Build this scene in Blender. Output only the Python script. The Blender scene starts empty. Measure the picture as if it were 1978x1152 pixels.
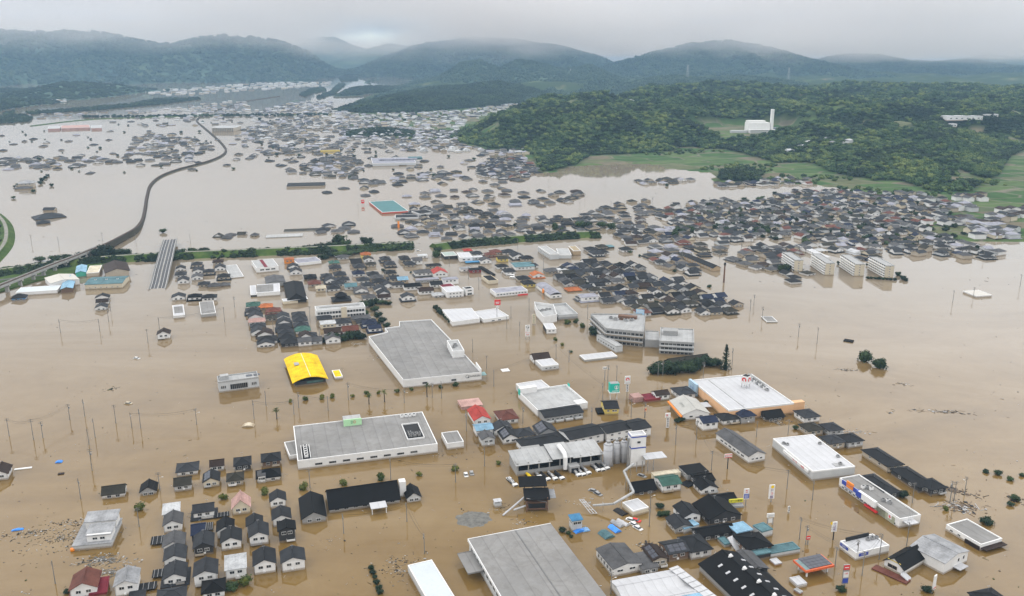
import bpy, math, random
import numpy as np
from mathutils import Vector, Matrix

S = bpy.context.scene
COL = S.collection
R = math.radians

# ------------------------------------------------------------------ camera
FPX, PITCH, CAMH = 1700.0, R(16.0), 180.0        # focal length in photo pixels, downward pitch, height over the water
cam_data = bpy.data.cameras.new('camera')
cam_data.sensor_width = 36.0
cam_data.lens = FPX / 1978.0 * 36.0
cam_data.clip_start = 1.0
cam_data.clip_end = 40000.0
cam = bpy.data.objects.new('camera', cam_data)
COL.objects.link(cam)
cam.location = (0, 0, CAMH)
cam.rotation_euler = (R(90) - PITCH, 0, 0)
S.camera = cam

# ------------------------------------------------------------------ sky, sun, exposure
SUN_EL, SUN_AZ = R(52), R(-60)       # sun azimuth measured from +Y towards +X (behind cloud, upper left)
world = bpy.data.worlds.new('World')
S.world = world
world.use_nodes = True
wn, wl = world.node_tree.nodes, world.node_tree.links
wn.clear()

def N(tree, kind, **kw):
    n = tree.nodes.new(kind)
    for k, v in kw.items():
        if k.startswith('i_'):
            n.inputs[k[2:].replace('_', ' ')].default_value = v
        elif k.startswith('n_'):
            n.inputs[int(k[2:])].default_value = v
        else:
            setattr(n, k, v)
    return n

WT = world.node_tree
out = N(WT, 'ShaderNodeOutputWorld')
sky = N(WT, 'ShaderNodeTexSky', sky_type='NISHITA', sun_disc=False, sun_elevation=SUN_EL, sun_rotation=SUN_AZ,
        altitude=180, air_density=1.0, dust_density=3.0)
bg_sky = N(WT, 'ShaderNodeBackground', i_Strength=0.10)
wl.new(sky.outputs[0], bg_sky.inputs[0])
tc = N(WT, 'ShaderNodeTexCoord')
nrm = N(WT, 'ShaderNodeVectorMath', operation='NORMALIZE'); wl.new(tc.outputs['Generated'], nrm.inputs[0])
sep = N(WT, 'ShaderNodeSeparateXYZ'); wl.new(nrm.outputs[0], sep.inputs[0])

def M_(op, a, b=None, c=None, clamp=False):
    n = N(WT, 'ShaderNodeMath', operation=op, use_clamp=clamp)
    for i, s in enumerate((a, b, c)):
        if s is None: continue
        if isinstance(s, (int, float)): n.inputs[i].default_value = s
        else: wl.new(s, n.inputs[i])
    return n.outputs[0]
zc = M_('MAXIMUM', sep.outputs['Z'], 0.0)
den = M_('ADD', zc, 0.10)
cx = M_('DIVIDE', sep.outputs['X'], den); cy = M_('DIVIDE', sep.outputs['Y'], den)
cmb = N(WT, 'ShaderNodeCombineXYZ'); wl.new(cx, cmb.inputs[0]); wl.new(cy, cmb.inputs[1])
nz = N(WT, 'ShaderNodeTexNoise', i_Scale=0.42, i_Detail=6.0, i_Roughness=0.55, i_Distortion=0.6)
wl.new(cmb.outputs[0], nz.inputs['Vector'])
vary = N(WT, 'ShaderNodeMapRange', n_1=0.36, n_2=0.64, n_3=0.84, n_4=1.14); wl.new(nz.outputs['Fac'], vary.inputs[0])
# overcast deck: brighter overhead than at the horizon (standard overcast sky)
lum = M_('ADD', M_('MULTIPLY_ADD', zc, 2.95, 0.53), M_('MULTIPLY', M_('MULTIPLY', zc, zc), -2.0))
lum = M_('MULTIPLY', lum, vary.outputs[0])
ccol = N(WT, 'ShaderNodeMix', data_type='RGBA'); ccol.inputs[6].default_value = (1.0, 0.965, 0.94, 1); ccol.inputs[7].default_value = (0.98, 0.97, 0.97, 1)
side = N(WT, 'ShaderNodeMapRange', n_1=0.02, n_2=0.5, n_3=0.0, n_4=1.0); wl.new(M_('MAXIMUM', sep.outputs['X'], M_('MULTIPLY', sep.outputs['X'], -0.62)), side.inputs[0])
wl.new(side.outputs[0], ccol.inputs[0])
sidef = M_('MULTIPLY_ADD', side.outputs[0], M_('MULTIPLY_ADD', M_('MINIMUM', zc, 0.35), 3.7, 0.20), 1.0)
lum = M_('MULTIPLY', lum, sidef)
# the cloud deck thins to a pale cream break over the far valley
gapv = N(WT, 'ShaderNodeVectorMath', operation='SUBTRACT'); gapv.inputs[1].default_value = (-0.155, 0.98, 0.0065); wl.new(nrm.outputs[0], gapv.inputs[0])
gaps = N(WT, 'ShaderNodeVectorMath', operation='MULTIPLY'); gaps.inputs[1].default_value = (17, 0, 95); wl.new(gapv.outputs[0], gaps.inputs[0])
gn = N(WT, 'ShaderNodeTexNoise', i_Scale=38.0, i_Detail=4.0); wl.new(nrm.outputs[0], gn.inputs['Vector'])
gl = N(WT, 'ShaderNodeVectorMath', operation='LENGTH'); wl.new(gaps.outputs[0], gl.inputs[0])
gd = M_('ADD', gl.outputs['Value'], M_('MULTIPLY_ADD', gn.outputs['Fac'], 1.6, -0.8))
gm = N(WT, 'ShaderNodeMapRange', interpolation_type='SMOOTHSTEP', n_1=0.35, n_2=1.5, n_3=1.0, n_4=0.0); wl.new(gd, gm.inputs[0])
gcol = N(WT, 'ShaderNodeMix', data_type='RGBA'); gcol.inputs[7].default_value = (1.0, 0.95, 0.80, 1)
wl.new(gm.outputs[0], gcol.inputs[0]); wl.new(ccol.outputs[2], gcol.inputs[6])
lum = M_('MULTIPLY_ADD', gm.outputs[0], 0.8, lum)
bg_cloud = N(WT, 'ShaderNodeBackground')
wl.new(gcol.outputs[2], bg_cloud.inputs[0]); wl.new(lum, bg_cloud.inputs[1])
mixw = N(WT, 'ShaderNodeMixShader'); mixw.inputs[0].default_value = 0.95
wl.new(bg_sky.outputs[0], mixw.inputs[1]); wl.new(bg_cloud.outputs[0], mixw.inputs[2]); wl.new(mixw.outputs[0], out.inputs[0])

sun_data = bpy.data.lights.new('sun', 'SUN')
sun_data.energy = 0.6
sun_data.angle = R(25)
sun_data.color = (1.0, 0.97, 0.92)
sun = bpy.data.objects.new('sun', sun_data)
COL.objects.link(sun)
sd_ = Vector((math.sin(SUN_AZ) * math.cos(SUN_EL), math.cos(SUN_AZ) * math.cos(SUN_EL), math.sin(SUN_EL)))
sun.rotation_euler = sd_.to_track_quat('Z', 'Y').to_euler()
sun.location = (0, 0, 400)

S.view_settings.view_transform = 'Standard'
S.view_settings.look = 'None'
S.view_settings.exposure = -0.28
S.view_settings.gamma = 1.0
S.view_settings.use_curve_mapping = False
S.render.engine = 'CYCLES'
S.cycles.max_bounces = 8
S.cycles.diffuse_bounces = 2
S.cycles.glossy_bounces = 3
S.cycles.transmission_bounces = 2
S.cycles.volume_bounces = 4
S.cycles.volume_step_rate = 0.35
S.cycles.volume_max_steps = 128
S.cycles.transparent_max_bounces = 8
S.cycles.use_denoising = True
S.cycles.sample_clamp_indirect = 6.0

# ------------------------------------------------------------------ geometry helpers
def ray(px, py):
    u = (px - 989.0) / FPX; v = (py - 576.0) / FPX
    return u, math.cos(PITCH) - v * math.sin(PITCH), -math.sin(PITCH) - v * math.cos(PITCH)
def P(px, py, z=0.0):
    """ground position (at height z over the water) of what stands at a photo pixel"""
    x, y, zz = ray(px, py)
    t = (CAMH - z) / -zz
    return (x * t, y * t)
def PD(px, py, D):
    """point at forward distance D on the ray of a photo pixel"""
    x, y, zz = ray(px, py)
    t = D / y
    return (x * t, D, CAMH + zz * t)

def set_props(o, label=None, cat=None, group=None, kind=None):
    if label: o['label'] = label
    if cat: o['category'] = cat
    if group: o['group'] = group
    if kind: o['kind'] = kind
    return o
def empty(name, loc, yaw, label, cat, group=None):
    o = bpy.data.objects.new(name, None)
    o.empty_display_size = 1.0
    COL.objects.link(o)
    o.location = loc; o.rotation_euler = (0, 0, yaw)
    return set_props(o, label, cat, group)

class MB:
    """collects faces (with a material slot index) into one mesh"""
    def __init__(s): s.v = []; s.f = []; s.m = []
    def face(s, pts, m=0):
        i = len(s.v); s.v += [tuple(p) for p in pts]; s.f.append(tuple(range(i, i + len(pts)))); s.m.append(m)
    def box(s, cx, cy, z0, z1, w, d, yaw=0.0, m=0, mt=None):
        c, sn = math.cos(yaw), math.sin(yaw)
        q = [(cx + a * c - b * sn, cy + a * sn + b * c) for a, b in ((-w/2, -d/2), (w/2, -d/2), (w/2, d/2), (-w/2, d/2))]
        s.prism(q, z0, z1, m, mt)
    def prism(s, q, z0, z1, m=0, mt=None, bottom=True):
        n = len(q); i = len(s.v)
        s.v += [(p[0], p[1], z0) for p in q] + [(p[0], p[1], z1) for p in q]
        for k in range(n):
            s.f.append((i + k, i + (k + 1) % n, i + n + (k + 1) % n, i + n + k)); s.m.append(m)
        s.f.append(tuple(range(i + n, i + 2 * n))); s.m.append(m if mt is None else mt)
        if bottom: s.f.append(tuple(range(i + n - 1, i - 1, -1))); s.m.append(m)
    def tube(s, pts, r, n=6, m=0, r1=None, cap=True):
        pts = [Vector(p) for p in pts]; rings = []
        for k, p in enumerate(pts):
            d = (pts[min(k + 1, len(pts) - 1)] - pts[max(k - 1, 0)]).normalized()
            a = d.cross(Vector((0, 0, 1)))
            if a.length < 1e-3: a = Vector((1, 0, 0))
            a.normalize(); b = d.cross(a)
            rr = r if r1 is None else r + (r1 - r) * k / (len(pts) - 1)
            i = len(s.v)
            s.v += [tuple(p + (a * math.cos(t) + b * math.sin(t)) * rr) for t in (2 * math.pi * j / n for j in range(n))]
            rings.append(i)
        for A, B in zip(rings, rings[1:]):
            for j in range(n):
                s.f.append((A + j, A + (j + 1) % n, B + (j + 1) % n, B + j)); s.m.append(m)
        if cap:
            s.f.append(tuple(range(rings[0] + n - 1, rings[0] - 1, -1))); s.m.append(m)
            s.f.append(tuple(range(rings[-1], rings[-1] + n))); s.m.append(m)
    def mesh(s, name, mats, smooth=False):
        me = bpy.data.meshes.new(name)
        me.from_pydata(s.v, [], s.f)
        for m in (mats if isinstance(mats, (list, tuple)) else [mats]): me.materials.append(m)
        me.polygons.foreach_set('material_index', s.m)
        if smooth: me.polygons.foreach_set('use_smooth', [True] * len(s.f))
        me.update()
        return me
    def build(s, name, mats, parent=None, smooth=False):
        return place(s.mesh(name, mats, smooth), name, parent)
def place(me, name, parent=None, loc=None, yaw=None, mats=None):
    o = bpy.data.objects.new(name, me)
    COL.objects.link(o)
    if parent is not None: o.parent = parent
    if loc is not None: o.location = loc
    if yaw is not None: o.rotation_euler = (0, 0, yaw)
    if mats:
        for i, m in enumerate(mats):
            o.material_slots[i].link = 'OBJECT'; o.material_slots[i].material = m
    return o

# ---- numpy noise
_rng = np.random.default_rng(7)
_perm = np.concatenate([_rng.permutation(256)] * 2)
_grad = np.stack([np.cos(np.arange(256) * 2 * np.pi / 256), np.sin(np.arange(256) * 2 * np.pi / 256)], 1)
def noise2(x, y):
    xi = np.floor(x).astype(int); yi = np.floor(y).astype(int); xf = x - xi; yf = y - yi
    u = xf**3 * (xf * (xf * 6 - 15) + 10); v = yf**3 * (yf * (yf * 6 - 15) + 10)
    def g(ix, iy, dx, dy):
        h = _perm[(_perm[ix & 255] + iy) & 255]
        return _grad[h, 0] * dx + _grad[h, 1] * dy
    a = g(xi, yi, xf, yf); b = g(xi + 1, yi, xf - 1, yf); c = g(xi, yi + 1, xf, yf - 1); d = g(xi + 1, yi + 1, xf - 1, yf - 1)
    return (a + u * (b - a)) * (1 - v) + (c + u * (d - c)) * v
def fbm(x, y, o=4):
    r = 0; a = 1.0; t = 0
    for k in range(o):
        r = r + a * noise2(x * 2**k + 13.7 * k, y * 2**k + 7.1 * k); t += a; a *= 0.5
    return r / t * 1.4          # about -1..1
def sstep(t):
    t = np.clip(t, 0, 1); return t * t * (3 - 2 * t)
def sdist(poly, X, Y):
    """signed distance to polygon, positive inside"""
    q = np.asarray(poly, float); n = len(q)
    d2 = np.full(X.shape, 1e18); ins = np.zeros(X.shape, bool)
    for i in range(n):
        ax, ay = q[i]; bx, by = q[(i + 1) % n]
        ex, ey = bx - ax, by - ay; L = ex * ex + ey * ey + 1e-9
        t = np.clip(((X - ax) * ex + (Y - ay) * ey) / L, 0, 1)
        d2 = np.minimum(d2, (X - ax - t * ex)**2 + (Y - ay - t * ey)**2)
        if ay != by:
            c = ((ay > Y) != (by > Y)) & (X < (bx - ax) * (Y - ay) / (by - ay) + ax)
            ins ^= c
    return np.where(ins, 1, -1) * np.sqrt(d2)

# ------------------------------------------------------------------ materials
def new_mat(name):
    m = bpy.data.materials.new(name); m.use_nodes = True
    t = m.node_tree; b = t.nodes['Principled BSDF']
    return m, t, b
def link(t, a, b): t.links.new(a, b)
def ramp(t, fac, stops):
    r = t.nodes.new('ShaderNodeValToRGB'); e = r.color_ramp.elements
    while len(e) > 1: e.remove(e[0])
    e[0].position = stops[0][0]; e[0].color = (*stops[0][1], 1)
    for p, c in stops[1:]:
        k = e.new(p); k.color = (*c, 1)
    t.links.new(fac, r.inputs[0]); return r.outputs[0]
def mixc(t, fac, a, b, mode='MIX'):
    n = t.nodes.new('ShaderNodeMix'); n.data_type = 'RGBA'; n.blend_type = mode
    for i, s in ((0, fac), (6, a), (7, b)):
        if isinstance(s, (int, float)): n.inputs[i].default_value = s
        elif isinstance(s, tuple): n.inputs[i].default_value = (*s, 1)
        else: t.links.new(s, n.inputs[i])
    return n.outputs[2]
_mc = {}
def mat(name, col, rough=0.7, var=0.12, grime=0.25, scale=0.35, rand=0.12, ribs=0.0, rib_axis='X', spec=0.4, metal=0.0, bump=0.0, mud=0.0, pond=0.0):
    """painted / rendered / metal surface: broad tone variation, grime streaks, per-object tone, optional seams"""
    if name in _mc: return _mc[name]
    m, t, b = new_mat(name)
    co = N(t, 'ShaderNodeTexCoord'); ob = co.outputs['Object']
    n1 = N(t, 'ShaderNodeTexNoise', i_Scale=scale, i_Detail=5.0, i_Roughness=0.6); link(t, ob, n1.inputs['Vector'])
    n2 = N(t, 'ShaderNodeTexNoise', i_Scale=scale * 7, i_Detail=4.0, i_Roughness=0.65); link(t, ob, n2.inputs['Vector'])
    lo = tuple(c * (1 - var * 1.6) for c in col); hi = tuple(min(0.9, c * (1 + var)) for c in col)
    c1 = ramp(t, n1.outputs['Fac'], [(0.30, lo), (0.52, col), (0.72, hi)])
    g = ramp(t, n2.outputs['Fac'], [(0.45, (1, 1, 1)), (0.75, (1 - grime,) * 2 + (1 - grime * 1.1,))])
    c2 = mixc(t, 1.0, c1, g, 'MULTIPLY')
    if ribs:
        w = N(t, 'ShaderNodeTexWave', bands_direction=rib_axis, i_Scale=ribs, i_Distortion=0.0); w.wave_profile = 'SAW'
        link(t, ob, w.inputs['Vector'])
        seam = ramp(t, w.outputs['Fac'], [(0.0, (0.72, 0.72, 0.72)), (0.10, (1, 1, 1)), (1.0, (0.94, 0.94, 0.94))])
        c2 = mixc(t, 1.0, c2, seam, 'MULTIPLY')
    if pond:                                       # dried ponding stains on flat roofs
        n3 = N(t, 'ShaderNodeTexNoise', i_Scale=0.09, i_Detail=6.0, i_Roughness=0.7, i_Distortion=0.8); link(t, ob, n3.inputs['Vector'])
        c2 = mixc(t, pond, c2, mixc(t, 1.0, c2, ramp(t, n3.outputs['Fac'], [(0.38, (1.06,) * 3), (0.50, (.96, .95, .93)), (0.56, (.74, .72, .69)), (0.62, (.92, .91, .90))]), 'MULTIPLY'))
    if mud:                                        # flood silt left on the wall just over the water
        sz = N(t, 'ShaderNodeSeparateXYZ'); link(t, ob, sz.inputs[0])
        hz = N(t, 'ShaderNodeMath', operation='MULTIPLY_ADD'); hz.inputs[1].default_value = -1.1; link(t, n2.outputs['Fac'], hz.inputs[0]); link(t, sz.outputs['Z'], hz.inputs[2])
        c2 = mixc(t, ramp(t, hz.outputs[0], [(0.0, (mud,) * 3), (0.42, (0, 0, 0))]), c2, (0.20, 0.145, 0.085))
    if rand:
        oi = N(t, 'ShaderNodeObjectInfo')
        rr = ramp(t, oi.outputs['Random'], [(0.0, (1 - rand,) * 3), (1.0, (1 + rand,) * 3)])
        c2 = mixc(t, 1.0, c2, rr, 'MULTIPLY')
    link(t, c2, b.inputs['Base Color'])
    b.inputs['Roughness'].default_value = rough; b.inputs['Specular IOR Level'].default_value = spec
    b.inputs['Metallic'].default_value = metal
    if bump:
        bp = N(t, 'ShaderNodeBump', i_Strength=bump, i_Distance=0.1); link(t, n2.outputs['Fac'], bp.inputs['Height']); link(t, bp.outputs[0], b.inputs['Normal'])
    _mc[name] = m
    return m
# ================================================================== WATER
def make_water():
    m, t, b = new_mat('muddy_flood_water')
    g = N(t, 'ShaderNodeNewGeometry'); pos = g.outputs['Position']
    mp = N(t, 'ShaderNodeMapping'); mp.inputs['Rotation'].default_value = (0, 0, R(-35)); mp.inputs['Scale'].default_value = (0.0035, 0.011, 0.01); link(t, pos, mp.inputs[0])
    n1 = N(t, 'ShaderNodeTexNoise', i_Scale=1.0, i_Detail=8.0, i_Roughness=0.66, i_Distortion=2.0); link(t, mp.outputs[0], n1.inputs['Vector'])
    n2 = N(t, 'ShaderNodeTexNoise', i_Scale=0.05, i_Detail=6.0, i_Roughness=0.7, i_Distortion=0.8); link(t, pos, n2.inputs['Vector'])
    c = ramp(t, n1.outputs['Fac'], [(0.28, (0.092, 0.053, 0.011)), (0.5, (0.146, 0.088, 0.022)), (0.72, (0.192, 0.128, 0.048))])
    c = mixc(t, 0.30, c, ramp(t, n2.outputs['Fac'], [(0.3, (0.110, 0.064, 0.018)), (0.7, (0.205, 0.140, 0.066))]))
    # the water colour turns greyer with distance
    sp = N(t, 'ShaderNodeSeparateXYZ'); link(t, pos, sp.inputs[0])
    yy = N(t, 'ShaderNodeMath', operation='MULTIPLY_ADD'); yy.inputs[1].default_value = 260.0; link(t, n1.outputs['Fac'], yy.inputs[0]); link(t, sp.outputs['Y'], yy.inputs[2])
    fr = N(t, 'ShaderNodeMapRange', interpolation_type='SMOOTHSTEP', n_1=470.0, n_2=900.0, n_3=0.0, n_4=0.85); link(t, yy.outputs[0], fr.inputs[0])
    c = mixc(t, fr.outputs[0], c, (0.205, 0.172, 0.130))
    link(t, c, b.inputs['Base Color'])
    b.inputs['IOR'].default_value = 1.43
    b.inputs['Roughness'].default_value = 0.05
    rr = N(t, 'ShaderNodeMapRange', n_1=0.35, n_2=0.7, n_3=0.0, n_4=0.07); link(t, n1.outputs['Fac'], rr.inputs[0]); link(t, rr.outputs[0], b.inputs['Roughness'])
    n3 = N(t, 'ShaderNodeTexNoise', i_Scale=0.9, i_Detail=3.0, i_Roughness=0.6); link(t, pos, n3.inputs['Vector'])
    bp = N(t, 'ShaderNodeBump', i_Strength=0.05, i_Distance=0.08); rs = N(t, 'ShaderNodeMapRange', n_1=0.40, n_2=0.66, n_3=0.01, n_4=0.08); link(t, n2.outputs['Fac'], rs.inputs[0]); link(t, rs.outputs[0], bp.inputs['Strength']); link(t, n3.outputs['Fac'], bp.inputs['Height']); link(t, bp.outputs[0], b.inputs['Normal'])
    mb = MB(); mb.face([(-7900, -700, 0), (7900, -700, 0), (7900, 11800, 0), (-7900, 11800, 0)])
    o = mb.build('water', m)
    set_props(o, 'brown flood water covering the whole plain', 'water', None, 'structure')
make_water()

# ================================================================== MOUNTAINS
def forest_mat(name, a, b_, c_, s1, s2, bump=0.6, dist=6.0):
    m, t, b = new_mat(name)
    g = N(t, 'ShaderNodeNewGeometry'); pos = g.outputs['Position']
    n1 = N(t, 'ShaderNodeTexNoise', i_Scale=s1, i_Detail=5.0, i_Roughness=0.6); link(t, pos, n1.inputs['Vector'])
    n2 = N(t, 'ShaderNodeTexNoise', i_Scale=s2, i_Detail=4.0, i_Roughness=0.7); link(t, pos, n2.inputs['Vector'])
    c1 = ramp(t, n1.outputs['Fac'], [(0.3, a), (0.5, b_), (0.72, c_)])
    c2 = mixc(t, 0.7, c1, ramp(t, n2.outputs['Fac'], [(0.3, (0.35,) * 3), (0.65, (1.35,) * 3)]), 'MULTIPLY')
    link(t, c2, b.inputs['Base Color'])
    b.inputs['Roughness'].default_value = 0.95; b.inputs['Specular IOR Level'].default_value = 0.1
    bp = N(t, 'ShaderNodeBump', i_Strength=bump, i_Distance=dist); link(t, n2.outputs['Fac'], bp.inputs['Height']); link(t, bp.outputs[0], b.inputs['Normal'])
    return m
M_FAR = forest_mat('mountain_forest', (0.020, 0.040, 0.036), (0.042, 0.075, 0.055), (0.080, 0.115, 0.070), 0.0045, 0.035)

def ridge(label, crest, D, Wf, Wb, seed, rough=0.10, nx=260, nt=30, mat_=None, kind_name='mountain'):
    pts = sorted(PD(px, py, D) for px, py in crest)
    cx = np.array([p[0] for p in pts]); cz = np.array([p[2] for p in pts])
    xs = np.linspace(cx[0], cx[-1], nx)
    z = np.interp(xs, cx, cz)
    k = np.ones(3) / 3.0
    z = np.convolve(np.pad(z, 1, mode='edge'), k, mode='valid')
    z = z * (1 + rough * 0.7 * fbm(xs / 260.0 + seed * 3.1, xs * 0 + seed, 4)) + np.minimum(z * .16, rough * 230) * fbm(xs / 300.0 + seed, xs * 0 + seed * 2, 6)
    ends = sstep(np.minimum((xs - xs[0]), (xs[-1] - xs)) / (0.06 * (xs[-1] - xs[0])))
    z = z * (0.05 + 0.95 * ends)
    ts = np.concatenate([np.linspace(-1.6, 0, nt), np.linspace(0, 1, 9)[1:]])
    V = []
    for t in ts:
        w = Wf if t < 0 else Wb
        y = D + t * w + fbm(xs / 900 + seed, xs * 0 + 5.0, 2) * 0.12 * w * (1 if t < 0 else 0)
        spur = 1 + 0.85 * fbm(xs / 420 + seed * 1.7 + t * 0.35, xs * 0 + t * 0.6 + seed, 3)
        te = np.abs(t) * (np.clip(spur, 0.55, 1.8) if t < 0 else 1.0)
        prof = np.clip(1 - te, 0, 1)
        prof = prof**1.15
        h = z * prof + (rough * 130 * fbm(xs / 210 + seed, y / 260, 5) + z * 0.34 * (0.30 - np.abs(fbm(xs / 300 + seed * 2.3 + 0.25 * fbm(xs / 150, y / 200, 2), xs * 0 + t * 0.7, 3)))) * np.sin(np.pi * np.clip(te, 0, 1)) - 2.0 * (prof < 0.01)
        V.append(np.stack([xs, np.full(nx, 1.0) * y, np.maximum(h, -1.9) - 0.05], 1))
    V = np.concatenate(V)
    F = [(j * nx + i, j * nx + i + 1, (j + 1) * nx + i + 1, (j + 1) * nx + i) for j in range(len(ts) - 1) for i in range(nx - 1)]
    me = bpy.data.meshes.new(kind_name); me.from_pydata(V.tolist(), [], F); me.materials.append(mat_ or M_FAR)
    me.polygons.foreach_set('use_smooth', [True] * len(F)); me.update()
    o = place(me, kind_name)
    set_props(o, label, kind_name, None, 'structure')
    return V, len(ts), nx

V_M1 = ridge('cloud-topped mountain filling the left skyline', [(-700, 90), (-300, 60), (0, 62), (120, 60), (200, 66), (300, 82), (360, 84), (430, 68), (475, 70), (540, 82), (585, 96), (615, 112), (645, 136), (665, 150)], 5700, 1250, 900, 1, 0.10)
ridge('palest mountain closing the far valley, left of the cloud break', [(480, 95), (540, 78), (600, 72), (645, 72), (670, 82), (700, 92), (740, 100), (800, 128)], 9600, 1500, 700, 2)
ridge('pale mountain behind the narrow river at the valley mouth', [(600, 128), (680, 108), (720, 92), (757, 83), (800, 90), (860, 110), (900, 135)], 8600, 1500, 700, 3)
V_M4 = ridge('broad blue mountain right of the river mouth, its top in cloud', [(690, 142), (715, 128), (745, 110), (785, 96), (830, 84), (880, 76), (950, 74), (1010, 80), (1090, 92), (1150, 108), (1190, 128), (1230, 142)], 7200, 1700, 900, 4, 0.10)
V_M5 = ridge('round-topped blue mountain behind the wooded hills on the right', [(1120, 148), (1180, 126), (1240, 110), (1290, 96), (1340, 84), (1400, 82), (1450, 86), (1500, 96), (1540, 112), (1590, 140), (1650, 165), (1700, 175)], 5800, 1700, 800, 5, 0.10)
V_M6 = ridge('hazy double-topped mountain at the right edge', [(1520, 140), (1600, 112), (1680, 104), (1720, 118), (1770, 120), (1820, 122), (1865, 116), (1910, 138), (1950, 156), (2050, 172), (2300, 168)], 6900, 1500, 800, 6, 0.10)
ridge('palest mountain at the far right edge', [(1780, 130), (1900, 104), (2000, 112), (2150, 90), (2400, 100), (2700, 130)], 9300, 1500, 700, 7)
V_L4 = ridge('dark wooded hill with pylons left of the round mountain', [(690, 192), (750, 178), (800, 160), (850, 150), (893, 122), (928, 115), (962, 130), (1000, 116), (1040, 122), (1090, 134), (1140, 126), (1165, 138), (1210, 156), (1280, 168), (1350, 185)], 4300, 1150, 700, 8, 0.16, kind_name='hill')
V_L6 = ridge('middle wooded hill below the round mountain', [(1130, 190), (1200, 168), (1270, 150), (1310, 146), (1370, 154), (1420, 148), (1480, 150), (1540, 162), (1620, 176), (1690, 186), (1740, 200)], 3600, 800, 500, 9, 0.18, kind_name='hill')
V_L8 = ridge('long wooded hill sloping down behind the white factories', [(1440, 195), (1520, 180), (1600, 166), (1640, 164), (1700, 176), (1760, 190), (1800, 199), (1870, 205), (1940, 214), (2050, 222), (2200, 228)], 3100, 700, 400, 10, 0.18, kind_name='hill')
ridge('low hazy hill line behind the white factories', [(1480, 182), (1560, 178), (1640, 172), (1740, 176), (1820, 170), (1900, 178), (1990, 184), (2150, 178), (2400, 186)], 5000, 900, 500, 14, 0.14, kind_name='hill')
ridge('bare sandy scar on the hillside at the right edge', [(1856, 206), (1872, 192), (1890, 186), (1912, 184), (1932, 192), (1948, 206)], 4550, 160, 120, 15, 0.05, nx=40, nt=8, mat_=mat('bare_sand', (.34, .25, .16), .95, .2, .3, .02, 0), kind_name='bare_slope')
V_L9 = ridge('low dark hill in front of the left mountain', [(-300, 178), (-80, 172), (0, 178), (50, 176), (85, 170), (120, 160), (165, 160), (205, 167), (240, 176), (268, 188), (290, 194)], 3500, 420, 400, 11, 0.15, kind_name='hill')
V_L9b = ridge('small dark wooded knoll at the left edge', [(-220, 205), (-60, 190), (0, 196), (22, 198), (45, 206), (62, 212)], 2750, 260, 260, 12, 0.12, kind_name='hill')
V_L10 = ridge('dark wooded foothill beside the flooded river', [(652, 186), (680, 172), (715, 168), (735, 172), (770, 180), (810, 178), (850, 186), (880, 190)], 3700, 350, 350, 13, 0.12, kind_name='hill')

# ================================================================== LAND ON THE RIGHT
LAND = [P(*q) for q in [(640, 216), (690, 222), (700, 238), (760, 242), (840, 250), (885, 277), (960, 292), (1010, 300), (1035, 318), (1045, 337),
        (1080, 330), (1110, 322), (1180, 318), (1250, 316), (1300, 327), (1370, 334), (1385, 353), (1440, 352), (1500, 357), (1560, 356), (1610, 362),
        (1650, 368), (1700, 376), (1760, 388), (1800, 402), (1830, 425), (1790, 432), (1770, 444), (1850, 466), (1978, 470), (2400, 468)]] + [(3800, 900), (3800, 5300), (900, 5300), (300, 4300), (-560, 4300)]
FOREST = [P(*q) for q in [(890, 276), (960, 290), (1030, 300), (1045, 334), (1080, 328), (1110, 320), (1140, 302), (1240, 299), (1330, 292), (1400, 292), (1440, 302), (1500, 318),
        (1560, 318), (1610, 336), (1660, 350), (1740, 352), (1800, 372), (1870, 374), (1925, 345), (1945, 312), (1978, 292), (2150, 262), (2300, 225)]] + [(2600, 3000), (900, 3050), (450, 2900), P(1120, 216), P(1010, 228), P(930, 244), P(885, 255), P(868, 266)]
CLUMP = [P(*q) for q in [(1388, 350), (1465, 352), (1470, 338), (1440, 330), (1395, 336)]]
COPSE = [P(*q) for q in [(668, 266), (740, 266), (798, 268), (800, 256), (750, 251), (690, 254), (672, 258)]]
FOOT = [P(*q) for q in [(642, 216), (700, 219), (790, 220), (860, 216), (900, 212), (980, 206), (1040, 196), (1100, 190), (1000, 182), (800, 184), (700, 196)]]
PLANT = [P(*q, 20) for q in [(1310, 252), (1400, 263), (1470, 266), (1530, 264), (1548, 254), (1530, 244), (1440, 241), (1330, 244)]]
def height(X, Y):
    h = np.where(sdist(LAND, X, Y) > 0, 1, -1) * 0.0
    sd = sdist(LAND, X, Y)
    h = np.where(sd > 0, 0.5 + 3.0 * sstep(sd / 260), -0.35 + np.maximum(sd, -40) * 0.03)
    n = fbm(X / 260, Y / 330, 4); n2 = 0.55 - 2.2 * np.abs(fbm(X / 190 + 9, Y / 230, 4))
    amp = 22 + 36 * sstep((Y - 1250) / 800)
    f = sstep(sdist(FOREST, X, Y) / 130)
    h = h + f * amp * np.clip(0.70 + 0.75 * n + 0.55 * n2, 0.08, 1.7)
    h = h + sstep((Y - 3100) / 500) * sstep(sd / 300) * np.clip(26 + 40 * n, 4, 90)
    h = h + sstep(sdist(FOOT, X, Y) / 160) * (24 + 16 * n)
    h = h + sstep(sdist(COPSE, X, Y) / 50) * 6
    h = h + sstep(sdist(CLUMP, X, Y) / 40) * 6
    p = sstep((sdist(PLANT, X, Y) + 25) / 40)
    return h * (1 - p) + p * 20.0
def clearing(X, Y): return fbm(X / 75 + 3, Y / 95, 3)
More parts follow.
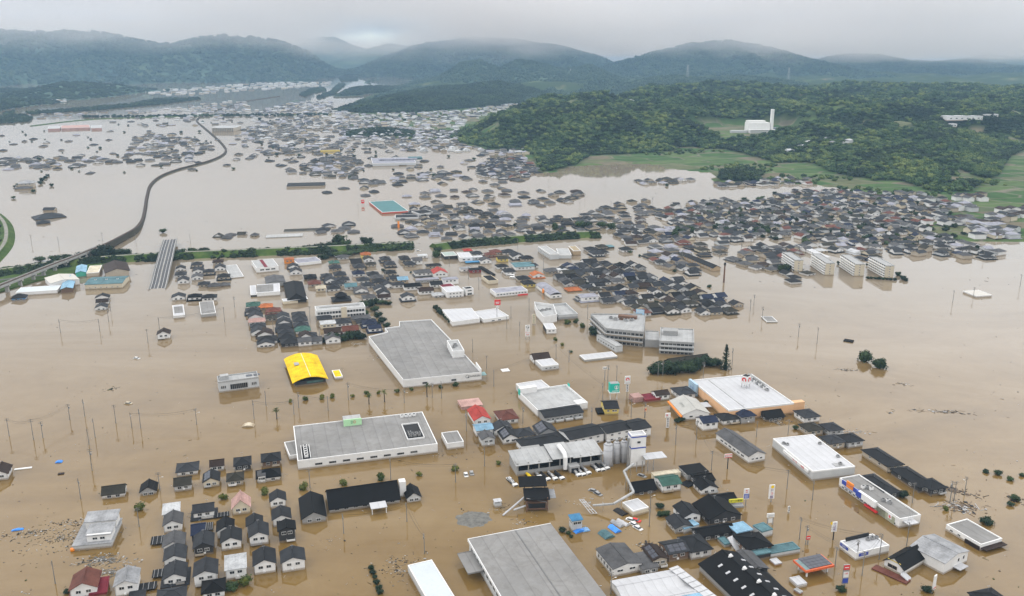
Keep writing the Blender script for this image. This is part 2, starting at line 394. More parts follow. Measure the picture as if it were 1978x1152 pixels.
def make_land():
    xs = np.concatenate([np.arange(-600, 1900, 15.0), np.arange(1900, 3900, 60.0)]); ys = np.concatenate([np.arange(760, 2300, 14.0), np.arange(2300, 5400, 50.0)])
    X, Y = np.meshgrid(xs, ys)
    Z = height(X, Y); sd = sdist(LAND, X, Y)
    fm = np.maximum.reduce([sdist(FOREST, X, Y), sdist(CLUMP, X, Y), sdist(COPSE, X, Y), sdist(FOOT, X, Y), (Y - 3050) * 1.0])
    fm = sstep((fm + 10) / 20) * (1 - sstep((sdist(PLANT, X, Y) + 8) / 16))
    fm = fm * (1 - sstep((clearing(X, Y) - 0.28) / 0.06))
    ny, nx = X.shape
    keep = sd > -45
    V = np.stack([X, Y, np.maximum(Z, -1.5)], -1).reshape(-1, 3)
    F = []
    for j in range(ny - 1):
        for i in range(nx - 1):
            if keep[j, i] or keep[j, i + 1] or keep[j + 1, i] or keep[j + 1, i + 1]:
                F.append((j * nx + i, j * nx + i + 1, (j + 1) * nx + i + 1, (j + 1) * nx + i))
    used = np.zeros(len(V), bool); used[np.array(F).ravel()] = True
    remap = np.cumsum(used) - 1
    me = bpy.data.meshes.new('ground'); me.from_pydata(V[used].tolist(), [], remap[np.array(F)].tolist())
    at = me.attributes.new('wood', 'FLOAT', 'POINT'); at.data.foreach_set('value', fm.reshape(-1)[used].astype(np.float32))
    me.polygons.foreach_set('use_smooth', [True] * len(F)); me.update()
    m, t, b = new_mat('fields_and_woodland_floor')
    g = N(t, 'ShaderNodeNewGeometry'); pos = g.outputs['Position']
    mp = N(t, 'ShaderNodeMapping'); mp.inputs['Rotation'].default_value = (0, 0, R(-18)); mp.inputs['Scale'].default_value = (1 / 60, 1 / 34, 0); link(t, pos, mp.inputs[0])
    vo = N(t, 'ShaderNodeTexVoronoi', i_Scale=1.0, i_Randomness=0.55); vo.distance = 'CHEBYCHEV'; link(t, mp.outputs[0], vo.inputs['Vector'])
    sc = N(t, 'ShaderNodeSeparateColor'); link(t, vo.outputs['Color'], sc.inputs[0])
    fields = ramp(t, sc.outputs[0], [(0.0, (0.036, 0.078, 0.020)), (0.25, (0.068, 0.105, 0.034)), (0.5, (0.090, 0.100, 0.048)), (0.68, (0.045, 0.085, 0.024)), (0.84, (0.125, 0.108, 0.072)), (0.94, (0.075, 0.095, 0.045))])
    fields.node.color_ramp.interpolation = 'CONSTANT'
    vd = N(t, 'ShaderNodeTexVoronoi', i_Scale=1.0, i_Randomness=0.55); vd.feature = 'DISTANCE_TO_EDGE'; link(t, mp.outputs[0], vd.inputs['Vector'])
    edge = ramp(t, vd.outputs['Distance'], [(0.0, (1, 1, 1)), (0.05, (0, 0, 0))])
    fields = mixc(t, edge, fields, (0.14, 0.125, 0.095))
    n2 = N(t, 'ShaderNodeTexNoise', i_Scale=0.06, i_Detail=5.0); link(t, pos, n2.inputs['Vector'])
    fields = mixc(t, 1.0, fields, ramp(t, n2.outputs['Fac'], [(0.3, (0.75,) * 3), (0.7, (1.2,) * 3)]), 'MULTIPLY')
    a = N(t, 'ShaderNodeAttribute', attribute_name='wood')
    c = mixc(t, a.outputs['Fac'], fields, (0.022, 0.04, 0.014))
    link(t, c, b.inputs['Base Color']); b.inputs['Roughness'].default_value = 0.95; b.inputs['Specular IOR Level'].default_value = 0.1
    me.materials.append(m)
    o = place(me, 'ground')
    set_props(o, 'green fields and wooded ground rising on the right', 'ground', None, 'structure')
make_land()

# ================================================================== TREE CROWNS AND FORESTS
def leaf_mat(name, dark, mid, light, rnd=0.3):
    m, t, b = new_mat(name)
    oi = N(t, 'ShaderNodeObjectInfo')
    g = N(t, 'ShaderNodeNewGeometry')
    n = N(t, 'ShaderNodeTexNoise', i_Scale=0.013, i_Detail=6.0, i_Roughness=0.75); link(t, g.outputs['Position'], n.inputs['Vector'])
    ri = g.outputs['Random Per Island']
    a = N(t, 'ShaderNodeMath', operation='MULTIPLY_ADD'); a.inputs[1].default_value = 0.45; link(t, oi.outputs['Random'], a.inputs[0])
    k = N(t, 'ShaderNodeMath', operation='MULTIPLY_ADD'); k.inputs[1].default_value = 0.30; k.inputs[2].default_value = -0.80; link(t, ri, k.inputs[0])
    k2 = N(t, 'ShaderNodeMath', operation='MULTIPLY_ADD'); k2.inputs[1].default_value = 2.1; link(t, n.outputs['Fac'], k2.inputs[0]); link(t, k.outputs[0], k2.inputs[2])
    link(t, k2.outputs[0], a.inputs[2])
    c = ramp(t, a.outputs[0], [(0.25, dark), (0.62, mid), (0.98, light)])
    link(t, c, b.inputs['Base Color']); b.inputs['Roughness'].default_value = 0.8; b.inputs['Specular IOR Level'].default_value = 0.2
    return m
M_LEAF = leaf_mat('woodland_leaves', (0.010, 0.028, 0.011), (0.042, 0.080, 0.025), (0.140, 0.175, 0.046))
M_LEAF_DARK = leaf_mat('dark_leaves', (0.005, 0.013, 0.006), (0.011, 0.025, 0.010), (0.040, 0.066, 0.022))
M_BARK = mat('bark', (0.07, 0.055, 0.04), 0.95)

def crown_mesh(name, n, size, seed, sx=1.0, sz=0.75, material=None, lobes=5, core=0.80):
    """uneven leafy crown about 1 m in radius: dark core plus many leaf clumps on overlapping lobes"""
    rnd = random.Random(seed); mb = MB()
    L = [(Vector((0, 0, 0)), 0.72)]
    for k in range(lobes):
        a = 2 * math.pi * (k + rnd.random() * 0.6) / lobes
        L.append((Vector((math.cos(a) * 0.48, math.sin(a) * 0.48, rnd.uniform(-0.18, 0.42))), rnd.uniform(0.36, 0.56)))
    for c, r in L:                                  # core: small closed hulls
        i = len(mb.v); rr = r * core
        rings = [(0.0, 1.0), (0.8, 0.5), (0.8, -0.4), (0.0, -0.9)]
        mb.v.append((c.x * sx, c.y * sx, (c.z + rr) * sz))
        for q, h in ((0.85, 0.5), (0.9, -0.35)):
            for j in range(6):
                t = j * math.pi / 3 + h
                s_ = rnd.uniform(0.85, 1.12)
                mb.v.append(((c.x + rr * q * s_ * math.cos(t)) * sx, (c.y + rr * q * s_ * math.sin(t)) * sx, (c.z + rr * h) * sz))
        mb.v.append((c.x * sx, c.y * sx, (c.z - rr * 0.9) * sz))
        for j in range(6):
            k = (j + 1) % 6
            for f in ((i, i + 1 + j, i + 1 + k), (i + 1 + j, i + 7 + j, i + 7 + k), (i + 1 + j, i + 7 + k, i + 1 + k), (i + 13, i + 7 + k, i + 7 + j)):
                mb.f.append(f); mb.m.append(0)
    for k in range(n):
        c, r = L[rnd.randrange(len(L))]
        th = rnd.uniform(0, 2 * math.pi); cz = rnd.uniform(-0.55, 1.0); sr = math.sqrt(max(0, 1 - cz * cz))
        d = Vector((sr * math.cos(th), sr * math.sin(th), cz))
        p = c + d * r * rnd.uniform(0.86, 1.12)
        nrm_ = (d + Vector((rnd.uniform(-.7, .7), rnd.uniform(-.7, .7), rnd.uniform(-.3, .7)))).normalized()
        a = nrm_.cross(Vector((rnd.uniform(-1, 1), rnd.uniform(-1, 1), 0.3))).normalized(); b = nrm_.cross(a)
        s1 = size * rnd.uniform(0.6, 1.3); s2 = s1 * rnd.uniform(0.5, 0.9)
        q = [p + a * s1, p + b * s2, p - a * s1 * 0.8, p - b * s2]
        mb.face([(v.x * sx, v.y * sx, v.z * sz) for v in q])
    return mb.mesh(name, material or M_LEAF)

forest_col = bpy.data.collections.new('crown_library')
for k in range(4):
    me = crown_mesh('wood_crown', 95, 0.20, 40 + k, sz=(0.8, 0.95, 0.7, 1.15)[k])
    forest_col.objects.link(bpy.data.objects.new('wood_crown', me))
forest_dark_col = bpy.data.collections.new('dark_crown_library')
for k in range(3):
    me = crown_mesh('dark_crown', 80, 0.22, 60 + k, sz=(0.8, 1.0, 0.7)[k], material=M_LEAF_DARK)
    forest_dark_col.objects.link(bpy.data.objects.new('dark_crown', me))

M_LEAF_FAR = leaf_mat('mountain_leaves', (0.016, 0.034, 0.030), (0.036, 0.066, 0.048), (0.075, 0.110, 0.066))
forest_far_col = bpy.data.collections.new('far_crown_library')
for k in range(2):
    forest_far_col.objects.link(bpy.data.objects.new('far_crown', crown_mesh('far_crown', 60, 0.24, 70 + k, sz=(0.8, 1.0)[k], material=M_LEAF_FAR, lobes=4)))
def scatter_group(col):
    ng = bpy.data.node_groups.new('scatter_crowns', 'GeometryNodeTree')
    ng.interface.new_socket('Geometry', in_out='INPUT', socket_type='NodeSocketGeometry')
    ng.interface.new_socket('Geometry', in_out='OUTPUT', socket_type='NodeSocketGeometry')
    gi = ng.nodes.new('NodeGroupInput'); go = ng.nodes.new('NodeGroupOutput')
    ci = ng.nodes.new('GeometryNodeCollectionInfo'); ci.inputs[0].default_value = col
    ci.inputs['Separate Children'].default_value = True; ci.inputs['Reset Children'].default_value = True
    ip = ng.nodes.new('GeometryNodeInstanceOnPoints'); ip.inputs['Pick Instance'].default_value = True
    a1 = ng.nodes.new('GeometryNodeInputNamedAttribute'); a1.data_type = 'FLOAT'; a1.inputs[0].default_value = 'size'
    a2 = ng.nodes.new('GeometryNodeInputNamedAttribute'); a2.data_type = 'FLOAT'; a2.inputs[0].default_value = 'turn'
    cx_ = ng.nodes.new('ShaderNodeCombineXYZ')
    ng.links.new(gi.outputs[0], ip.inputs['Points']); ng.links.new(ci.outputs[0], ip.inputs['Instance'])
    ng.links.new(a2.outputs[0], cx_.inputs[2]); ng.links.new(cx_.outputs[0], ip.inputs['Rotation'])
    ng.links.new(a1.outputs[0], ip.inputs['Scale']); ng.links.new(ip.outputs[0], go.inputs[0])
    return ng
SC_WOOD = scatter_group(forest_col); SC_DARK = scatter_group(forest_dark_col); SC_FAR = scatter_group(forest_far_col)
def scatter(name, label, cat, pts, sizes, group=SC_WOOD, seed=0):
    rng = np.random.default_rng(seed)
    me = bpy.data.meshes.new(name); me.from_pydata(np.asarray(pts).tolist(), [], [])
    n = len(pts)
    me.attributes.new('size', 'FLOAT', 'POINT').data.foreach_set('value', np.asarray(sizes, np.float32))
    me.attributes.new('turn', 'FLOAT', 'POINT').data.foreach_set('value', rng.uniform(0, 6.28, n).astype(np.float32))
    o = place(me, name); md = o.modifiers.new('crowns', 'NODES'); md.node_group = group
    set_props(o, label, cat, None, 'stuff')
    return o
def jitter_grid(poly, step, rng, inset=0.0):
    q = np.asarray(poly); x0, y0 = q.min(0); x1, y1 = q.max(0)
    X, Y = np.meshgrid(np.arange(x0, x1, step), np.arange(y0, y1, step))
    X = (X + rng.uniform(-.45, .45, X.shape) * step).ravel(); Y = (Y + rng.uniform(-.45, .45, Y.shape) * step).ravel()
    k = sdist(poly, X, Y) > inset
    return X[k], Y[k]
def make_forests():
    rng = np.random.default_rng(3)
    X, Y = jitter_grid(FOREST, 7.0, rng)
    k = (sdist(PLANT, X, Y) < -6) & ((Y < 2000) | (rng.random(len(X)) < 0.5)) & (X < 1500 + (Y - 1200) * 0.3)
    X, Y = X[k], Y[k]
    gap = clearing(X, Y) > 0.30
    X, Y = X[~gap], Y[~gap]
    s = rng.uniform(3.4, 6.2, len(X)) * np.where(Y > 2000, 1.35, 1.0)
    Z = height(X, Y); con = (fbm(X / 85 + 40, Y / 110, 4) + 0.25 * rng.standard_normal(len(X)) * .5) > 0.10
    scatter('forest', 'lighter broadleaf and bamboo forest on the low hills right of the flood', 'forest', np.stack([X, Y, Z + s * 0.55], 1)[~con], s[~con], SC_WOOD, 1)
    scatter('forest', 'dark conifer stands among the lighter forest on the low hills', 'forest', np.stack([X, Y, Z + s * 0.55], 1)[con], s[con], SC_DARK, 5)
    X, Y = jitter_grid(FOOT, 9.0, rng)
    s = rng.uniform(4.5, 7.5, len(X))
    scatter('forest', 'dark forest on the foothill behind the lakeside town', 'forest', np.stack([X, Y, height(X, Y) + s * 0.5], 1), s, SC_DARK, 2)
    for poly, lab, sd_ in ((COPSE, 'dark copse in the middle of the flooded town, below the foothill', 3), (CLUMP, 'dark tree clump at the water edge below the meadow', 4)):
        X, Y = jitter_grid(poly, 6.0, rng)
        s = rng.uniform(4.0, 6.5, len(X))
        scatter('copse', lab, 'copse', np.stack([X, Y, height(X, Y) + s * 0.6], 1), s, SC_DARK, sd_)
    # crowns along the nearer ridges
    for (V, nt, nx), lab, seed in ((V_M1, 'woodland on the cloud-topped left mountain', 17), (V_M4, 'woodland on the broad blue mountain', 18), (V_M5, 'woodland on the round blue mountain', 19), (V_M6, 'woodland on the hazy right mountain', 20), (V_L4, 'woodland covering the dark hill with pylons', 11), (V_L6, 'woodland covering the middle hill', 12), (V_L8, 'woodland covering the long hill behind the factories', 13),
                             (V_L9, 'woodland covering the low hill on the left', 14), (V_L9b, 'woodland on the left knoll', 15), (V_L10, 'woodland on the riverside foothill', 16)):
        G = V.reshape(nt, nx, 3); n = 16000 if seed < 14 or seed > 16 else 4500
        a = rng.uniform(0, nt - 1.001, n); b = rng.uniform(0, nx - 1.001, n)
        i = a.astype(int); j = b.astype(int); fa = (a - i)[:, None]; fb = (b - j)[:, None]
        p = G[i, j] * (1 - fa) * (1 - fb) + G[i + 1, j] * fa * (1 - fb) + G[i, j + 1] * (1 - fa) * fb + G[i + 1, j + 1] * fa * fb
        p = p[(p[:, 2] > 0.8) & (np.abs(p[:, 0]) < p[:, 1] * 0.68)]
        s = rng.uniform(6.0, 11.0, len(p)) * (1.7 if seed > 16 else 1.0); p[:, 2] += s * 0.2
        scatter('woodland', lab, 'woodland', p, s, SC_DARK if seed in (14, 15, 16) else SC_WOOD if seed == 13 else SC_FAR, seed)
make_forests()

# ================================================================== AIR
def make_air():
    m = bpy.data.materials.new('haze'); m.use_nodes = True; t = m.node_tree; t.nodes.clear()
    o_ = N(t, 'ShaderNodeOutputMaterial'); v = N(t, 'ShaderNodeVolumePrincipled')
    v.inputs['Color'].default_value = (0.45, 0.72, 1.0, 1); v.inputs['Density'].default_value = 0.000064; v.inputs['Anisotropy'].default_value = 0.0
    link(t, v.outputs[0], o_.inputs['Volume'])
    mb = MB(); mb.box(0, 5600, -4.0, 900, 16000, 12600)
    o = mb.build('haze', m)
    set_props(o, 'pale blue rain haze over the whole plain', 'haze', None, 'stuff')
    # stratus cloud deck with a soft ragged base lying on the mountain tops, broken over the far valley
    m2 = bpy.data.materials.new('stratus_cloud'); m2.use_nodes = True; t = m2.node_tree; t.nodes.clear()
    o_ = N(t, 'ShaderNodeOutputMaterial'); v = N(t, 'ShaderNodeVolumePrincipled')
    v.inputs['Color'].default_value = (0.915, 0.855, 0.81, 1)
    g = N(t, 'ShaderNodeNewGeometry'); pos = g.outputs['Position']
    mp = N(t, 'ShaderNodeMapping'); mp.inputs['Scale'].default_value = (0.0017, 0.0012, 0.006); link(t, pos, mp.inputs[0])
    nn = N(t, 'ShaderNodeTexNoise', i_Scale=1.0, i_Detail=5.0, i_Roughness=0.6); link(t, mp.outputs[0], nn.inputs['Vector'])
    def mth(op, a_, b_, c_=None):
        n = N(t, 'ShaderNodeMath', operation=op)
        for i, s_ in enumerate((a_, b_, c_)):
            if s_ is None: continue
            if isinstance(s_, (int, float)): n.inputs[i].default_value = s_
            else: link(t, s_, n.inputs[i])
        return n.outputs[0]
    sp = N(t, 'ShaderNodeSeparateXYZ'); link(t, pos, sp.inputs[0])
    hgt = mth('MULTIPLY_ADD', sp.outputs['X'], 0.014, sp.outputs['Z'])          # the base sinks to the right
    hgt = mth('MULTIPLY_ADD', sp.outputs['Y'], 0.006, hgt)
    hgt = mth('MULTIPLY_ADD', nn.outputs['Fac'], 330.0, hgt)
    mr = N(t, 'ShaderNodeMapRange', interpolation_type='SMOOTHSTEP', n_1=288.0, n_2=480.0, n_3=0.0, n_4=0.0011); link(t, hgt, mr.inputs[0])
    gx, gy, gz = PD(722, 66, 7400)
    sh = N(t, 'ShaderNodeCombineXYZ'); link(t, mth('MULTIPLY_ADD', sp.outputs['Y'], -gx / gy, sp.outputs['X']), sh.inputs[0]); link(t, sp.outputs['Y'], sh.inputs[1]); link(t, sp.outputs['Z'], sh.inputs[2])
    d1 = N(t, 'ShaderNodeVectorMath', operation='SUBTRACT'); d1.inputs[1].default_value = (0, gy, gz); link(t, sh.outputs[0], d1.inputs[0])
    d2 = N(t, 'ShaderNodeVectorMath', operation='MULTIPLY'); d2.inputs[1].default_value = (1 / 460, 1 / 5600, 1 / 120); link(t, d1.outputs[0], d2.inputs[0])
    d3 = N(t, 'ShaderNodeVectorMath', operation='LENGTH'); link(t, d2.outputs[0], d3.inputs[0])
    hole = N(t, 'ShaderNodeMapRange', interpolation_type='SMOOTHSTEP', n_1=0.3, n_2=1.6, n_3=0.0, n_4=1.0); link(t, mth('ADD', d3.outputs['Value'], mth('MULTIPLY_ADD', nn.outputs['Fac'], 2.6, -1.3)), hole.inputs[0])
    mp2 = N(t, 'ShaderNodeMapping'); mp2.inputs['Scale'].default_value = (0.0007, 0.0006, 0.004); link(t, pos, mp2.inputs[0])
    n5 = N(t, 'ShaderNodeTexNoise', i_Scale=1.0, i_Detail=4.0, i_Roughness=0.6); link(t, mp2.outputs[0], n5.inputs['Vector'])
    thick = N(t, 'ShaderNodeMapRange', n_1=0.38, n_2=0.62, n_3=0.12, n_4=1.9); link(t, n5.outputs['Fac'], thick.inputs[0])
    link(t, mth('MULTIPLY', mth('MULTIPLY', mr.outputs[0], thick.outputs[0]), hole.outputs[0]), v.inputs['Density'])
    link(t, v.outputs[0], o_.inputs['Volume'])
    mb = MB(); mb.box(0, 7600, 70, 860, 15000, 5800)
    o = mb.build('low_cloud', m2); set_props(o, 'grey low cloud lying on the mountain tops, thin over the far valley', 'low_cloud', None, 'stuff')
make_air()
# ================================================================== COLOURS OF ROOFS, WALLS, GLASS
def roof_mat(name, c, tile=True):
    return mat('roof_' + name, c, 0.62, 0.22, 0.30, 0.22, 0.16, ribs=0.55 if tile else 0.28, rib_axis='Y' if tile else 'X', spec=0.10)
ROOF = {k: roof_mat(k, c) for k, c in dict(slate=(.029, .031, .035), black=(.005, .005, .0055), brown=(.032, .021, .017), grey=(.075, .075, .078), redbrown=(.120, .045, .033),
        navy=(.016, .022, .045), olive=(.034, .032, .025), charcoal=(.018, .019, .021)).items()}
ROOF.update({k: roof_mat(k, c, False) for k, c in dict(red=(.33, .045, .035), blue=(.06, .20, .36), teal=(.085, .165, .185), white=(.43, .44, .45), pink=(.40, .25, .22),
        orange=(.36, .115, .04), green=(.045, .105, .085), pale=(.27, .275, .285), maroon=(.17, .022, .035), sky=(.21, .36, .48), yellow=(.72, .47, .004), cream=(.48, .43, .33), lilac=(.27, .27, .31)).items()})
WALL = {k: mat('wall_' + k, c, 0.8, 0.05, 0.12, 0.5, 0.05, spec=0.25, mud=0.75) for k, c in dict(white=(.64, .635, .62), cream=(.52, .46, .35), beige=(.38, .33, .26), grey=(.27, .27, .265),
        brown=(.13, .085, .06), dark=(.035, .035, .036), yellow=(.56, .44, .12), tan=(.36, .27, .17), peach=(.62, .38, .21), pale=(.44, .45, .45), maroon=(.18, .03, .03), blue=(.10, .26, .48), orange=(.55, .19, .03), red=(.45, .05, .035), green=(.07, .34, .25)).items()}
M_FLAT = mat('flat_roof_grey', (.205, .202, .197), 0.85, 0.12, 0.10, 0.05, 0.05, ribs=0.055, rib_axis='X', spec=0.2, pond=0.55)
M_FLATW = mat('flat_roof_white', (.435, .44, .455), 0.6, 0.05, 0.06, 0.08, 0.04, ribs=0.09, rib_axis='X', spec=0.3, pond=0.22)
M_FLATL = mat('flat_roof_light', (.34, .345, .345), 0.7, 0.10, 0.14, 0.12, 0.05, ribs=0.10, rib_axis='X', spec=0.3, pond=0.5)
M_TRIM = mat('white_trim', (.64, .64, .63), 0.6, 0.04, 0.06, 0.5, 0.04)
M_STEEL = mat('steel', (.33, .33, .33), 0.45, 0.10, 0.2, 0.6, 0.08, metal=0.5)
M_RUST = mat('rusty_steel', (.14, .075, .045), 0.8, 0.25, 0.35, 0.5, 0.1)
M_CONC = mat('concrete', (.30, .295, .28), 0.9, 0.14, 0.28, 0.25, 0.08)
M_ASPH = mat('asphalt', (.075, .075, .078), 0.9, 0.12, 0.15, 0.3, 0.0)
M_DARK = mat('dark_opening', (.012, .012, .013), 0.8, 0.1, 0.1, 0.5, 0.0)
M_POLE = mat('weathered_concrete_pole', (.17, .165, .155), 0.9, 0.1, 0.2, 0.5, 0.1)
M_SOLAR = mat('solar_glass', (.022, .026, .042), 0.18, 0.1, 0.05, 0.3, 0.1, spec=0.6)
M_BLACK = mat('black_print', (.015, .015, .015), 0.6, 0.0, 0.0, 1.0, 0.0)
M_RED = mat('red_print', (.55, .03, .03), 0.5, 0.03, 0.05, 0.5, 0.0)
M_BLUE = mat('blue_print', (.03, .06, .32), 0.5, 0.03, 0.05, 0.5, 0.0)
M_YEL = mat('yellow_print', (.75, .52, .01), 0.5, 0.03, 0.05, 0.5, 0.0)
M_TEAL = mat('teal_print', (.01, .40, .31), 0.5, 0.03, 0.05, 0.5, 0.0)
M_ORANGE = mat('orange_print', (.72, .22, .02), 0.5, 0.03, 0.05, 0.5, 0.0)
M_LIME = mat('pale_green_paint', (.38, .62, .36), 0.6, 0.04, 0.08, 0.5, 0.0)
M_TARP = mat('blue_tarpaulin', (.03, .20, .62), 0.5, 0.12, 0.1, 1.2, 0.1)
def glass_mat():
    m, t, b = new_mat('window_glass')
    oi = N(t, 'ShaderNodeObjectInfo')
    link(t, ramp(t, oi.outputs['Random'], [(0.0, (.010, .012, .014)), (0.7, (.03, .034, .038)), (1.0, (.11, .11, .10))]), b.inputs['Base Color'])
    b.inputs['Roughness'].default_value = 0.12; b.inputs['Specular IOR Level'].default_value = 0.5
    return m
M_GLASS = glass_mat()

# ================================================================== BUILDING KIT (all local: x along the front, -y the front)
def rot90(q): return [(-y, x, z) for x, y, z in q]
def roof_gable(w, d, ze, rise, axis='y', o=0.5, t=0.20, og=0.4):
    mb = MB()
    W, D = (w, d) if axis == 'y' else (d, w)
    s = rise / (W / 2); ex = W / 2 + o; zb = ze - o * s
    pr = [(-ex, zb + t), (0, ze + rise + t), (ex, zb + t), (ex, zb), (0, ze + rise), (-ex, zb)]
    y0, y1 = -D / 2 - og, D / 2 + og
    f = rot90 if axis == 'x' else (lambda q: q)
    n = len(pr)
    for k in range(n):
        a, b = pr[k], pr[(k + 1) % n]
        mb.face(f([(a[0], y0, a[1]), (a[0], y1, a[1]), (b[0], y1, b[1]), (b[0], y0, b[1])]))
    for y, r in ((y0, 1), (y1, -1)):
        mb.face(f([(p[0], y, p[1]) for p in (pr[0], pr[5], pr[4], pr[1])][::r])); mb.face(f([(p[0], y, p[1]) for p in (pr[1], pr[4], pr[3], pr[2])][::r]))
    zr = ze + rise + t                                   # ridge cap
    cap = [(-0.22, zr - 0.10), (-0.16, zr + 0.14), (0.16, zr + 0.14), (0.22, zr - 0.10)]
    for k in range(3):
        a, b = cap[k], cap[k + 1]
        mb.face(f([(a[0], y0 - .02, a[1]), (a[0], y1 + .02, a[1]), (b[0], y1 + .02, b[1]), (b[0], y0 - .02, b[1])]))
    for y, r in ((y0 - .02, 1), (y1 + .02, -1)): mb.face(f([(a[0], y, a[1]) for a in cap][::-r]))
    return mb
def roof_hip(w, d, ze, rise, o=0.6, t=0.20, z0off=0.0):
    mb = MB(); ex, ey = w / 2 + o, d / 2 + o; zb = ze - 0.15
    if d >= w: r = max(0.25, (d - w) / 2); A, B = (0, -r), (0, r)
    else: r = max(0.25, (w - d) / 2); A, B = (-r, 0), (r, 0)
    zt = ze + rise
    c = [(-ex, -ey), (ex, -ey), (ex, ey), (-ex, ey)]
    b = [(*p, zb) for p in c]; e = [(*p, zb + t) for p in c]; a3, b3 = (*A, zt), (*B, zt)
    for k in range(4): mb.face([b[k], b[(k + 1) % 4], e[(k + 1) % 4], e[k]])
    mb.face(b[::-1])
    if d >= w:
        mb.face([e[0], e[1], a3]); mb.face([e[1], e[2], b3, a3]); mb.face([e[2], e[3], b3]); mb.face([e[3], e[0], a3, b3])
    else:
        mb.face([e[0], e[1], b3, a3]); mb.face([e[1], e[2], b3]); mb.face([e[2], e[3], a3, b3]); mb.face([e[3], e[0], a3])
    up = Vector((0, 0, 0.05))
    mb.tube([Vector(a3) + up, Vector(b3) + up], 0.17, 5)
    for p, q in ((e[0], a3), (e[3], a3 if d < w else b3), (e[1], b3 if d < w else a3), (e[2], b3)):
        mb.tube([Vector(p) + up * .6, Vector(q) + up], 0.11, 4)
    return mb
def roof_shed(w, d, ze, rise, o=0.4, t=0.18):
    mb = MB(); x, y = w / 2 + o, d / 2 + o
    lo = [(-x, -y, ze), (x, -y, ze), (x, y, ze + rise), (-x, y, ze + rise)]
    hi = [(p[0], p[1], p[2] + t) for p in lo]
    mb.face(hi); mb.face(lo[::-1])
    for k in range(4): mb.face([lo[k], lo[(k + 1) % 4], hi[(k + 1) % 4], hi[k]])
    return mb
def roof_arch(w, d, ze, rise, o=0.8, t=0.35, n=12):
    mb = MB(); R_ = []
    for k in range(n + 1):
        a = -1 + 2 * k / n
        R_.append((a * (w / 2 + o), ze + rise * (1 - a * a)))
    y0, y1 = -d / 2 - o, d / 2 + o
    for k in range(n):
        (xa, za), (xb, zb) = R_[k], R_[k + 1]
        mb.face([(xa, y0, za + t), (xb, y0, zb + t), (xb, y1, zb + t), (xa, y1, za + t)])
        mb.face([(xa, y0, za), (xa, y1, za), (xb, y1, zb), (xb, y0, zb)])
        mb.face([(xa, y0, za), (xb, y0, zb), (xb, y0, zb + t), (xa, y0, za + t)])
        mb.face([(xb, y1, zb), (xa, y1, za), (xa, y1, za + t), (xb, y1, zb + t)])
    for (x, z), r in ((R_[0], 1), (R_[-1], -1)):
        mb.face([(x, y0, z), (x, y0, z + t), (x, y1, z + t), (x, y1, z)][::r])
    return mb
def walls(w, d, ze, rise=0.0, axis=None, zb=-1.2):
    mb = MB()
    if axis is None:
        mb.box(0, 0, zb, ze, w, d); return mb
    W, D = (w, d) if axis == 'y' else (d, w)
    f = rot90 if axis == 'x' else (lambda q: q)
    x, y = W / 2, D / 2
    for sy, r in ((-y, 1), (y, -1)):
        mb.face(f([(-x, sy, zb), (x, sy, zb), (x, sy, ze), (0, sy, ze + rise), (-x, sy, ze)][::r]))
    mb.face(f([(x, -y, zb), (x, y, zb), (x, y, ze), (x, -y, ze)])); mb.face(f([(-x, y, zb), (-x, -y, zb), (-x, -y, ze), (-x, y, ze)]))
    mb.face(f([(-x, -y, ze), (0, -y, ze + rise), (0, y, ze + rise), (-x, y, ze)][::-1])); mb.face(f([(0, -y, ze + rise), (x, -y, ze), (x, y, ze), (0, y, ze + rise)][::-1]))
    return mb
_win = {}
def window_mesh(ww, hh, mull=1, frame=None):
    k = (round(ww, 2), round(hh, 2), mull, frame)
    if k not in _win:
        mb = MB(); t = 0.08
        mb.box(0, -.03, hh / 2, hh / 2 + t, ww + 2 * t, .14); mb.box(0, -.03, -hh / 2 - t, -hh / 2, ww + 2 * t, .14)
        for s in (-1, 1): mb.box(s * (ww / 2 + t / 2), -.03, -hh / 2, hh / 2, t, .14)
        for i in range(mull): mb.box(-ww / 2 + ww * (i + 1) / (mull + 1), -.03, -hh / 2, hh / 2, 0.06, .10)
        mb.face([(-ww / 2, -.015, -hh / 2), (ww / 2, -.015, -hh / 2), (ww / 2, -.015, hh / 2), (-ww / 2, -.015, hh / 2)], 1)
        _win[k] = mb.mesh('window', [frame or M_TRIM, M_GLASS])
    return _win[k]
def add_windows(e, w, d, face, n, zc, ww=1.4, hh=1.0, margin=0.12, name='window', frame=None, mull=1, mesh=None):
    L = w if face in 'fb' else d
    for i in range(n):
        a = (-0.5 + margin + (1 - 2 * margin) * ((i + 0.5) / n)) * L
        p, yaw = {'f': ((a, -d / 2 - .02, zc), 0), 'b': ((a, d / 2 + .02, zc), math.pi), 'l': ((-w / 2 - .02, a, zc), -math.pi / 2), 'r': ((w / 2 + .02, a, zc), math.pi / 2)}[face]
        place(mesh or window_mesh(ww, hh, mull, frame), name, e, p, yaw)
def lower_roof_mesh(w, d, o=1.3, z0=0.35, z1=1.05):
    mb = MB(); a, b = w / 2 + o, d / 2 + o; c, f = w / 2 - .05, d / 2 - .05
    O = [(-a, -b, z0), (a, -b, z0), (a, b, z0), (-a, b, z0)]; I = [(-c, -f, z1), (c, -f, z1), (c, f, z1), (-c, f, z1)]; U = [(p[0], p[1], z0 - .15) for p in O]
    for k in range(4):
        j = (k + 1) % 4
        mb.face([O[k], O[j], I[j], I[k]]); mb.face([U[k], U[j], O[j], O[k]])
    mb.face(U[::-1])
    return mb
_hm = {}
def cached(key, fn, name, m):
    if key not in _hm: _hm[key] = fn().mesh(name, m)
    return _hm[key]

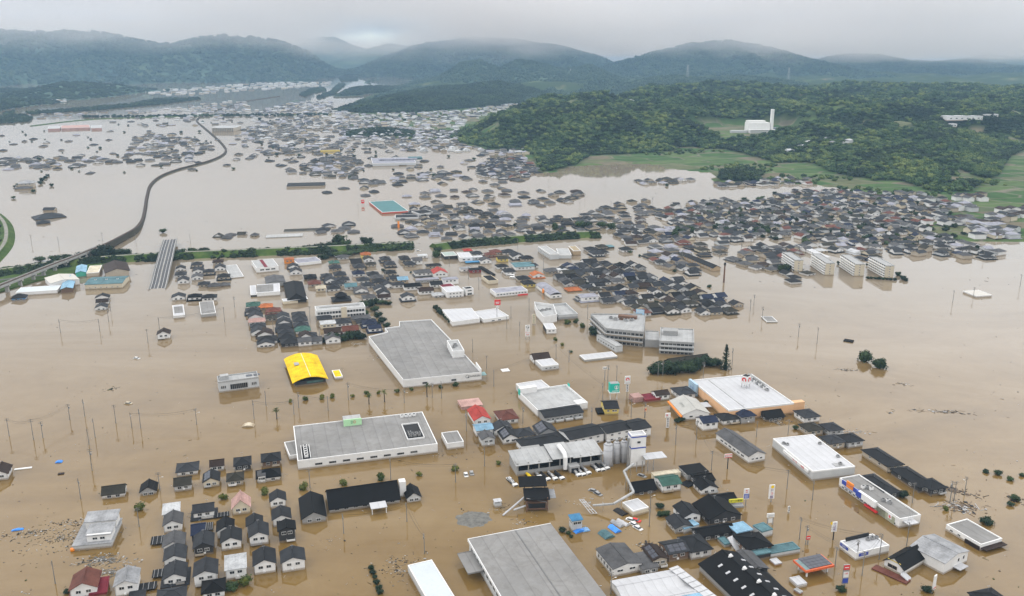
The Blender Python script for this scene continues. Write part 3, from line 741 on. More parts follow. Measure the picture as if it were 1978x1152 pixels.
AUTO = []                 # things whose label is finished once all stand: (object, look, pixel x, pixel y)
RDESC = dict(slate='slate-grey', black='black', brown='dark brown', grey='mid-grey', redbrown='reddish brown', navy='navy', olive='olive-brown', charcoal='charcoal', red='bright red', blue='blue',
             teal='teal', white='white', pink='pink', orange='orange', green='dark green', pale='pale grey', maroon='maroon', sky='sky-blue', yellow='yellow', cream='cream', lilac='lilac-grey')
KDESC = dict(gable='gable end forward', side='ridge across', hip='hipped', shed='lean-to', flat='flat')
YAW0 = R(16.5)
hrnd = random.Random(11)
HOUSES = [0]
def house(px, py, kind='gable', roof='slate', wall='white', w=7.2, d=8.5, ze=3.0, rise=1.8, yaw=None, skirt=None, look=None, cat='house', name='house', wins=True, base=0.0, group='houses standing in the flood', solar=False, detail=False):
    zc = base + ze + rise * 0.45
    x, y = P(px, py, zc)
    yaw = YAW0 if yaw is None else R(yaw)
    e = empty(name, (x, y, base), yaw, None, cat, group)
    HOUSES[0] += 1
    K = (kind, round(w, 1), round(d, 1), round(ze, 1), round(rise, 1))
    ax = {'gable': 'y', 'side': 'x'}.get(kind)
    wm = cached(('w',) + K, lambda: walls(w, d, ze, rise, ax) if ax else walls(w, d, ze), 'wall', M_TRIM)
    rm = cached(('r',) + K, lambda: roof_gable(w, d, ze, rise, ax) if ax else roof_hip(w, d, ze, rise) if kind == 'hip' else roof_shed(w, d, ze, rise) if kind == 'shed' else roof_shed(w, d, ze, 0.05, 0.25), 'roof', M_TRIM)
    place(wm, 'wall', e, mats=[WALL.get(wall) or ROOF[wall]]); place(rm, 'roof', e, mats=[ROOF[roof]])
    if kind == 'shed':
        mb = MB(); mb.prism([(-w/2, -d/2), (w/2, -d/2), (w/2, d/2), (-w/2, d/2)], 0, 0.01)
        mb = MB(); b = [(-w/2, -d/2, ze - .01), (w/2, -d/2, ze - .01), (w/2, d/2, ze + rise - .02), (-w/2, d/2, ze + rise - .02)]
        mb.face([b[1], (w/2, d/2, ze - .01), b[2]]); mb.face([b[0], b[3], (-w/2, d/2, ze - .01)]); mb.face([(w/2, d/2, ze - .01), (-w/2, d/2, ze - .01), b[3], b[2]])
        mb.build('gable_wall', WALL[wall], e)
    if skirt is None: skirt = hrnd.random() < 0.22
    if skirt: place(cached(('s', round(w, 1), round(d, 1)), lambda: lower_roof_mesh(w, d), 'lower_roof', M_TRIM), 'lower_roof', e, mats=[ROOF[roof]])
    if wins and ze > 1.6:
        zw = ze - 1.15
        add_windows(e, w, d, 'f', 2 if w < 10 else 3, zw, 1.5, 1.05)
        side = 'l' if x > 0 else 'r'
        add_windows(e, w, d, side, 2, zw, 1.3, 0.95)
    if solar and ax:
        W = (w if ax == 'y' else d) / 2; L = d if ax == 'y' else w; sl = rise / W
        mb = MB()
        for i in range(3):
            for j in range(2):
                u0, u1 = W * (0.14 + 0.40 * j), W * (0.14 + 0.40 * j + 0.37); v0 = -L / 2 + L * (0.08 + 0.29 * i); v1 = v0 + L * 0.26
                q = [(-u0, v0, ze + rise - u0 * sl + .27), (-u1, v0, ze + rise - u1 * sl + .27), (-u1, v1, ze + rise - u1 * sl + .27), (-u0, v1, ze + rise - u0 * sl + .27)]
                mb.face((rot90([(p[0], p[1], p[2]) for p in q]) if ax == 'x' else q)[::-1])
        mb.build('solar_panel', M_SOLAR, e)
    if detail and ze > 2.1:
        r = hrnd.random()
        if r < .45:                                   # first-floor balcony with a railing
            bw = w * hrnd.uniform(.4, .62); bx = hrnd.choice([-1, 1]) * (w - bw) * .42
            mb = MB(); mb.box(bx, -d/2 - .55, .55, .70, bw, 1.1); mb.box(bx, -d/2 - 1.06, .70, 1.45, bw, .07)
            for s_ in (-1, 1): mb.box(bx + s_ * (bw/2 - .04), -d/2 - .52, .70, 1.45, .07, 1.0)
            mb.build('balcony', WALL[hrnd.choice(['pale', 'white', 'grey', 'beige'])], e)
        if r > .3:                                    # wall unit and downpipe
            mb = MB(); mb.box(w/2 * hrnd.uniform(-.2, .2), -d/2 - .2, .75, 1.35, .8, .34); mb.build('air_conditioner', M_TRIM, e)
        mb = MB(); mb.box(hrnd.choice([-1, 1]) * (w/2 - .15), -d/2 - .06, -.5, ze - .1, .09, .09); mb.build('downpipe', M_STEEL, e)
        if kind in ('gable', 'side', 'hip') and r > .25:
            zt = ze + rise; ax_, ay_ = (0, d * .18) if kind != 'side' else (w * .18, 0)
            mb = MB(); mb.tube([(ax_, ay_, zt), (ax_, ay_, zt + 1.9)], .035, 4); mb.box(ax_, ay_, zt + 1.75, zt + 1.8, 1.1, .05)
            for q in (-.45, -.15, .15, .45): mb.box(ax_ + q, ay_, zt + 1.76, zt + 1.79, .04, .7)
            mb.build('antenna', M_STEEL, e)
    AUTO.append((e, look or ('%s-roofed %s house, %s' % (RDESC[roof], WDESC.get(wall, wall), KDESC[kind])), px, py))
    return e
WDESC = dict(white='white', cream='cream', beige='beige', grey='grey', brown='brown', dark='dark-walled', yellow='yellow', tan='tan', pale='pale grey', maroon='maroon', blue='blue', peach='peach')

def frame_px(A, B, C, z):
    """front-left, front-right and back-right roof corners (photo pixels, at height z) -> centre, yaw, width, depth"""
    a, b, c = Vector(P(*A, z)), Vector(P(*B, z)), Vector(P(*C, z))
    u = b - a; v = c - b
    if v.length > 1.25 * u.length:                 # the longer side fixes the direction
        n = v.normalized(); u = Vector((n.y, -n.x)); w = abs((b - a).dot(u)); d = v.length
        ctr = b - u * (w / 2) + n * (d / 2)
        return ctr, math.atan2(u.y, u.x), w, d
    w = u.length; u.normalize(); n = Vector((-u.y, u.x)); s = (c - b).dot(u); d = (c - b).dot(n)
    ctr = a + u * (w / 2 + s / 2) + n * (d / 2)
    return ctr, math.atan2(u.y, u.x), w, abs(d)
def big(name, label, cat, A, B, C, z, group=None):
    ctr, yaw, w, d = frame_px(A, B, C, z)
    return empty(name, (ctr.x, ctr.y, 0), yaw, label, cat, group), w, d
def parapet_mb(w, d, z0, z1, t=0.4):
    mb = MB()
    mb.box(0, -d/2 + t/2, z0, z1, w, t); mb.box(0, d/2 - t/2, z0, z1, w, t)
    mb.box(-w/2 + t/2, 0, z0, z1, t, d - 2 * t); mb.box(w/2 - t/2, 0, z0, z1, t, d - 2 * t)
    return mb
def flat(name, label, cat, A, B, C, z, wall, roof, par=0.6, band=None):
    e, w, d = big(name, label, cat, A, B, C, z)
    walls(w, d, z - par - 0.2).build('wall', wall, e)
    mb = MB(); mb.box(0, 0, z - par - 0.2, z - par, w - 0.02, d - 0.02); mb.build('roof', roof, e)
    if par > 0.05: parapet_mb(w + .06, d + .06, z - par - 0.35, z).build('parapet', band or M_TRIM, e)
    return e, w, d
def gabled(name, label, cat, A, B, C, ze, rise, axis, wall, roof, o=0.5):
    e, w, d = big(name, label, cat, A, B, C, ze)
    walls(w, d, ze, rise, axis).build('wall', wall, e)
    roof_gable(w, d, ze, rise, axis, o).build('roof', roof, e)
    return e, w, d
def hipped(name, label, cat, A, B, C, ze, rise, wall, roof):
    e, w, d = big(name, label, cat, A, B, C, ze)
    walls(w, d, ze).build('wall', wall, e); roof_hip(w, d, ze, rise).build('roof', roof, e)
    return e, w, d
def text(s, size, loc, rot, m, parent, name='lettering', extrude=0.02, align='CENTER', sx=1.0):
    c = bpy.data.curves.new(name, 'FONT'); c.body = s; c.size = size; c.extrude = extrude; c.align_x = align; c.align_y = 'CENTER'
    c.materials.append(m)
    o = bpy.data.objects.new(name, c); COL.objects.link(o); o.parent = parent; o.location = loc; o.rotation_euler = rot; o.scale = (sx, 1, 1)
    return o
FRONT, LEFT, RIGHT = (R(90), 0, 0), (R(90), 0, R(-90)), (R(90), 0, R(90))
def disc(mb, cx, y, cz, r, m=0, n=20, a0=0.0, a1=2 * math.pi, r0=0.0, t=0.04):
    """flat ring or disc facing -y"""
    P0 = []; P1 = []
    for k in range(n + 1):
        a = a0 + (a1 - a0) * k / n
        P0.append((cx + r * math.cos(a), y - t, cz + r * math.sin(a))); P1.append((cx + r0 * math.cos(a), y - t, cz + r0 * math.sin(a)))
    for k in range(n):
        q = [P1[k], P0[k], P0[k + 1], P1[k + 1]]
        mb.face(q if r0 > 0 else [P1[k], P0[k], P0[k + 1]], m)
def unit(e, x, y, z, w, d, h, m=None, name='rooftop_unit'):
    """air conditioning unit: casing with a fan grille on top and feet"""
    mb = MB(); mb.box(0, 0, .15, h, w, d); mb.box(0, 0, h, h + .06, w * .7, d * .7, 0, 1)
    for sx in (-1, 1): mb.box(sx * w * .4, 0, 0, .15, .12, d * .9)
    o = mb.build(name, [m or M_STEEL, M_DARK], e); o.location = (x, y, z)
    return o
# ================================================================== LEVEE, RAILWAY, ROAD BRIDGE
def smooth_line(pts, n=6):
    p = [Vector(q) for q in pts]; out_ = []
    for i in range(len(p) - 1):
        a, b, c, d = p[max(i - 1, 0)], p[i], p[i + 1], p[min(i + 2, len(p) - 1)]
        for k in range(n):
            t = k / n
            out_.append(0.5 * ((2 * b) + (c - a) * t + (2 * a - 5 * b + 4 * c - d) * t * t + (3 * b - a - 3 * c + d) * t**3))
    out_.append(p[-1]); return out_
def ribbon(mb, line, prof, m=None, close_ends=True):
    """sweep a cross-section [(offset, dz, material)] along a 3-D line"""
    rows = []
    for k, p in enumerate(line):
        d = line[min(k + 1, len(line) - 1)] - line[max(k - 1, 0)]; d.z = 0; d.normalize(); n = Vector((d.y, -d.x, 0))
        i = len(mb.v); mb.v += [tuple(p + n * o + Vector((0, 0, z))) for o, z, *_ in prof]; rows.append(i)
    n = len(prof)
    for A, B in zip(rows, rows[1:]):
        for j in range(n - 1):
            mb.f.append((A + j, B + j, B + j + 1, A + j + 1)); mb.m.append(prof[j][2] if len(prof[j]) > 2 else 0)
    if close_ends:
        mb.f.append(tuple(range(rows[0], rows[0] + n))); mb.m.append(0)
        mb.f.append(tuple(range(rows[-1] + n - 1, rows[-1] - 1, -1))); mb.m.append(0)
def grass_mat():
    m, t, b = new_mat('levee_grass')
    g = N(t, 'ShaderNodeNewGeometry')
    n = N(t, 'ShaderNodeTexNoise', i_Scale=0.09, i_Detail=7.0, i_Roughness=0.7); link(t, g.outputs['Position'], n.inputs['Vector'])
    link(t, ramp(t, n.outputs['Fac'], [(0.3, (.020, .040, .010)), (0.5, (.045, .078, .018)), (0.72, (.095, .125, .034))]), b.inputs['Base Color'])
    b.inputs['Roughness'].default_value = 0.95; b.inputs['Specular IOR Level'].default_value = 0.1
    bp = N(t, 'ShaderNodeBump', i_Strength=0.8, i_Distance=0.8); link(t, n.outputs['Fac'], bp.inputs['Height']); link(t, bp.outputs[0], b.inputs['Normal'])
    return m
M_GRASS = grass_mat()
def W3(px, py, z=0.0): return Vector((*P(px, py, z), z))
LEV_A = smooth_line([W3(*q) for q in [(-260, 566), (-120, 545), (0, 530), (60, 521), (120, 513), (200, 505), (330, 497), (500, 490), (640, 484), (720, 480), (796, 477)]])
LEV_B = smooth_line([W3(*q) for q in [(838, 480), (900, 472), (960, 467), (1040, 461), (1100, 457), (1152, 455)]])
LEV_C = smooth_line([W3(*q) for q in [(-90, 395), (-40, 402), (-12, 415), (6, 432), (13, 452), (10, 474), (-4, 494), (-30, 520)]])
for line, w, h, lab in ((LEV_A, 13, 4.2, 'long grassy levee crossing the flood on the left'), (LEV_B, 12, 4.2, 'grassy levee continuing right of the flooded street'), (LEV_C, 9, 3.4, 'curved green bank at the left edge')):
    mb = MB(); ribbon(mb, line, [(-w, -1.2), (-w * .35, h * .78), (-2.6, h), (2.6, h), (w * .35, h * .78), (w, -1.2)])
    set_props(mb.build('levee', M_GRASS), lab, 'levee', None, 'structure')
    mb = MB(); up = Vector((0, 0, h + .03)); ribbon(mb, [p + up for p in line], [(-1.6, 0), (1.6, 0)], close_ends=False)
    set_props(mb.build('path', mat('path_gravel', (.20, .19, .165), .95, .2, .3, .2, 0)), 'path on top of the ' + lab, 'path', None, 'structure')
mb = MB()
q = [P(*a) for a in [(-200, 560), (0, 538), (90, 521), (205, 508), (225, 514), (130, 532), (70, 545), (0, 566), (-200, 600)]]
mb.prism(q, -1.2, 1.0); set_props(mb.build('river_bank', M_GRASS), 'low green bank under the railway at the left', 'river bank', None, 'structure')
mb = MB(); ribbon(mb, smooth_line([W3(-120, 552, 1.05), W3(0, 541, 1.05), W3(40, 536, 1.05), W3(90, 531, 1.05)]), [(-2.2, 0), (2.2, 0)], close_ends=False)
set_props(mb.build('road', M_ASPH), 'narrow road along the low green bank', 'road', None, 'structure')

def railway():
    pts = [(-90, 588, 7), (-40, 569, 7), (0, 552, 7), (50, 532, 6.8), (100, 512, 6.6), (135, 499, 6.4), (190, 477, 6), (215, 466, 5.4), (240, 453, 5), (262, 440, 4.6), (275, 422, 4.2), (280, 400, 4), (284, 376, 3.8), (291, 355, 3.6),
           (310, 339, 3.4), (340, 327, 3.2), (370, 319, 3), (400, 311, 3), (425, 301, 3), (436, 291, 3), (432, 280, 3), (415, 263, 3), (395, 246, 3), (383, 236, 3), (381, 229, 3), (398, 219, 3), (438, 206, 3), (475, 195, 3), (540, 185, 3)]
    pts = [(x, y + (z - 2) * .55 if x > 262 else y, z if x <= 262 else 2.0) for x, y, z in pts]
    line = smooth_line([W3(*p) for p in pts], 8)
    e = empty('railway_viaduct', tuple(line[0]), 0, 'winding railway track raised above the flood on the left', 'railway')
    o = line[0].copy(); L = [p - o for p in line]
    cut = 8 * 6 + 2
    mb = MB(); ribbon(mb, L[:cut + 1], [(-2.7, -1.3), (-2.7, .45), (-2.4, .45), (-2.4, 0), (2.4, 0), (2.4, .45), (2.7, .45), (2.7, -1.3), (-2.7, -1.3)])
    mb.build('deck', M_CONC, e)
    far = L[cut:]
    mb = MB(); ribbon(mb, far, [(-2.6, -4.5), (-1.6, -.1), (1.6, -.1), (2.6, -4.5)]); mb.build('embankment', mat('embankment_earth', (.040, .035, .022), .95, .3, .4, .08, 0), e)
    mb = MB(); up = Vector((0, 0, .03)); ribbon(mb, [p + up for p in L], [(-1.45, 0), (-1.2, .28), (1.2, .28), (1.45, 0)], close_ends=False); mb.build('ballast', mat('ballast', (.036, .030, .024), .95, .2, .3, .6, 0), e)
    for s in (-.72, .72):
        mb = MB(); ribbon(mb, [p + Vector((0, 0, .32)) for p in L], [(s - .07, 0), (s - .07, .16), (s + .07, .16), (s + .07, 0)], close_ends=False); mb.build('rail', M_RUST, e)
    pm = MB(); pm.box(0, 0, -9, -1.32, 2.6, 1.6); pm.box(0, 0, -2.3, -1.3, 5.4, 1.8); pm = pm.mesh('pier', M_CONC)
    acc = 0
    for a, b in zip(L[:cut], L[1:cut + 1]):
        acc += (b - a).length
        if acc > 13:
            acc = 0; d = (b - a); place(pm, 'pier', e, tuple(b), math.atan2(d.y, d.x) + R(90))
railway()

def road_bridge():
    c = smooth_line([W3(303, 562, -.6), W3(308, 545, 1.6), W3(313, 523, 4.4), W3(319, 500, 6.0), W3(324, 480, 5.6), W3(329, 463, 4.0)], 6)
    o = c[0].copy(); L = [p - o for p in c]
    e = empty('road_bridge', tuple(o), 0, 'four-lane road bridge sloping into the flood across the levee', 'bridge')
    mb = MB(); ribbon(mb, L, [(-6.2, -.9), (-6.2, .3), (-5.8, .3), (-5.8, 0), (5.8, 0), (5.8, .3), (6.2, .3), (6.2, -.9), (-6.2, -.9)]); mb.build('deck', M_CONC, e)
    mb = MB(); up = Vector((0, 0, .02)); ribbon(mb, [p + up for p in L], [(-5.7, 0), (5.7, 0)], close_ends=False); mb.build('carriageway', M_ASPH, e)
    for s, w, n in ((-5.2, .16, 'edge_line'), (5.2, .16, 'edge_line'), (0, .5, 'median_kerb'), (-2.7, .10, 'lane_line'), (2.7, .10, 'lane_line')):
        mb = MB(); ribbon(mb, [p + Vector((0, 0, .04)) for p in L], [(s - w, 0), (s - w, .12 if n == 'median_kerb' else .004), (s + w, .12 if n == 'median_kerb' else .004), (s + w, 0)], close_ends=False); mb.build(n, M_TRIM if n != 'median_kerb' else M_CONC, e)
    for s, h in ((-6.0, 1.1), (6.0, 1.5)):
        mb = MB(); ribbon(mb, [p + Vector((0, 0, .3)) for p in L], [(s - .06, 0), (s - .06, h), (s + .06, h), (s + .06, 0)]); mb.build('guard_rail', M_STEEL, e)
    pm = MB(); pm.box(0, 0, -9, -.92, 9, 1.4); pm = pm.mesh('pier', M_CONC)
    for k in (9, 15, 21, 27):
        d = L[k] - L[k - 1]; place(pm, 'pier', e, tuple(L[k]), math.atan2(d.y, d.x) + R(90))
road_bridge()

# ================================================================== LARGE BUILDINGS
def poly(name, label, cat, pts, z, wall, roof, par=0.6, group=None, band=None):
    """flat-roofed building on any outline; pts are roof corners (photo pixels at height z), first edge is the front"""
    q = [Vector(P(*p, z)) for p in pts]; u = (q[1] - q[0]).normalized(); yaw = math.atan2(u.y, u.x)
    c = sum(q, Vector((0, 0))) / len(q)
    e = empty(name, (c.x, c.y, 0), yaw, label, cat, group)
    L = [((p - c).dot(u), (p - c).dot(Vector((-u.y, u.x)))) for p in q]
    area = sum(a[0] * b[1] - b[0] * a[1] for a, b in zip(L, L[1:] + L[:1]))
    if area < 0: L = L[::-1]
    mb = MB(); mb.prism(L, -1.2, z - par - .2); mb.build('wall', wall, e)
    mb = MB(); mb.prism([(x * .999, y * .999) for x, y in L], z - par - .2, z - par); mb.build('roof', roof, e)
    mb = MB()
    for a, b in zip(L, L[1:] + L[:1]):
        dx, dy = b[0] - a[0], b[1] - a[1]; l = math.hypot(dx, dy)
        mb.box((a[0] + b[0]) / 2 - dy / l * .12, (a[1] + b[1]) / 2 + dx / l * .12, z - par - .3, z, l + .1, .34, math.atan2(dy, dx))
    mb.build('parapet', band or M_TRIM, e)
    return e, L
def edge_frame(a, b):
    return (a[0] + b[0]) / 2, (a[1] + b[1]) / 2, math.atan2(b[1] - a[1], b[0] - a[0]), math.hypot(b[0] - a[0], b[1] - a[1])

# --- grey-roofed superstore
e, L = poly('superstore', 'largest grey flat-roofed superstore with white walls in the middle of the flood', 'store', [(779, 734), (930, 719), (867, 652), (833, 617), (771, 621), (772, 630), (743, 634), (749, 641), (712, 650)], 5, WALL['white'], M_FLAT, .7)
x0, y0 = L[0]; x1, y1 = L[1]; fw = x1 - x0
mb = MB(); lx = x0 + fw * .815; ly = y0 - .06
disc(mb, lx, ly, 3.2, 1.0, 0, 20, 0.3, 5.4, .78); disc(mb, lx + .55, ly, 2.75, .42)
mb.build('logo', M_BLACK, e)
text('DUNKERI', 1.5, (x0 + fw * .91, ly - .05, 3.1), FRONT, M_BLACK, e, sx=1.05)
for f in (.27, .64): place(window_mesh(2.6, 1.0, 3, M_STEEL), 'louvre', e, (x0 + fw * f, ly, 2.0))
mb = MB(); mb.box(0, 0, 3.6, 6.6, .5, 12); o = mb.build('sign_fin', WALL['white'], e); o.location = (x1 - .1, y1 + 6.3, 0)
mb = MB(); mb.box(0, 0, 2.6, 2.9, 3.0, 5); o = mb.build('canopy', mat('teal_awning', (.18, .30, .30), .6), e); o.location = (x1 + 1.6, y1 + 3.0, 0)
# stair tower on its right side
e2, w, d = flat('stair_tower', 'white rooftop stair tower on the right edge of the largest grey store', 'tower', (875, 680), (897, 677), (885, 656), 8.5, WALL['white'], M_FLATL, .8)
unit(e2, 0, 1, 7.8, 2.5, 2.5, 1.2); unit(e2, -1.5, -2, 7.8, 1.5, 1.5, 1.0); add_windows(e2, w, d, 'f', 1, 3.2, 2.6, 1.6); add_windows(e2, w, d, 'l', 1, 3.2, 1.5, 1.2)

# --- yellow arched shop
def yellow_shop():
    e, w, d = big('yellow_roofed_shop', 'shop with a bright yellow arched roof standing alone in the flood', 'shop', (565, 737), (633, 731), (612, 686), 3.0)
    walls(w - 2, d - 2, 2.5).build('wall', WALL['dark'], e)
    roof_arch(w - 1, d - 1, 2.4, 2.6).build('roof', ROOF['yellow'], e)
    mb = MB(); mb.box(0.2, 0, 5.33, 5.43, .35, d); mb.build('ridge_strip', mat('pale_strip', (.62, .55, .36), .6), e)
    mb = MB(); mb.box(-4.5, 3, 5.0, 5.28, 2.6, 4.6); mb.build('skylight', M_STEEL, e)
    mb = MB(); mb.box(2.5, -d / 2 + .9, 1.2, 2.4, 9, .3); mb.build('shop_window', mat('green_glass', (.06, .12, .11), .2), e)
yellow_shop()
e, w, d = flat('kiosk', 'small yellow-roofed kiosk beside the yellow arched shop', 'kiosk', (647, 730), (662, 727), (656, 714), 1.6, WALL['white'], ROOF['yellow'], .25)

# --- grey store with the green sign wall
e, w, d = flat('discount_store', 'long grey-roofed store with a pale green rooftop sign wall', 'store', (593, 888), (862, 855), (800, 797), 4.6, WALL['white'], M_FLAT, .35)
mb = MB(); mb.box(0, 0, 4.3, 7.6, 8.6, .6); o = mb.build('sign_wall', M_LIME, e); o.location = (-w * .5 + w * .44, d * .5 - 6.5, 0)
mb = MB(); mb.box(0, 3.4, 4.3, 6.9, 8.4, 6.0); o = mb.build('sign_house', M_FLATL, e); o.location = (-w * .5 + w * .44, d * .5 - 6.4, 0)
for s, m_, dx in (('D', mat('green_print', (.02, .16, .10), .5), -.3), ('D', M_RED, .95)):
    o = text(s, 2.0, (-w * .5 + w * .44 + dx, d * .5 - 6.86, 6.1), FRONT, m_, e, 'logo_letter'); o.scale = (.8, 1, 1)
mb = MB()                                                     # sunken plant yard at the right end
mb.box(0, 0, 4.27, 4.35, 7.5, 17, 0, 1)
for sx in (-1, 1): mb.box(sx * 3.9, 0, 4.25, 5.0, .3, 17.4)
for sy in (-1, 1): mb.box(0, sy * 8.7, 4.25, 5.0, 7.5, .3)
o = mb.build('plant_yard', [M_TRIM, M_DARK], e); o.location = (w * .5 - 8.5, -2.5, 0)
for k in range(7): unit(e, w * .5 - 10.5 + 2.0 * (k % 3), -8.6 + 1.7 * (k // 3) + .6, 4.4, 1.5, 1.3, 1.3)
for k in range(4): unit(e, w * .5 - 10.8 + 2.0 * k, d * .5 - 3.5, 4.25, 1.6, 1.4, 1.2, M_TRIM)
mb = MB(); mb.box(0, 0, 4.26, 4.34, 3.4, 13, 0, 1)
for sx in (-1, 1): mb.box(sx * 1.8, 0, 4.25, 5.0, .25, 13.2)
o = mb.build('plant_yard', [M_TRIM, M_DARK], e); o.location = (-w * .5 + 4.0, -d * .5 + 8, 0)
for k in range(5): unit(e, -w * .5 + 4.0, -d * .5 + 3.2 + 2.4 * k, 4.4, 1.7, 1.7, 1.3, M_TRIM)
for k in range(8): place(window_mesh(3.0, .8, 3, M_STEEL), 'louvre', e, (-w * .5 + 9 + k * (w - 20) / 7.0, -d / 2 - .03, 1.9))
flat('store_annex', 'low grey annex on the left end of the store with the green sign', 'annex', (558, 878), (586, 876), (575, 850), 2.4, WALL['white'], M_FLAT, .3)
e, w, d = flat('loading_canopy', 'grey canopy on the right end of the store with the green sign', 'canopy', (864, 858), (896, 853), (884, 832), 3.2, WALL['white'], M_FLAT, .3)

# --- big grey warehouse at the bottom
e, w, d = big('warehouse', 'huge grey-roofed warehouse with a window wall, cropped by the bottom edge', 'warehouse', (1016, 1232), (1204, 1196), (1063, 1012), 6.0)
walls(w, d, 5.2).build('wall', WALL['pale'], e)
mb = MB(); mb.box(0, 0, 5.2, 5.9, w + .6, d + .6); mb.build('roof', M_FLAT, e)
mb = MB(); mb.box(-w/2 - .34, 0, 5.0, 6.05, .25, d + .9); mb.box(0, d/2 + .34, 5.0, 6.05, w + .6, .25); mb.build('eaves_trim', M_TRIM, e)
mb = MB(); mb.box(2, 0, 5.91, 6.03, .4, d); mb.build('roof_seam', mat('roof_seam', (.13, .13, .13), .9), e)
add_windows(e, w, d, 'l', 16, 3.6, 2.3, 1.9, .03, mull=1)
mb = MB(); mb.box(0, 0, 3.2, 3.45, 5.6, 13); mb.box(0, -6.6, 3.0, 3.6, 5.6, .2); mb.box(0, 6.6, 3.0, 3.6, 5.6, .2); o = mb.build('canopy', M_FLAT, e); o.location = (-w/2 - 2.9, d/2 - 10.5, 0)
e, w, d = flat('storage_hall', 'long white-roofed hall left of the huge warehouse at the bottom edge', 'hall', (880, 1255), (935, 1244), (834, 1081), 3.2, WALL['pale'], mat('white_sheet_roof', (.45, .49, .51), .5, .04, .08, .1, .0), .15)

# --- twin white-roofed store and its red sign
poly('twin_store', 'white curved-roof store with lower right wing behind a hedge', 'store', [(874, 622), (927, 615), (911, 595), (854, 598)], 3.6, WALL['white'], M_FLATW, .15)
e, w, d = flat('store_wing', 'lower white-roofed wing with parapets right of the hedged store', 'store', (929, 618), (978, 611), (964, 595), 3.0, WALL['white'], M_FLATW, .5)
add_windows(e, w, d, 'f', 2, 1.2, 2.0, .7, .25)

# --- market with grey roof and white parapets
e, w, d = flat('market', 'square market with pale grey roof, white parapets and teal corners', 'store', (1034, 793), (1131, 778), (1098, 742), 4.0, WALL['white'], M_FLATL, .9)
mb = MB(); mb.box(-w/2 + 5.0, d/2 - 1.0, 2.8, 6.2, 9.5, 3.0); mb.build('sign_parapet', WALL['white'], e)
for x, y in ((-w/2 - .08, d/2 - 1.5), (w/2 + .08, d/2 - 3.0)):
    mb = MB(); mb.box(x, y, 2.5, 5.6, .12, 2.6); mb.build('teal_panel', M_TEAL, e)
mb = MB(); mb.box(w/2 - 3, -d/2 + 3.2, 3.1, 3.6, 5, 5); mb.build('ramp', M_TRIM, e)
flat('office_block', 'flat white two-part block behind the square market', 'office', (1008, 756), (1058, 748), (1050, 733), 4.2, WALL['pale'], M_FLATW, .4)

# --- peach supermarket
e, w, d = flat('supermarket', 'white-roofed supermarket with peach walls and a rooftop cube sign', 'supermarket', (1402, 793), (1528, 779), (1458, 722), 6.0, WALL['peach'], M_FLATW, .5)
mb = MB(); mb.box(-w/2 + 9.5, 0, 5.51, 5.7, .5, d - 3); mb.build('roof_step', M_FLATL, e)
for k in range(9): unit(e, w/2 - 4.2, d/2 - 4 - k * 2.4, 5.5, 1.6, 1.4, 1.3, M_TRIM if k % 2 else M_STEEL)
mb = MB(); mb.box(w/2 - 2.4, d/2 - 9, 5.5, 6.9, .3, 17); mb.build('screen', M_FLATL, e)
mb = MB(); mb.box(0, 0, 0, 5.9, 6.2, 3.0); o = mb.build('porch', WALL['peach'], e); o.location = (w/2 + 3.1, -d/2 + 1.5, 0)
mb = MB(); mb.box(-w/2 - .7, d/2 - 4, -1, 6.6, 1.3, 9); mb.build('entrance_gable', mat('pale_blue_panel', (.30, .42, .52), .5), e)
text('スーパー', 1.2, (-w/2 - 1.4, d/2 - 4, 3.4), LEFT, M_BLUE, e)
def swirl(mb, y, cz, r, m=0, cx=0.0):
    disc(mb, cx, y, cz, r, m, 22, R(-40), R(215), r * .45)
    disc(mb, cx - r * .30, y - .01, cz - r * .25, r * .42, m, 10, R(150), R(300), 0)
def cube_sign():
    x, y = P(1440, 748, 5.6)
    e = empty('rooftop_sign', (x, y, 5.5), YAW0 + R(28), 'white cube sign with red swirls on the peach supermarket roof', 'sign')
    mb = MB(); mb.box(0, 0, 2.2, 6.6, 3.8, 3.8); mb.build('sign_box', WALL['white'], e)
    mb = MB(); mb.box(0, 0, 6.6, 6.75, 3.0, 3.0); mb.build('lid', M_DARK, e)
    for sx in (-1.5, 1.5):
        for sy in (-1.5, 1.5):
            mb = MB(); mb.tube([(sx, sy, 0), (sx, sy, 2.2)], .12); mb.build('leg', M_STEEL, e)
    mb = MB(); swirl(mb, -1.93, 4.7, 1.35); mb.build('logo', M_RED, e)
    mb = MB(); swirl(mb, -1.93, 4.7, 1.35); o = mb.build('logo', M_RED, e); o.rotation_euler = (0, 0, R(-90))
cube_sign()

# --- drugstore with blue signs: long front faces left
e, w, d = big('drugstore', 'long grey-roofed drugstore front with blue, orange and red signs', 'store', (1750, 1010), (1779, 994), (1660, 916), 4.2)
walls(w, d, 3.4).build('wall', WALL['white'], e)
mb = MB(); mb.box(0, 0, 3.4, 3.6, w - .02, d - .02); mb.build('roof', M_FLAT, e)
parapet_mb(w + .06, d + .06, 3.2, 4.1).build('parapet', M_TRIM, e)
def on_left(name, y, wy, z0, z1, t, m):
    mb = MB(); mb.box(-w/2 - t/2 - .03, y, z0, z1, t, wy); return mb.build(name, m, e)
on_left('blue_band', d/2 - 9.5, 15, 2.5, 4.3, .35, M_BLUE); on_left('sign_panel', d/2 - 7.0, 4.0, 2.7, 5.4, .5, M_YEL if False else M_ORANGE)
on_left('blue_fascia', d/2 - 13.5, 3.2, 2.3, 4.7, 1.4, M_BLUE); on_left('red_sign', d/2 - 18.5, 6.5, 2.9, 4.15, .4, mat('magenta_print', (.35, .02, .10), .5))
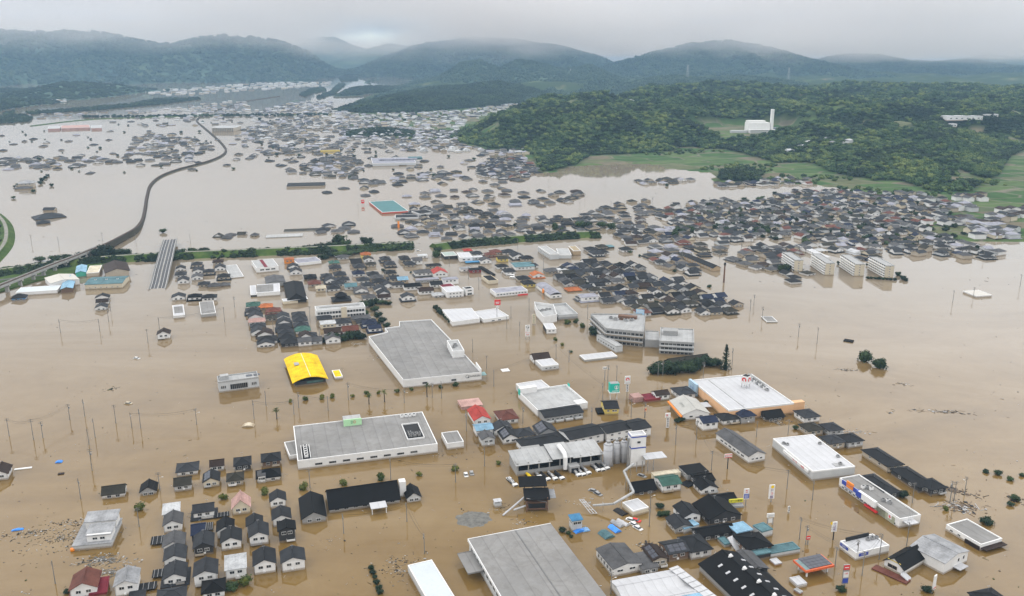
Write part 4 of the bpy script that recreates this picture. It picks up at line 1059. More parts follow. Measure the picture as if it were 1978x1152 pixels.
text('くすり', 1.2, (-w/2 - .50, d/2 - 18.5, 3.5), LEFT, M_TRIM, e); text('ドラッグ', .9, (-w/2 - .60, d/2 - 7, 4.0), LEFT, M_BLUE, e)
text('DRUG STORE', .9, (-w/2 - .10, d/2 - 6, 1.6), LEFT, M_BLUE, e)
on_left('olive_panel', d/2 - 25, 6, .3, 3.1, .12, mat('olive_panel', (.34, .35, .25), .7)); on_left('porch_fascia', -d/2 + 17.5, 10, 2.2, 4.9, 1.3, M_TRIM)
on_left('red_awning', -d/2 + 15, 7, .4, 1.0, 1.2, M_RED); on_left('olive_panel', -d/2 + 7.5, 10, .3, 3.1, .12, mat('olive_panel', (.34, .35, .25), .7))
on_left('square_sign', -d/2 + 5.0, 2.0, 1.5, 3.3, .25, M_TRIM)
mb = MB(); mb.box(0, 0, -.7, .7, .34, .05); mb.box(0, -.001, -.17, .17, 1.4, .05); o = mb.build('cross', M_RED, e); o.location = (-w/2 - .30, -d/2 + 5.0, 2.4); o.rotation_euler = (0, 0, R(-90))
for k, (x, y) in enumerate(((-1.2, d/2 - 10), (.2, d/2 - 10.8), (1.0, d/2 - 12.2), (-1.0, -d/2 + 14), (.4, -d/2 + 13), (.2, -d/2 + 11.5))): unit(e, x - w/2 + 5, y, 3.6, 1.4, 1.2, 1.3, M_STEEL if k % 2 else M_TRIM)
mb = MB(); mb.box(-1, -d/2 - 1.5, 2.6, 2.9, 5, 3); mb.build('porch_roof', M_FLATW, e)
add_windows(e, w, d, 'l', 14, .9, 1.4, .9, .04)

# --- white-roofed hall right of centre
e, w, d = flat('hall_store', 'large white-roofed store with red lettering on its left wall', 'store', (1574, 914), (1652, 901), (1570, 839), 4.6, WALL['pale'], M_FLATW, .25)
mb = MB(); mb.box(-w/2 - .45, -4, 2.7, 3.9, .8, d * .62); mb.build('fascia', M_TRIM, e)
text('セール', 1.3, (-w/2 - .92, -d * .12, 3.3), LEFT, M_RED, e); text('市場', 1.3, (-w/2 - .92, -d * .30, 3.3), LEFT, M_RED, e)
for x, y in ((-w/2 + 2, d/2 - 6), (-w/2 + 3, d/2 - 7.5), (w/2 - 2.5, d/2 - 10), (w/2 - 2, -d/2 + 10), (w/2 - 5, -d/2 + 3.5)): unit(e, x, y, 4.35, 1.3, 1.1, 1.0)
mb = MB(); mb.box(w/2 - 6, -d/2 + 3.4, 4.36, 4.55, 4.5, 3); mb.build('skylight', M_STEEL, e)
e, w, d = gabled('long_shed', 'long grey gabled hall left of the large white-roofed store', 'hall', (1450, 884), (1478, 876), (1414, 832), 3.6, 1.8, 'y', WALL['white'], ROOF['grey'])
add_windows(e, w, d, 'f', 3, 1.9, 1.2, .8); add_windows(e, w, d, 'l', 6, 1.8, 2.2, .9)

# --- hospital: two joined wings
e, L = poly('hospital', 'grey three-storey hospital with flat roof and rows of windows, main wing', 'hospital', [(1171, 634), (1243, 641), (1247, 606), (1141, 606)], 10.5, WALL['grey'], M_FLATL, .7, band=M_FLATL)
for z in (1.6, 4.9, 8.2):
    for (a, b, n) in ((L[0], L[1], 9), (L[3], L[0], 10)):
        mx, my, yw, l = edge_frame(a, b)
        for k in range(n):
            s = (k + .5) / n - .5
            place(window_mesh(1.9, 1.4, 1, M_STEEL), 'window', e, (mx + math.cos(yw) * s * l + math.sin(yw) * .04, my + math.sin(yw) * s * l - math.cos(yw) * .04, z), yw)
for (a, b) in ((L[0], L[1]), (L[3], L[0])):
    for z in (2.9, 6.2):
        mx, my, yw, l = edge_frame(a, b)
        mb = MB(); mb.box(0, -.45, 0, .9, l, .9); o = mb.build('balcony', WALL['pale'], e); o.location = (mx, my, z); o.rotation_euler = (0, 0, yw)
for k in range(5): unit(e, -8 + k * 3.4, 6 - (k % 2) * 2, 9.8, 2.4, 1.8, 1.5, M_RUST if k == 2 else M_STEEL)
mb = MB(); mb.box(0, 0, 9.8, 11.4, 12, 3.5); o = mb.build('roof_enclosure', M_RUST, e); o.location = (2, 11, 0)
mb = MB(); mb.box(0, 0, 9.8, 13.2, 5.5, .3); o = mb.build('roof_sign', mat('pale_blue_sign', (.25, .45, .62), .5), e); o.location = (L[2][0] - 3.5, L[2][1] - .8, 0)
text('病院', 2.4, (L[2][0] - 3.5, L[2][1] - .98, 11.7), FRONT, M_TRIM, e)
e, w, d = flat('hospital_wing', 'lower right wing of the grey hospital', 'hospital', (1274, 657), (1341, 662), (1340, 636), 8.6, WALL['grey'], M_FLATL, .6, M_FLATL)
for z in (1.2, 3.9, 6.6): add_windows(e, w, d, 'f', 8, z, 1.8, 1.2, .04, frame=M_STEEL)
for z in (2.4, 5.1):
    mb = MB(); mb.box(0, -d/2 - .4, z, z + .8, w, .8); mb.build('balcony', WALL['pale'], e)
mb = MB(); mb.box(-4, 2, 8.0, 11.0, 9, 6); mb.build('stair_house', WALL['grey'], e)
flat('link_block', 'low grey link between the two hospital wings', 'hospital', (1246, 655), (1274, 657), (1273, 640), 5.5, WALL['grey'], M_FLATL, .4, M_FLATL)
e, w, d = flat('hospital_annex', 'low grey annex in front of the main hospital wing', 'annex', (1192, 670), (1203, 667), (1165, 645), 4.6, WALL['pale'], M_FLATL, .4, M_FLATL)
add_windows(e, w, d, 'l', 7, 2.2, 1.6, 1.2, .05)
flat('entrance_canopy', 'long flat white canopy in the water in front of the hospital', 'canopy', (1128, 695), (1191, 688), (1183, 679), 1.4, M_CONC, M_FLATW, .12)

# --- four apartment blocks
for k, (fl, fr, br, lab) in enumerate((((1540, 505), (1552, 502), (1528, 487), 'leftmost'), ((1599, 510), (1613, 508), (1585, 490), 'second from the left'), ((1656, 512), (1671, 510), (1642, 492), 'third from the left'), ((1715, 515), (1728, 513), (1695, 496), 'rightmost'))):
    e, w, d = flat('apartment_block', '%s of the four cream apartment blocks standing in a row' % lab, 'apartment building', fl, fr, br, 10.6, WALL['cream'], M_FLATL, .4, M_FLATL)
    e['group'] = 'four apartment blocks in a row'
    for i in range(5):
        mb = MB(); mb.box(-w/2 - .55, 0, .35 + 2.05 * i, 1.15 + 2.05 * i, 1.1, d - .6); mb.build('balcony', WALL['white'], e)
        add_windows(e, w, d, 'l', 8, 1.75 + 2.05 * i, 2.0, .95, .02, frame=M_STEEL)
        add_windows(e, w, d, 'f', 1, 1.4 + 2.05 * i, .9, .8)

# --- concrete plant
def plant():
    e, w, d = big('plant_building', 'long grey concrete-plant shed with open dark bays behind parked trucks', 'factory', (993, 887), (1158, 865), (1152, 855), 7.0)
    d = 11.0
    mb = MB(); mb.box(0, d/2 - .2, -1.2, 6.0, w, .4); mb.box(-w/2 + .2, 0, -1.2, 6.0, .4, d); mb.box(w/2 - .2, 0, -1.2, 6.0, .4, d)
    mb.box(0, -d/2 + .2, -1.2, 2.2, w - .8, .4); mb.build('wall', WALL['grey'], e)
    mb = MB(); mb.box(0, 1.0, -1.1, 2.0, w - 1.2, d - 3); mb.build('floor_block', M_DARK, e)
    for k in range(9):
        mb = MB(); mb.box(-w/2 + .6 + k * (w - 1.2) / 8, -d/2 + .25, 2.2, 6.0, .5, .4); mb.build('post', M_CONC, e)
    a, b = -w/2 - .5, w/2 + .5; cuts = [a, a + w * .42, a + w * .66, b]; hs = (6.2, 7.0, 6.4)
    for i in range(3):
        o = roof_shed(cuts[i + 1] - cuts[i], d + 1.5, hs[i] - 1.1, 1.6, .05).build('roof', M_FLATL, e); o.location = ((cuts[i] + cuts[i + 1]) / 2, 0, 0)
    mb = MB(); mb.tube([(0, 2, 8.2), (0, -2, 8.2), (0, -5.5, 7.8), (0, -6.6, 6.6), (0, -6.8, 1)], 1.0, 10); o = mb.build('duct', M_TRIM, e); o.location = (2, 0, 0)
    mb = MB(); mb.box(0, 0, -1, 3.0, 4.6, 4.0); mb.box(0, -2.02, -1, 2.2, 3.2, .1, 0, 1); o = mb.build('porch', [WALL['grey'], M_DARK], e); o.location = (5.5, -d/2 - 2.0, 0)
    mb = MB(); mb.box(0, 0, -1, 5.2, 9, 6); o = mb.build('back_room', WALL['grey'], e); o.location = (-w * .22, d/2 + 3.2, 0)
plant()
def silo(px, py, r, h, lab):
    x, y = P(px, py)
    e = empty('cement_silo', (x, y, 0), YAW0, lab, 'silo', 'cement silos of the concrete plant')
    mb = MB(); mb.tube([(0, 0, -1), (0, 0, h)], r, 20); mb.tube([(0, 0, h), (0, 0, h + .7)], r, 20, 0, r * .5); mb.build('shell', M_FLATW, e, True)
    for z in (h * .4, h * .75):
        mb = MB(); mb.tube([(0, 0, z), (0, 0, z + .12)], r + .05, 20); mb.build('hoop', M_STEEL, e)
    mb = MB(); mb.box(0, 0, h + .6, h + 1.7, r * .7, r * .7); mb.build('filter', M_STEEL, e)
    mb = MB(); mb.box(r * .8, -r * .75, 0, h + .8, .35, .12); mb.build('ladder', M_STEEL, e)
silo(1174, 899, 2.1, 10.2, 'widest white cement silo, nearest the grey plant shed'); silo(1190, 894, 1.5, 9.8, 'middle slim white cement silo'); silo(1204, 892, 1.5, 9.8, 'slim white cement silo next to the tall white tower')
e, w, d = flat('batching_tower', 'tall white concrete batching tower with two dark blue stripes', 'tower', (1221, 842), (1249, 839), (1241, 831), 15.5, WALL['white'], M_FLATW, .5)
for z in (9.0, 14.3):
    parapet_mb(w + .16, d + .16, z, z + .55, .3).build('stripe', M_BLUE, e)
mb = MB(); mb.box(0, 0, 0, .28, 10, 6); o = mb.build('side_canopy', M_FLATW, e); o.location = (w/2 + 3.5, -3.5, 5.2)
for sx in (-1, 1): add_windows(e, w, d, 'f', 1, 12, 1.4, .9)
for k in range(4):
    mb = MB(); mb.tube([(-w/2 + 1 + k * 2.6, -d/2 - 4.5, -1), (-w/2 + 1 + k * 2.6, -d/2 - 4.5, 5.0)], .2); mb.build('leg', M_STEEL, e)
mb = MB(); mb.box(-w/2 - 1, -1, -1, 14, .8, .8); mb.build('bucket_lift', M_STEEL, e)
def conveyor():
    pts = [W3(1224, 897, 5.5), W3(1205, 912, 6.5), W3(1224, 952, 5.0), W3(1185, 975, 3.6), W3(1145, 978, 1.6)]
    o = pts[0].copy(); e = empty('conveyor', tuple(o), 0, 'white zigzag aggregate conveyor running from the tower into the water', 'conveyor')
    L = [p - o for p in pts]
    for a, b in zip(L, L[1:]):
        mb = MB(); ribbon(mb, [a, b], [(-.42, 0), (-.42, .6), (.42, .6), (.42, 0), (-.42, 0)]); mb.build('gallery', M_FLATL, e)
        n = max(2, int((b - a).length / 3))
        for k in range(1, n):
            p = a.lerp(b, k / n); mb = MB(); mb.tube([p, (p.x, p.y, -o.z - .8)], .09, 4); mb.build('trestle', M_STEEL, e)
    q0 = W3(1123, 965, 3.4) - o; q1 = W3(1147, 992, .6) - o
    for s in (-.8, 0, .8):
        mb = MB(); mb.tube([q0 + Vector((s, 0, 0)), q1 + Vector((s * 1.6, 0, 0))], .16, 5); mb.build('boom', M_FLATW, e)
    for k in range(5):
        p = q0.lerp(q1, k / 4); mb = MB(); mb.tube([p + Vector((-1.0, 0, 0)), p + Vector((1.2, 0, .1))], .10, 4); mb.build('cross_tie', M_FLATW, e)
conveyor()
def crusher():
    x, y = P(1035, 975)
    e = empty('crusher_tower', (x, y, 0), R(4), 'rusty dark crusher house with open decks and a boom', 'factory')
    for sx in (-1, 1):
        for sy in (-1, 1):
            mb = MB(); mb.box(sx * 4.2, sy * 5.5, -1, 6.0 + 1.5 * (sy > 0), .4, .4); mb.build('post', M_RUST, e)
    mb = MB(); mb.box(0, 0, .8, 1.2, 8.4, 11); mb.box(0, 0, 3.6, 3.9, 8.2, 10.8); mb.build('deck', M_RUST, e)
    mb = MB(); mb.box(0, -1, 1.2, 3.4, 6.6, 8); mb.box(1, 2, 3.9, 5.6, 4, 4); mb.build('machine', M_DARK, e)
    o = roof_shed(9.6, 7.0, 5.4, 1.2).build('roof', ROOF['black'], e); o.location = (0, -2.4, 0)
    o = roof_shed(10.6, 6.0, 7.4, 1.2).build('roof', ROOF['black'], e); o.location = (-1, 4.6, 0)
    o = roof_shed(2.6, 6, 5.0, .4).build('side_roof', ROOF['pale'], e); o.location = (6.0, -1, 0)
    for a, b in (((-4.5, -2, 5), (-14, -8, 0.2)), ((-4.5, -4.5, 2.2), (-9.5, -6.5, 1.6))):
        mb = MB(); mb.tube([a, b], .35, 6); mb.build('boom', M_FLATW, e)
    for k in range(4):
        mb = MB(); mb.tube([(-4.2, -5.5 + k * 3.6, 6), (4.2, -5.5 + k * 3.6, 3.9)], .1, 4); mb.build('brace', M_STEEL, e)
crusher()
e, w, d = flat('site_office', 'white flat-roofed site office beside the zigzag conveyor', 'office', (1221, 988), (1251, 980), (1234, 962), 2.6, WALL['cream'], M_FLATW, .2)
e = house(1112, 1000, 'shed', 'blue', 'pale', 4.0, 3.6, 4.6, .5, skirt=False, look='small hut with a bright blue roof', name='site_hut', cat='hut', group=None)
x, y = P(961, 978); e = empty('weigh_cabin', (x, y, 0), YAW0, 'small white lattice cabin left of the crusher house', 'cabin')
mb = MB(); mb.box(0, 0, -1, 1.8, 2.8, 2.4); mb.build('body', WALL['pale'], e); mb = MB(); mb.box(0, 0, 2.6, 2.75, 3.2, 2.8); mb.build('roof', M_FLATW, e)
for sx in (-1.3, 1.3):
    for sy in (-1.1, 1.1):
        mb = MB(); mb.box(sx, sy, 1.8, 2.6, .12, .12); mb.build('post', M_STEEL, e)

# --- lines of white two-storey terraces
for (A, B, C, lab, n) in (((1096, 851), (1161, 838), (1148, 818), 'left of the three dark-roofed white terraces behind the concrete plant', 4), ((1167, 839), (1215, 829), (1203, 811), 'middle of the three dark-roofed white terraces behind the concrete plant', 3),
                       ((1220, 833), (1254, 826), (1236, 808), 'right of the three dark-roofed white terraces, next to the white tower', 2)):
    e, w, d = gabled('terrace', lab, 'apartment building', A, B, C, 4.6, 1.3, 'x', WALL['white'], ROOF['charcoal'], .4)
    e['group'] = 'white terraces behind the concrete plant'
    for z in (1.0, 3.4): add_windows(e, w, d, 'f', n, z, 1.3, .8, .06)
    add_windows(e, w, d, 'l', 2, 3.2, 1.0, .8)
e, w, d = hipped('terrace', 'long dark hip-roofed white terrace directly behind the plant shed', 'apartment building', (1012, 867), (1094, 852), (1080, 835), 3.6, 1.6, WALL['white'], ROOF['charcoal'])
add_windows(e, w, d, 'f', 6, 2.3, 1.0, .7, .05)
e, w, d = gabled('terrace', 'dark-roofed grey apartment row below the square market', 'apartment building', (1048, 808), (1122, 797), (1115, 781), 3.4, 1.2, 'x', WALL['grey'], ROOF['charcoal'], .4)
for k in range(4):
    mb = MB(); mb.box(-w/2 + w * (k + .5) / 4, -d/2 - .5, .2, 1.3, w / 4 - 1.2, 1.0); mb.build('balcony', WALL['pale'], e)
add_windows(e, w, d, 'f', 8, 2.0, 1.3, 1.1, .03)

# --- white gabled shop with the orange edge
e, w, d = gabled('gabled_shop', 'off-white gabled shop with an orange left edge and faint roof letters', 'shop', (1325, 808), (1370, 798), (1344, 771), 3.2, 2.6, 'y', WALL['white'], mat('offwhite_roof', (.36, .355, .33), .7, .08, .15, .2, 0))
mb = MB(); mb.box(-w/2 - 1.0, 0, 2.2, 2.9, .9, d + 1.2); mb.build('orange_edge', M_ORANGE, e)
sl = math.atan2(2.6, w / 2)
o = text('coco', 2.6, (-w * .28, .2, 3.2 + 2.6 * .44 + .34), (0, 0, 0), mat('faint_print', (.28, .29, .27), .8), e, 'roof_letters'); o.rotation_euler = Matrix.Rotation(-sl, 4, 'Y').to_euler(); o.rotation_euler.rotate_axis('Z', R(-90))
add_windows(e, w, d, 'f', 2, 2.0, 1.6, .8)
mb = MB(); mb.box(w/2 + 2.5, 3, 2.2, 2.5, 5, 6); mb.build('side_canopy', M_FLATW, e)

# --- yellow shop house, red-walled group
e, w, d = gabled('yellow_house', 'pale yellow house with a dark roof under the teal sign', 'house', (1170, 793), (1195, 789), (1187, 774), 3.4, 1.6, 'x', WALL['yellow'], ROOF['charcoal'], .5)
for a in (-.25, .12, .3): place(window_mesh(1.0, .8), 'window', e, (a * w, -d/2 - .02, 2.2))
add_windows(e, w, d, 'l', 1, 2.0, 1.0, .8)
e['group'] = 'houses standing in the flood'
mb = MB(); mb.box(-w/2 - 1.8, -1, -1, .9, 3.4, 7); mb.build('lean_to', ROOF['black'], e)
e, w, d = flat('restaurant', 'low building with a deep red flat roof and pink sign wall', 'restaurant', (1243, 773), (1273, 769), (1267, 758), 2.0, WALL['maroon'], ROOF['maroon'], .2, WALL['maroon'])
mb = MB(); mb.box(-w/2 - 2.6, 1.5, -1, 2.8, 5.5, 6); mb.build('sign_wall', ROOF['pink'], e)

# --- two-part white shop, small cube, angular white store
e, w, d = flat('white_shop', 'flat white-roofed half of the paired shop left of the hospital canopy', 'shop', (1047, 708), (1079, 704), (1066, 692), 3.2, WALL['pale'], M_FLATW, .3); add_windows(e, w, d, 'f', 3, 1.6, 1.2, .8)
e, w, d = flat('small_office', 'little white cube office with dark left wall, alone above the paired shop', 'office', (1057, 638), (1075, 635), (1068, 624), 3.8, WALL['white'], M_FLATW, .2); add_windows(e, w, d, 'f', 2, 2.4, 1.3, .9)
mb = MB(); mb.box(-w/2 - .06, 0, -1, 3.3, .1, d - .2); mb.build('side_panel', WALL['dark'], e)
e, L = poly('angular_store', 'angular white store with high parapet walls and open grey yard', 'store', [(1050, 612), (1076, 607), (1069, 588), (1032, 583), (1036, 596)], 6.0, WALL['white'], M_FLATL, 1.6)
for k in range(6): unit(e, -4 + k * 1.8, 2 - (k % 2), 4.4, 1.4, 1.2, 1.1)
e, w, d = flat('loading_yard', 'grey walled loading yard on the right of the angular white store', 'yard', (1078, 608), (1116, 606), (1093, 585), 4.0, WALL['grey'], M_FLATL, 1.5, WALL['pale'])

# --- lilac-roofed shop with orange ball, cream black-roofed shops, long lilac store
e, w, d = big('barrel_shop', 'long shop with a lilac barrel roof and an orange ball sign', 'shop', (1065, 572), (1085, 569), (1057, 549), 3.0)
walls(w, d, 3.0).build('wall', WALL['white'], e); roof_arch(w, d, 3.0, 1.6, .3).build('roof', ROOF['lilac'], e)
mb = MB(); mb.tube([(-w/2 - .9, -1, 2.6), (-w/2 - .3, -1, 2.6)], 1.8, 18); mb.build('ball_sign', M_ORANGE, e); add_windows(e, w, d, 'f', 2, 1.6, 1.6, .9)
e, w, d = flat('long_store', 'long white store with lilac-grey roof and a red corner band', 'store', (955, 567), (1017, 561), (1010, 552), 3.6, WALL['white'], ROOF['lilac'], .25)
add_windows(e, w, d, 'f', 10, 2.2, 1.5, .9, .03)
mb = MB(); mb.box(w/2 - 4, -d/2 - .06, -.8, 1.1, 8, .1); mb.build('red_band', M_RED, e)
e, w, d = flat('black_roofed_shop', 'cream shop with a black flat roof beside the long lilac-roofed store', 'shop', (944, 543), (962, 541), (948, 531), 3.4, WALL['cream'], ROOF['black'], .3, WALL['cream'])
e, w, d = flat('walkway_roof', 'long thin dark walkway roof in the water behind the cream black-roofed shop', 'canopy', (950, 531), (957, 530), (931, 514), 1.3, M_DARK, ROOF['black'], .1, ROOF['black'])

# --- school
e, w, d = flat('school', 'long white two-storey school with a cream stair bay', 'school', (611, 600), (706, 592), (701, 584), 7.2, WALL['white'], M_FLATL, .35)
for z in (1.8, 4.8): add_windows(e, w, d, 'f', 16, z, 1.5, 1.5, .02, frame=M_STEEL)
mb = MB(); mb.box(2.0, -d/2 - .35, -1, 8.0, 3.6, .7); mb.build('stair_bay', WALL['cream'], e)
mb = MB(); mb.box(0, 2, 6.9, 7.2, w - 6, 2.4); mb.build('roof_ridge', M_STEEL, e)

# --- grey office on the left, house with stacked roofs
e, w, d = flat('government_office', 'grey two-storey office alone in open water with roof panels', 'office', (421, 738), (499, 728), (496, 717), 6.4, WALL['pale'], M_FLATL, .6, M_FLATL)
mb = MB(); mb.box(0, -d/2 - .04, 1.2, 4.0, 9, .08); mb.build('window_band', M_GLASS, e)
for k in range(10):
    mb = MB(); mb.box(-4.5 + k, -d/2 - .10, 1.2, 4.0, .14, .1); mb.build('mullion', M_STEEL, e)
for sx in (-1, 1):
    for k in range(3): place(window_mesh(.5, 1.4, 0, M_STEEL), 'window', e, (sx * w * .38 + (k - 1) * .9, -d/2 - .02, 2.9))
for x in (6, 10):
    mb = MB(); mb.box(x, .6, 5.85, 6.05, 3.2, 2.6); mb.build('solar_panel', M_SOLAR, e)
mb = MB(); mb.box(-7, 0, 5.8, 8.2, 4.4, 3.4); mb.build('roof_house', M_FLATL, e)
def stacked_house():
    x, y = P(188, 1022, 3.5)
    e = empty('stacked_roof_house', (x, y, 0), R(11), 'large pale house with two stepped grey roofs at the lower left', 'house')
    walls(13.5, 17, 2.0).build('wall', WALL['pale'], e)
    o = roof_shed(13.5, 17, 2.0, .35, .3).build('roof', ROOF['pale'], e)
    o = walls(8.4, 6.5, 5.0, zb=1.5).build('wall', WALL['white'], e); o.location = (2.2, -3.6, 0)
    o = roof_shed(8.8, 7.0, 4.7, .8, .3).build('roof', ROOF['pale'], e); o.location = (2.2, -3.4, 0)
    o = walls(11, 5.4, 5.6, zb=1.5).build('wall', WALL['white'], e); o.location = (.8, 5.2, 0)
    o = roof_shed(11.4, 6.0, 5.4, 1.0, .3).build('roof', ROOF['pale'], e); o.location = (.8, 5.4, 0)
    for x_, z in ((.8, 4.2), (3.4, 4.2)): place(window_mesh(1.6, .9), 'window', e, (x_, -6.87, z - .8))
    place(window_mesh(1.6, .9), 'window', e, (.6, 2.48, 4.2))
    mb = MB(); mb.tube([(-7.0, -8.4, .2), (-7.0, -8.4, 1.0)], .8, 10); mb.build('orange_tank', M_ORANGE, e)
stacked_house()

# --- black-roofed hall
def black_hall():
    e, w, d = big('black_roofed_hall', 'long hall with a sooty black tiled roof and white entrance canopy', 'hall', (640, 982), (776, 962), (757, 930), 2.6)
    d = 13.5
    walls(w, d, 2.4, 4.2, 'x').build('wall', WALL['pale'], e); roof_gable(w, d, 2.4, 4.2, 'x', 1.0).build('roof', ROOF['black'], e)
    add_windows(e, w, d, 'f', 7, 1.2, 1.7, .8, .04)
    e2 = house(603, 975, 'gable', 'black', 'grey', 9, 17, 2.4, 2.4, skirt=False, look='black-roofed wing with grey gable joined to the left end', name='hall_wing', cat='house')
    mb = MB(); mb.box(0, 0, 2.5, 2.75, 6.5, 5.2); o = mb.build('canopy', M_FLATW, e); o.location = (w * .17, -d/2 - 4.0, 0)
    for sx in (-2.8, 2.8):
        mb = MB(); mb.tube([(w * .17 + sx, -d/2 - 6.2, -1), (w * .17 + sx, -d/2 - 6.2, 2.5)], .18); mb.build('canopy_post', M_TRIM, e)
    mb = MB(); mb.box(0, 0, -1, 7.0, 2.6, 3.0); o = mb.build('white_stack', WALL['white'], e); o.location = (w/2 + 2.2, -1, 0)
    house(796, 948, 'gable', 'black', 'pale', 5.5, 8, 2.2, 2.0, skirt=False, look='small black-gabled house joined to the right end of the black hall', cat='house')
black_hall()

# --- bottom right halls
e, w, d = gabled('tiled_hall', 'white hall with a pale grey ribbed tile roof right of the huge warehouse', 'hall', (1183, 1100), (1238, 1088), (1207, 1050), 3.4, 1.2, 'y', WALL['white'], ROOF['grey'], .35)
for a in (-.25, .18): place(window_mesh(2.2, .8), 'window', e, (a * w, -d/2 - .02, 2.2))
add_windows(e, w, d, 'l', 5, 1.9, 1.5, 1.6, .05)
def vent_hall():
    e, w, d = big('vent_hall', 'big black-roofed hall with white vents and skylights at the bottom edge', 'hall', (1492, 1222), (1590, 1202), (1436, 1068), 3.4)
    walls(w, d, 3.0, 3.4, 'y').build('wall', WALL['grey'], e); roof_gable(w, d, 3.0, 3.4, 'y', .6).build('roof', ROOF['black'], e)
    s = 3.4 / (w / 2)
    for k in range(4):
        y = d/2 - 5 - k * 8.2
        mb = MB(); mb.tube([(0, y, 6.5), (0, y, 7.3)], .38, 8); mb.tube([(0, y, 7.3), (0, y, 7.9)], .75, 8, 0, .3); mb.tube([(-.9, y, 6.9), (.9, y, 6.9)], .3, 6); mb.build('roof_vent', M_TRIM, e)
    for sx in (-1, 1):
        for k in range(7):
            x = sx * w * .26; y = d/2 - 6 - k * 4.6; z = 6.4 - abs(x) * s + .24
            mb = MB(); mb.box(0, 0, 0, .22, 1.7, .8); o = mb.build('skylight', M_FLATW, e); o.location = (x, y, z); o.rotation_euler = (0, sx * math.atan(s), 0)
vent_hall()
e, w, d = big('greenhouse_shed', 'white corrugated twin-bay shed left of the big black-roofed hall', 'shed', (1238, 1185), (1375, 1158), (1300, 1098), 3.2)
walls(w, d, 2.6).build('wall', WALL['white'], e)
for k in range(2):
    o = roof_gable(w - .2, d / 2 - .1, 2.6, 1.1, 'x', .1, .2, .3).build('roof', M_FLATW, e); o.location = (0, -d / 4 + k * d / 2, 0)
e, w, d = big('canopy_strip', 'white ribbed canopy strip between the twin-bay shed and the black-roofed hall', 'canopy', (1378, 1166), (1396, 1160), (1309, 1092), 4.2)
mb = MB(); mb.box(0, 0, 3.9, 4.1, w, d); mb.build('roof', M_FLATW, e)
for k in range(8):
    mb = MB(); mb.box(0, -d/2 + d * (k + .5) / 8, 4.1, 4.22, w, .25); mb.build('rib', M_STEEL, e)
for k in range(5):
    mb = MB(); mb.box(0, -d/2 + d * (k + .5) / 5, -1, 3.9, .3, .3); mb.build('post', M_STEEL, e)
e, w, d = big('blue_roof_porch', 'light blue porch roof at the bottom edge below the white canopy strip', 'porch', (1330, 1168), (1385, 1158), (1368, 1142), 3.9)
mb = MB(); mb.box(0, 0, 3.7, 3.95, w, d); mb.build('roof', ROOF['sky'], e)
for sx in (-1, 1):
    mb = MB(); mb.box(sx * w * .4, 0, -1, 3.7, .3, .3); mb.build('post', M_STEEL, e)

# --- service station
def station():
    e, w, d = big('station_canopy', 'petrol station canopy with a dark panelled roof and red-orange edge', 'canopy', (1556, 1104), (1611, 1092), (1587, 1070), 3.4)
    mb = MB(); mb.box(0, 0, 2.6, 3.4, w, d); mb.build('roof', mat('red_orange_fascia', (.50, .10, .035), .5), e)
    mb = MB()
    for i in range(5):
        for j in range(4):
            mb = MB(); mb.box(-w/2 + w * .16 + (i + .5) * w * .80 / 5, -d/2 + (j + .5) * d * .92 / 4 + .6, 3.43, 3.62, w * .80 / 5 - .12, d * .92 / 4 - .12); mb.build('roof_panel', M_SOLAR, e)
    mb = MB(); mb.box(-w/2 + 1.2, 0, 3.41, 3.5, 1.8, d - 1); mb.build('roof_strip', mat('teal_grey_strip', (.14, .20, .20), .6), e)
    for sx in (-1, 1):
        for sy in (-1, 1):
            mb = MB(); mb.box(sx * w * .36, sy * d * .3, -1, 2.6, .45, .45); mb.build('post', M_TRIM, e)
    text('ガソリン', .7, (-w * .18, -d/2 - .03, 3.0), FRONT, M_ORANGE, e)
station()
for (A, B, C, z, wl, rf, nm, lab) in (((1541, 1130), (1560, 1126), (1543, 1112), 1.4, WALL['white'], M_FLATW, 'car_wash', 'white flat canopy in the water left of the petrol station'), ((1545, 1145), (1551, 1142), (1539, 1135), .9, WALL['red'], M_FLATL, 'pump_kiosk', 'tiny grey-topped red kiosk below the white flat canopy'),
                             ((1496, 1090), (1509, 1087), (1501, 1077), 1.0, WALL['orange'], M_FLATW, 'pump_kiosk', 'tiny white-topped orange kiosk left of the petrol station'), ((1489, 1069), (1545, 1059), (1532, 1046), 2.2, WALL['pale'], ROOF['teal'], 'teal_shed', 'long flat teal-roofed shed left of the petrol station'),
                             ((1448, 1075), (1490, 1066), (1480, 1057), 2.6, WALL['dark'], ROOF['teal'], 'teal_shed', 'low teal-roofed shed below the black-roofed house'), ((1470, 1028), (1491, 1022), (1477, 1008), 3.0, WALL['pale'], ROOF['teal'], 'blue_shed', 'paired pale shed with teal-blue roofs beside the light blue roof'),
                             ((1425, 1029), (1456, 1022), (1434, 1007), 3.6, WALL['dark'], ROOF['sky'], 'blue_roof_shed', 'light blue flat roof above the black-roofed house'), ((1401, 1053), (1413, 1049), (1399, 1036), 1.4, WALL['pale'], ROOF['teal'], 'boat_shed', 'small teal shed next to the white slide'),
                             ((1265, 919), (1316, 912), (1308, 906), 3.0, WALL['cream'], ROOF['cream'], 'cream_store', 'low cream-roofed store behind the teal-roofed white house'), ((1322, 1022), (1350, 1012), (1338, 1003), 2.4, WALL['pale'], ROOF['sky'], 'carport', 'pale blue carport roof below the dark gabled house')):
    flat(nm, lab, 'shed' if 'shed' in nm else 'canopy', A, B, C, z, wl, rf, .12, rf)
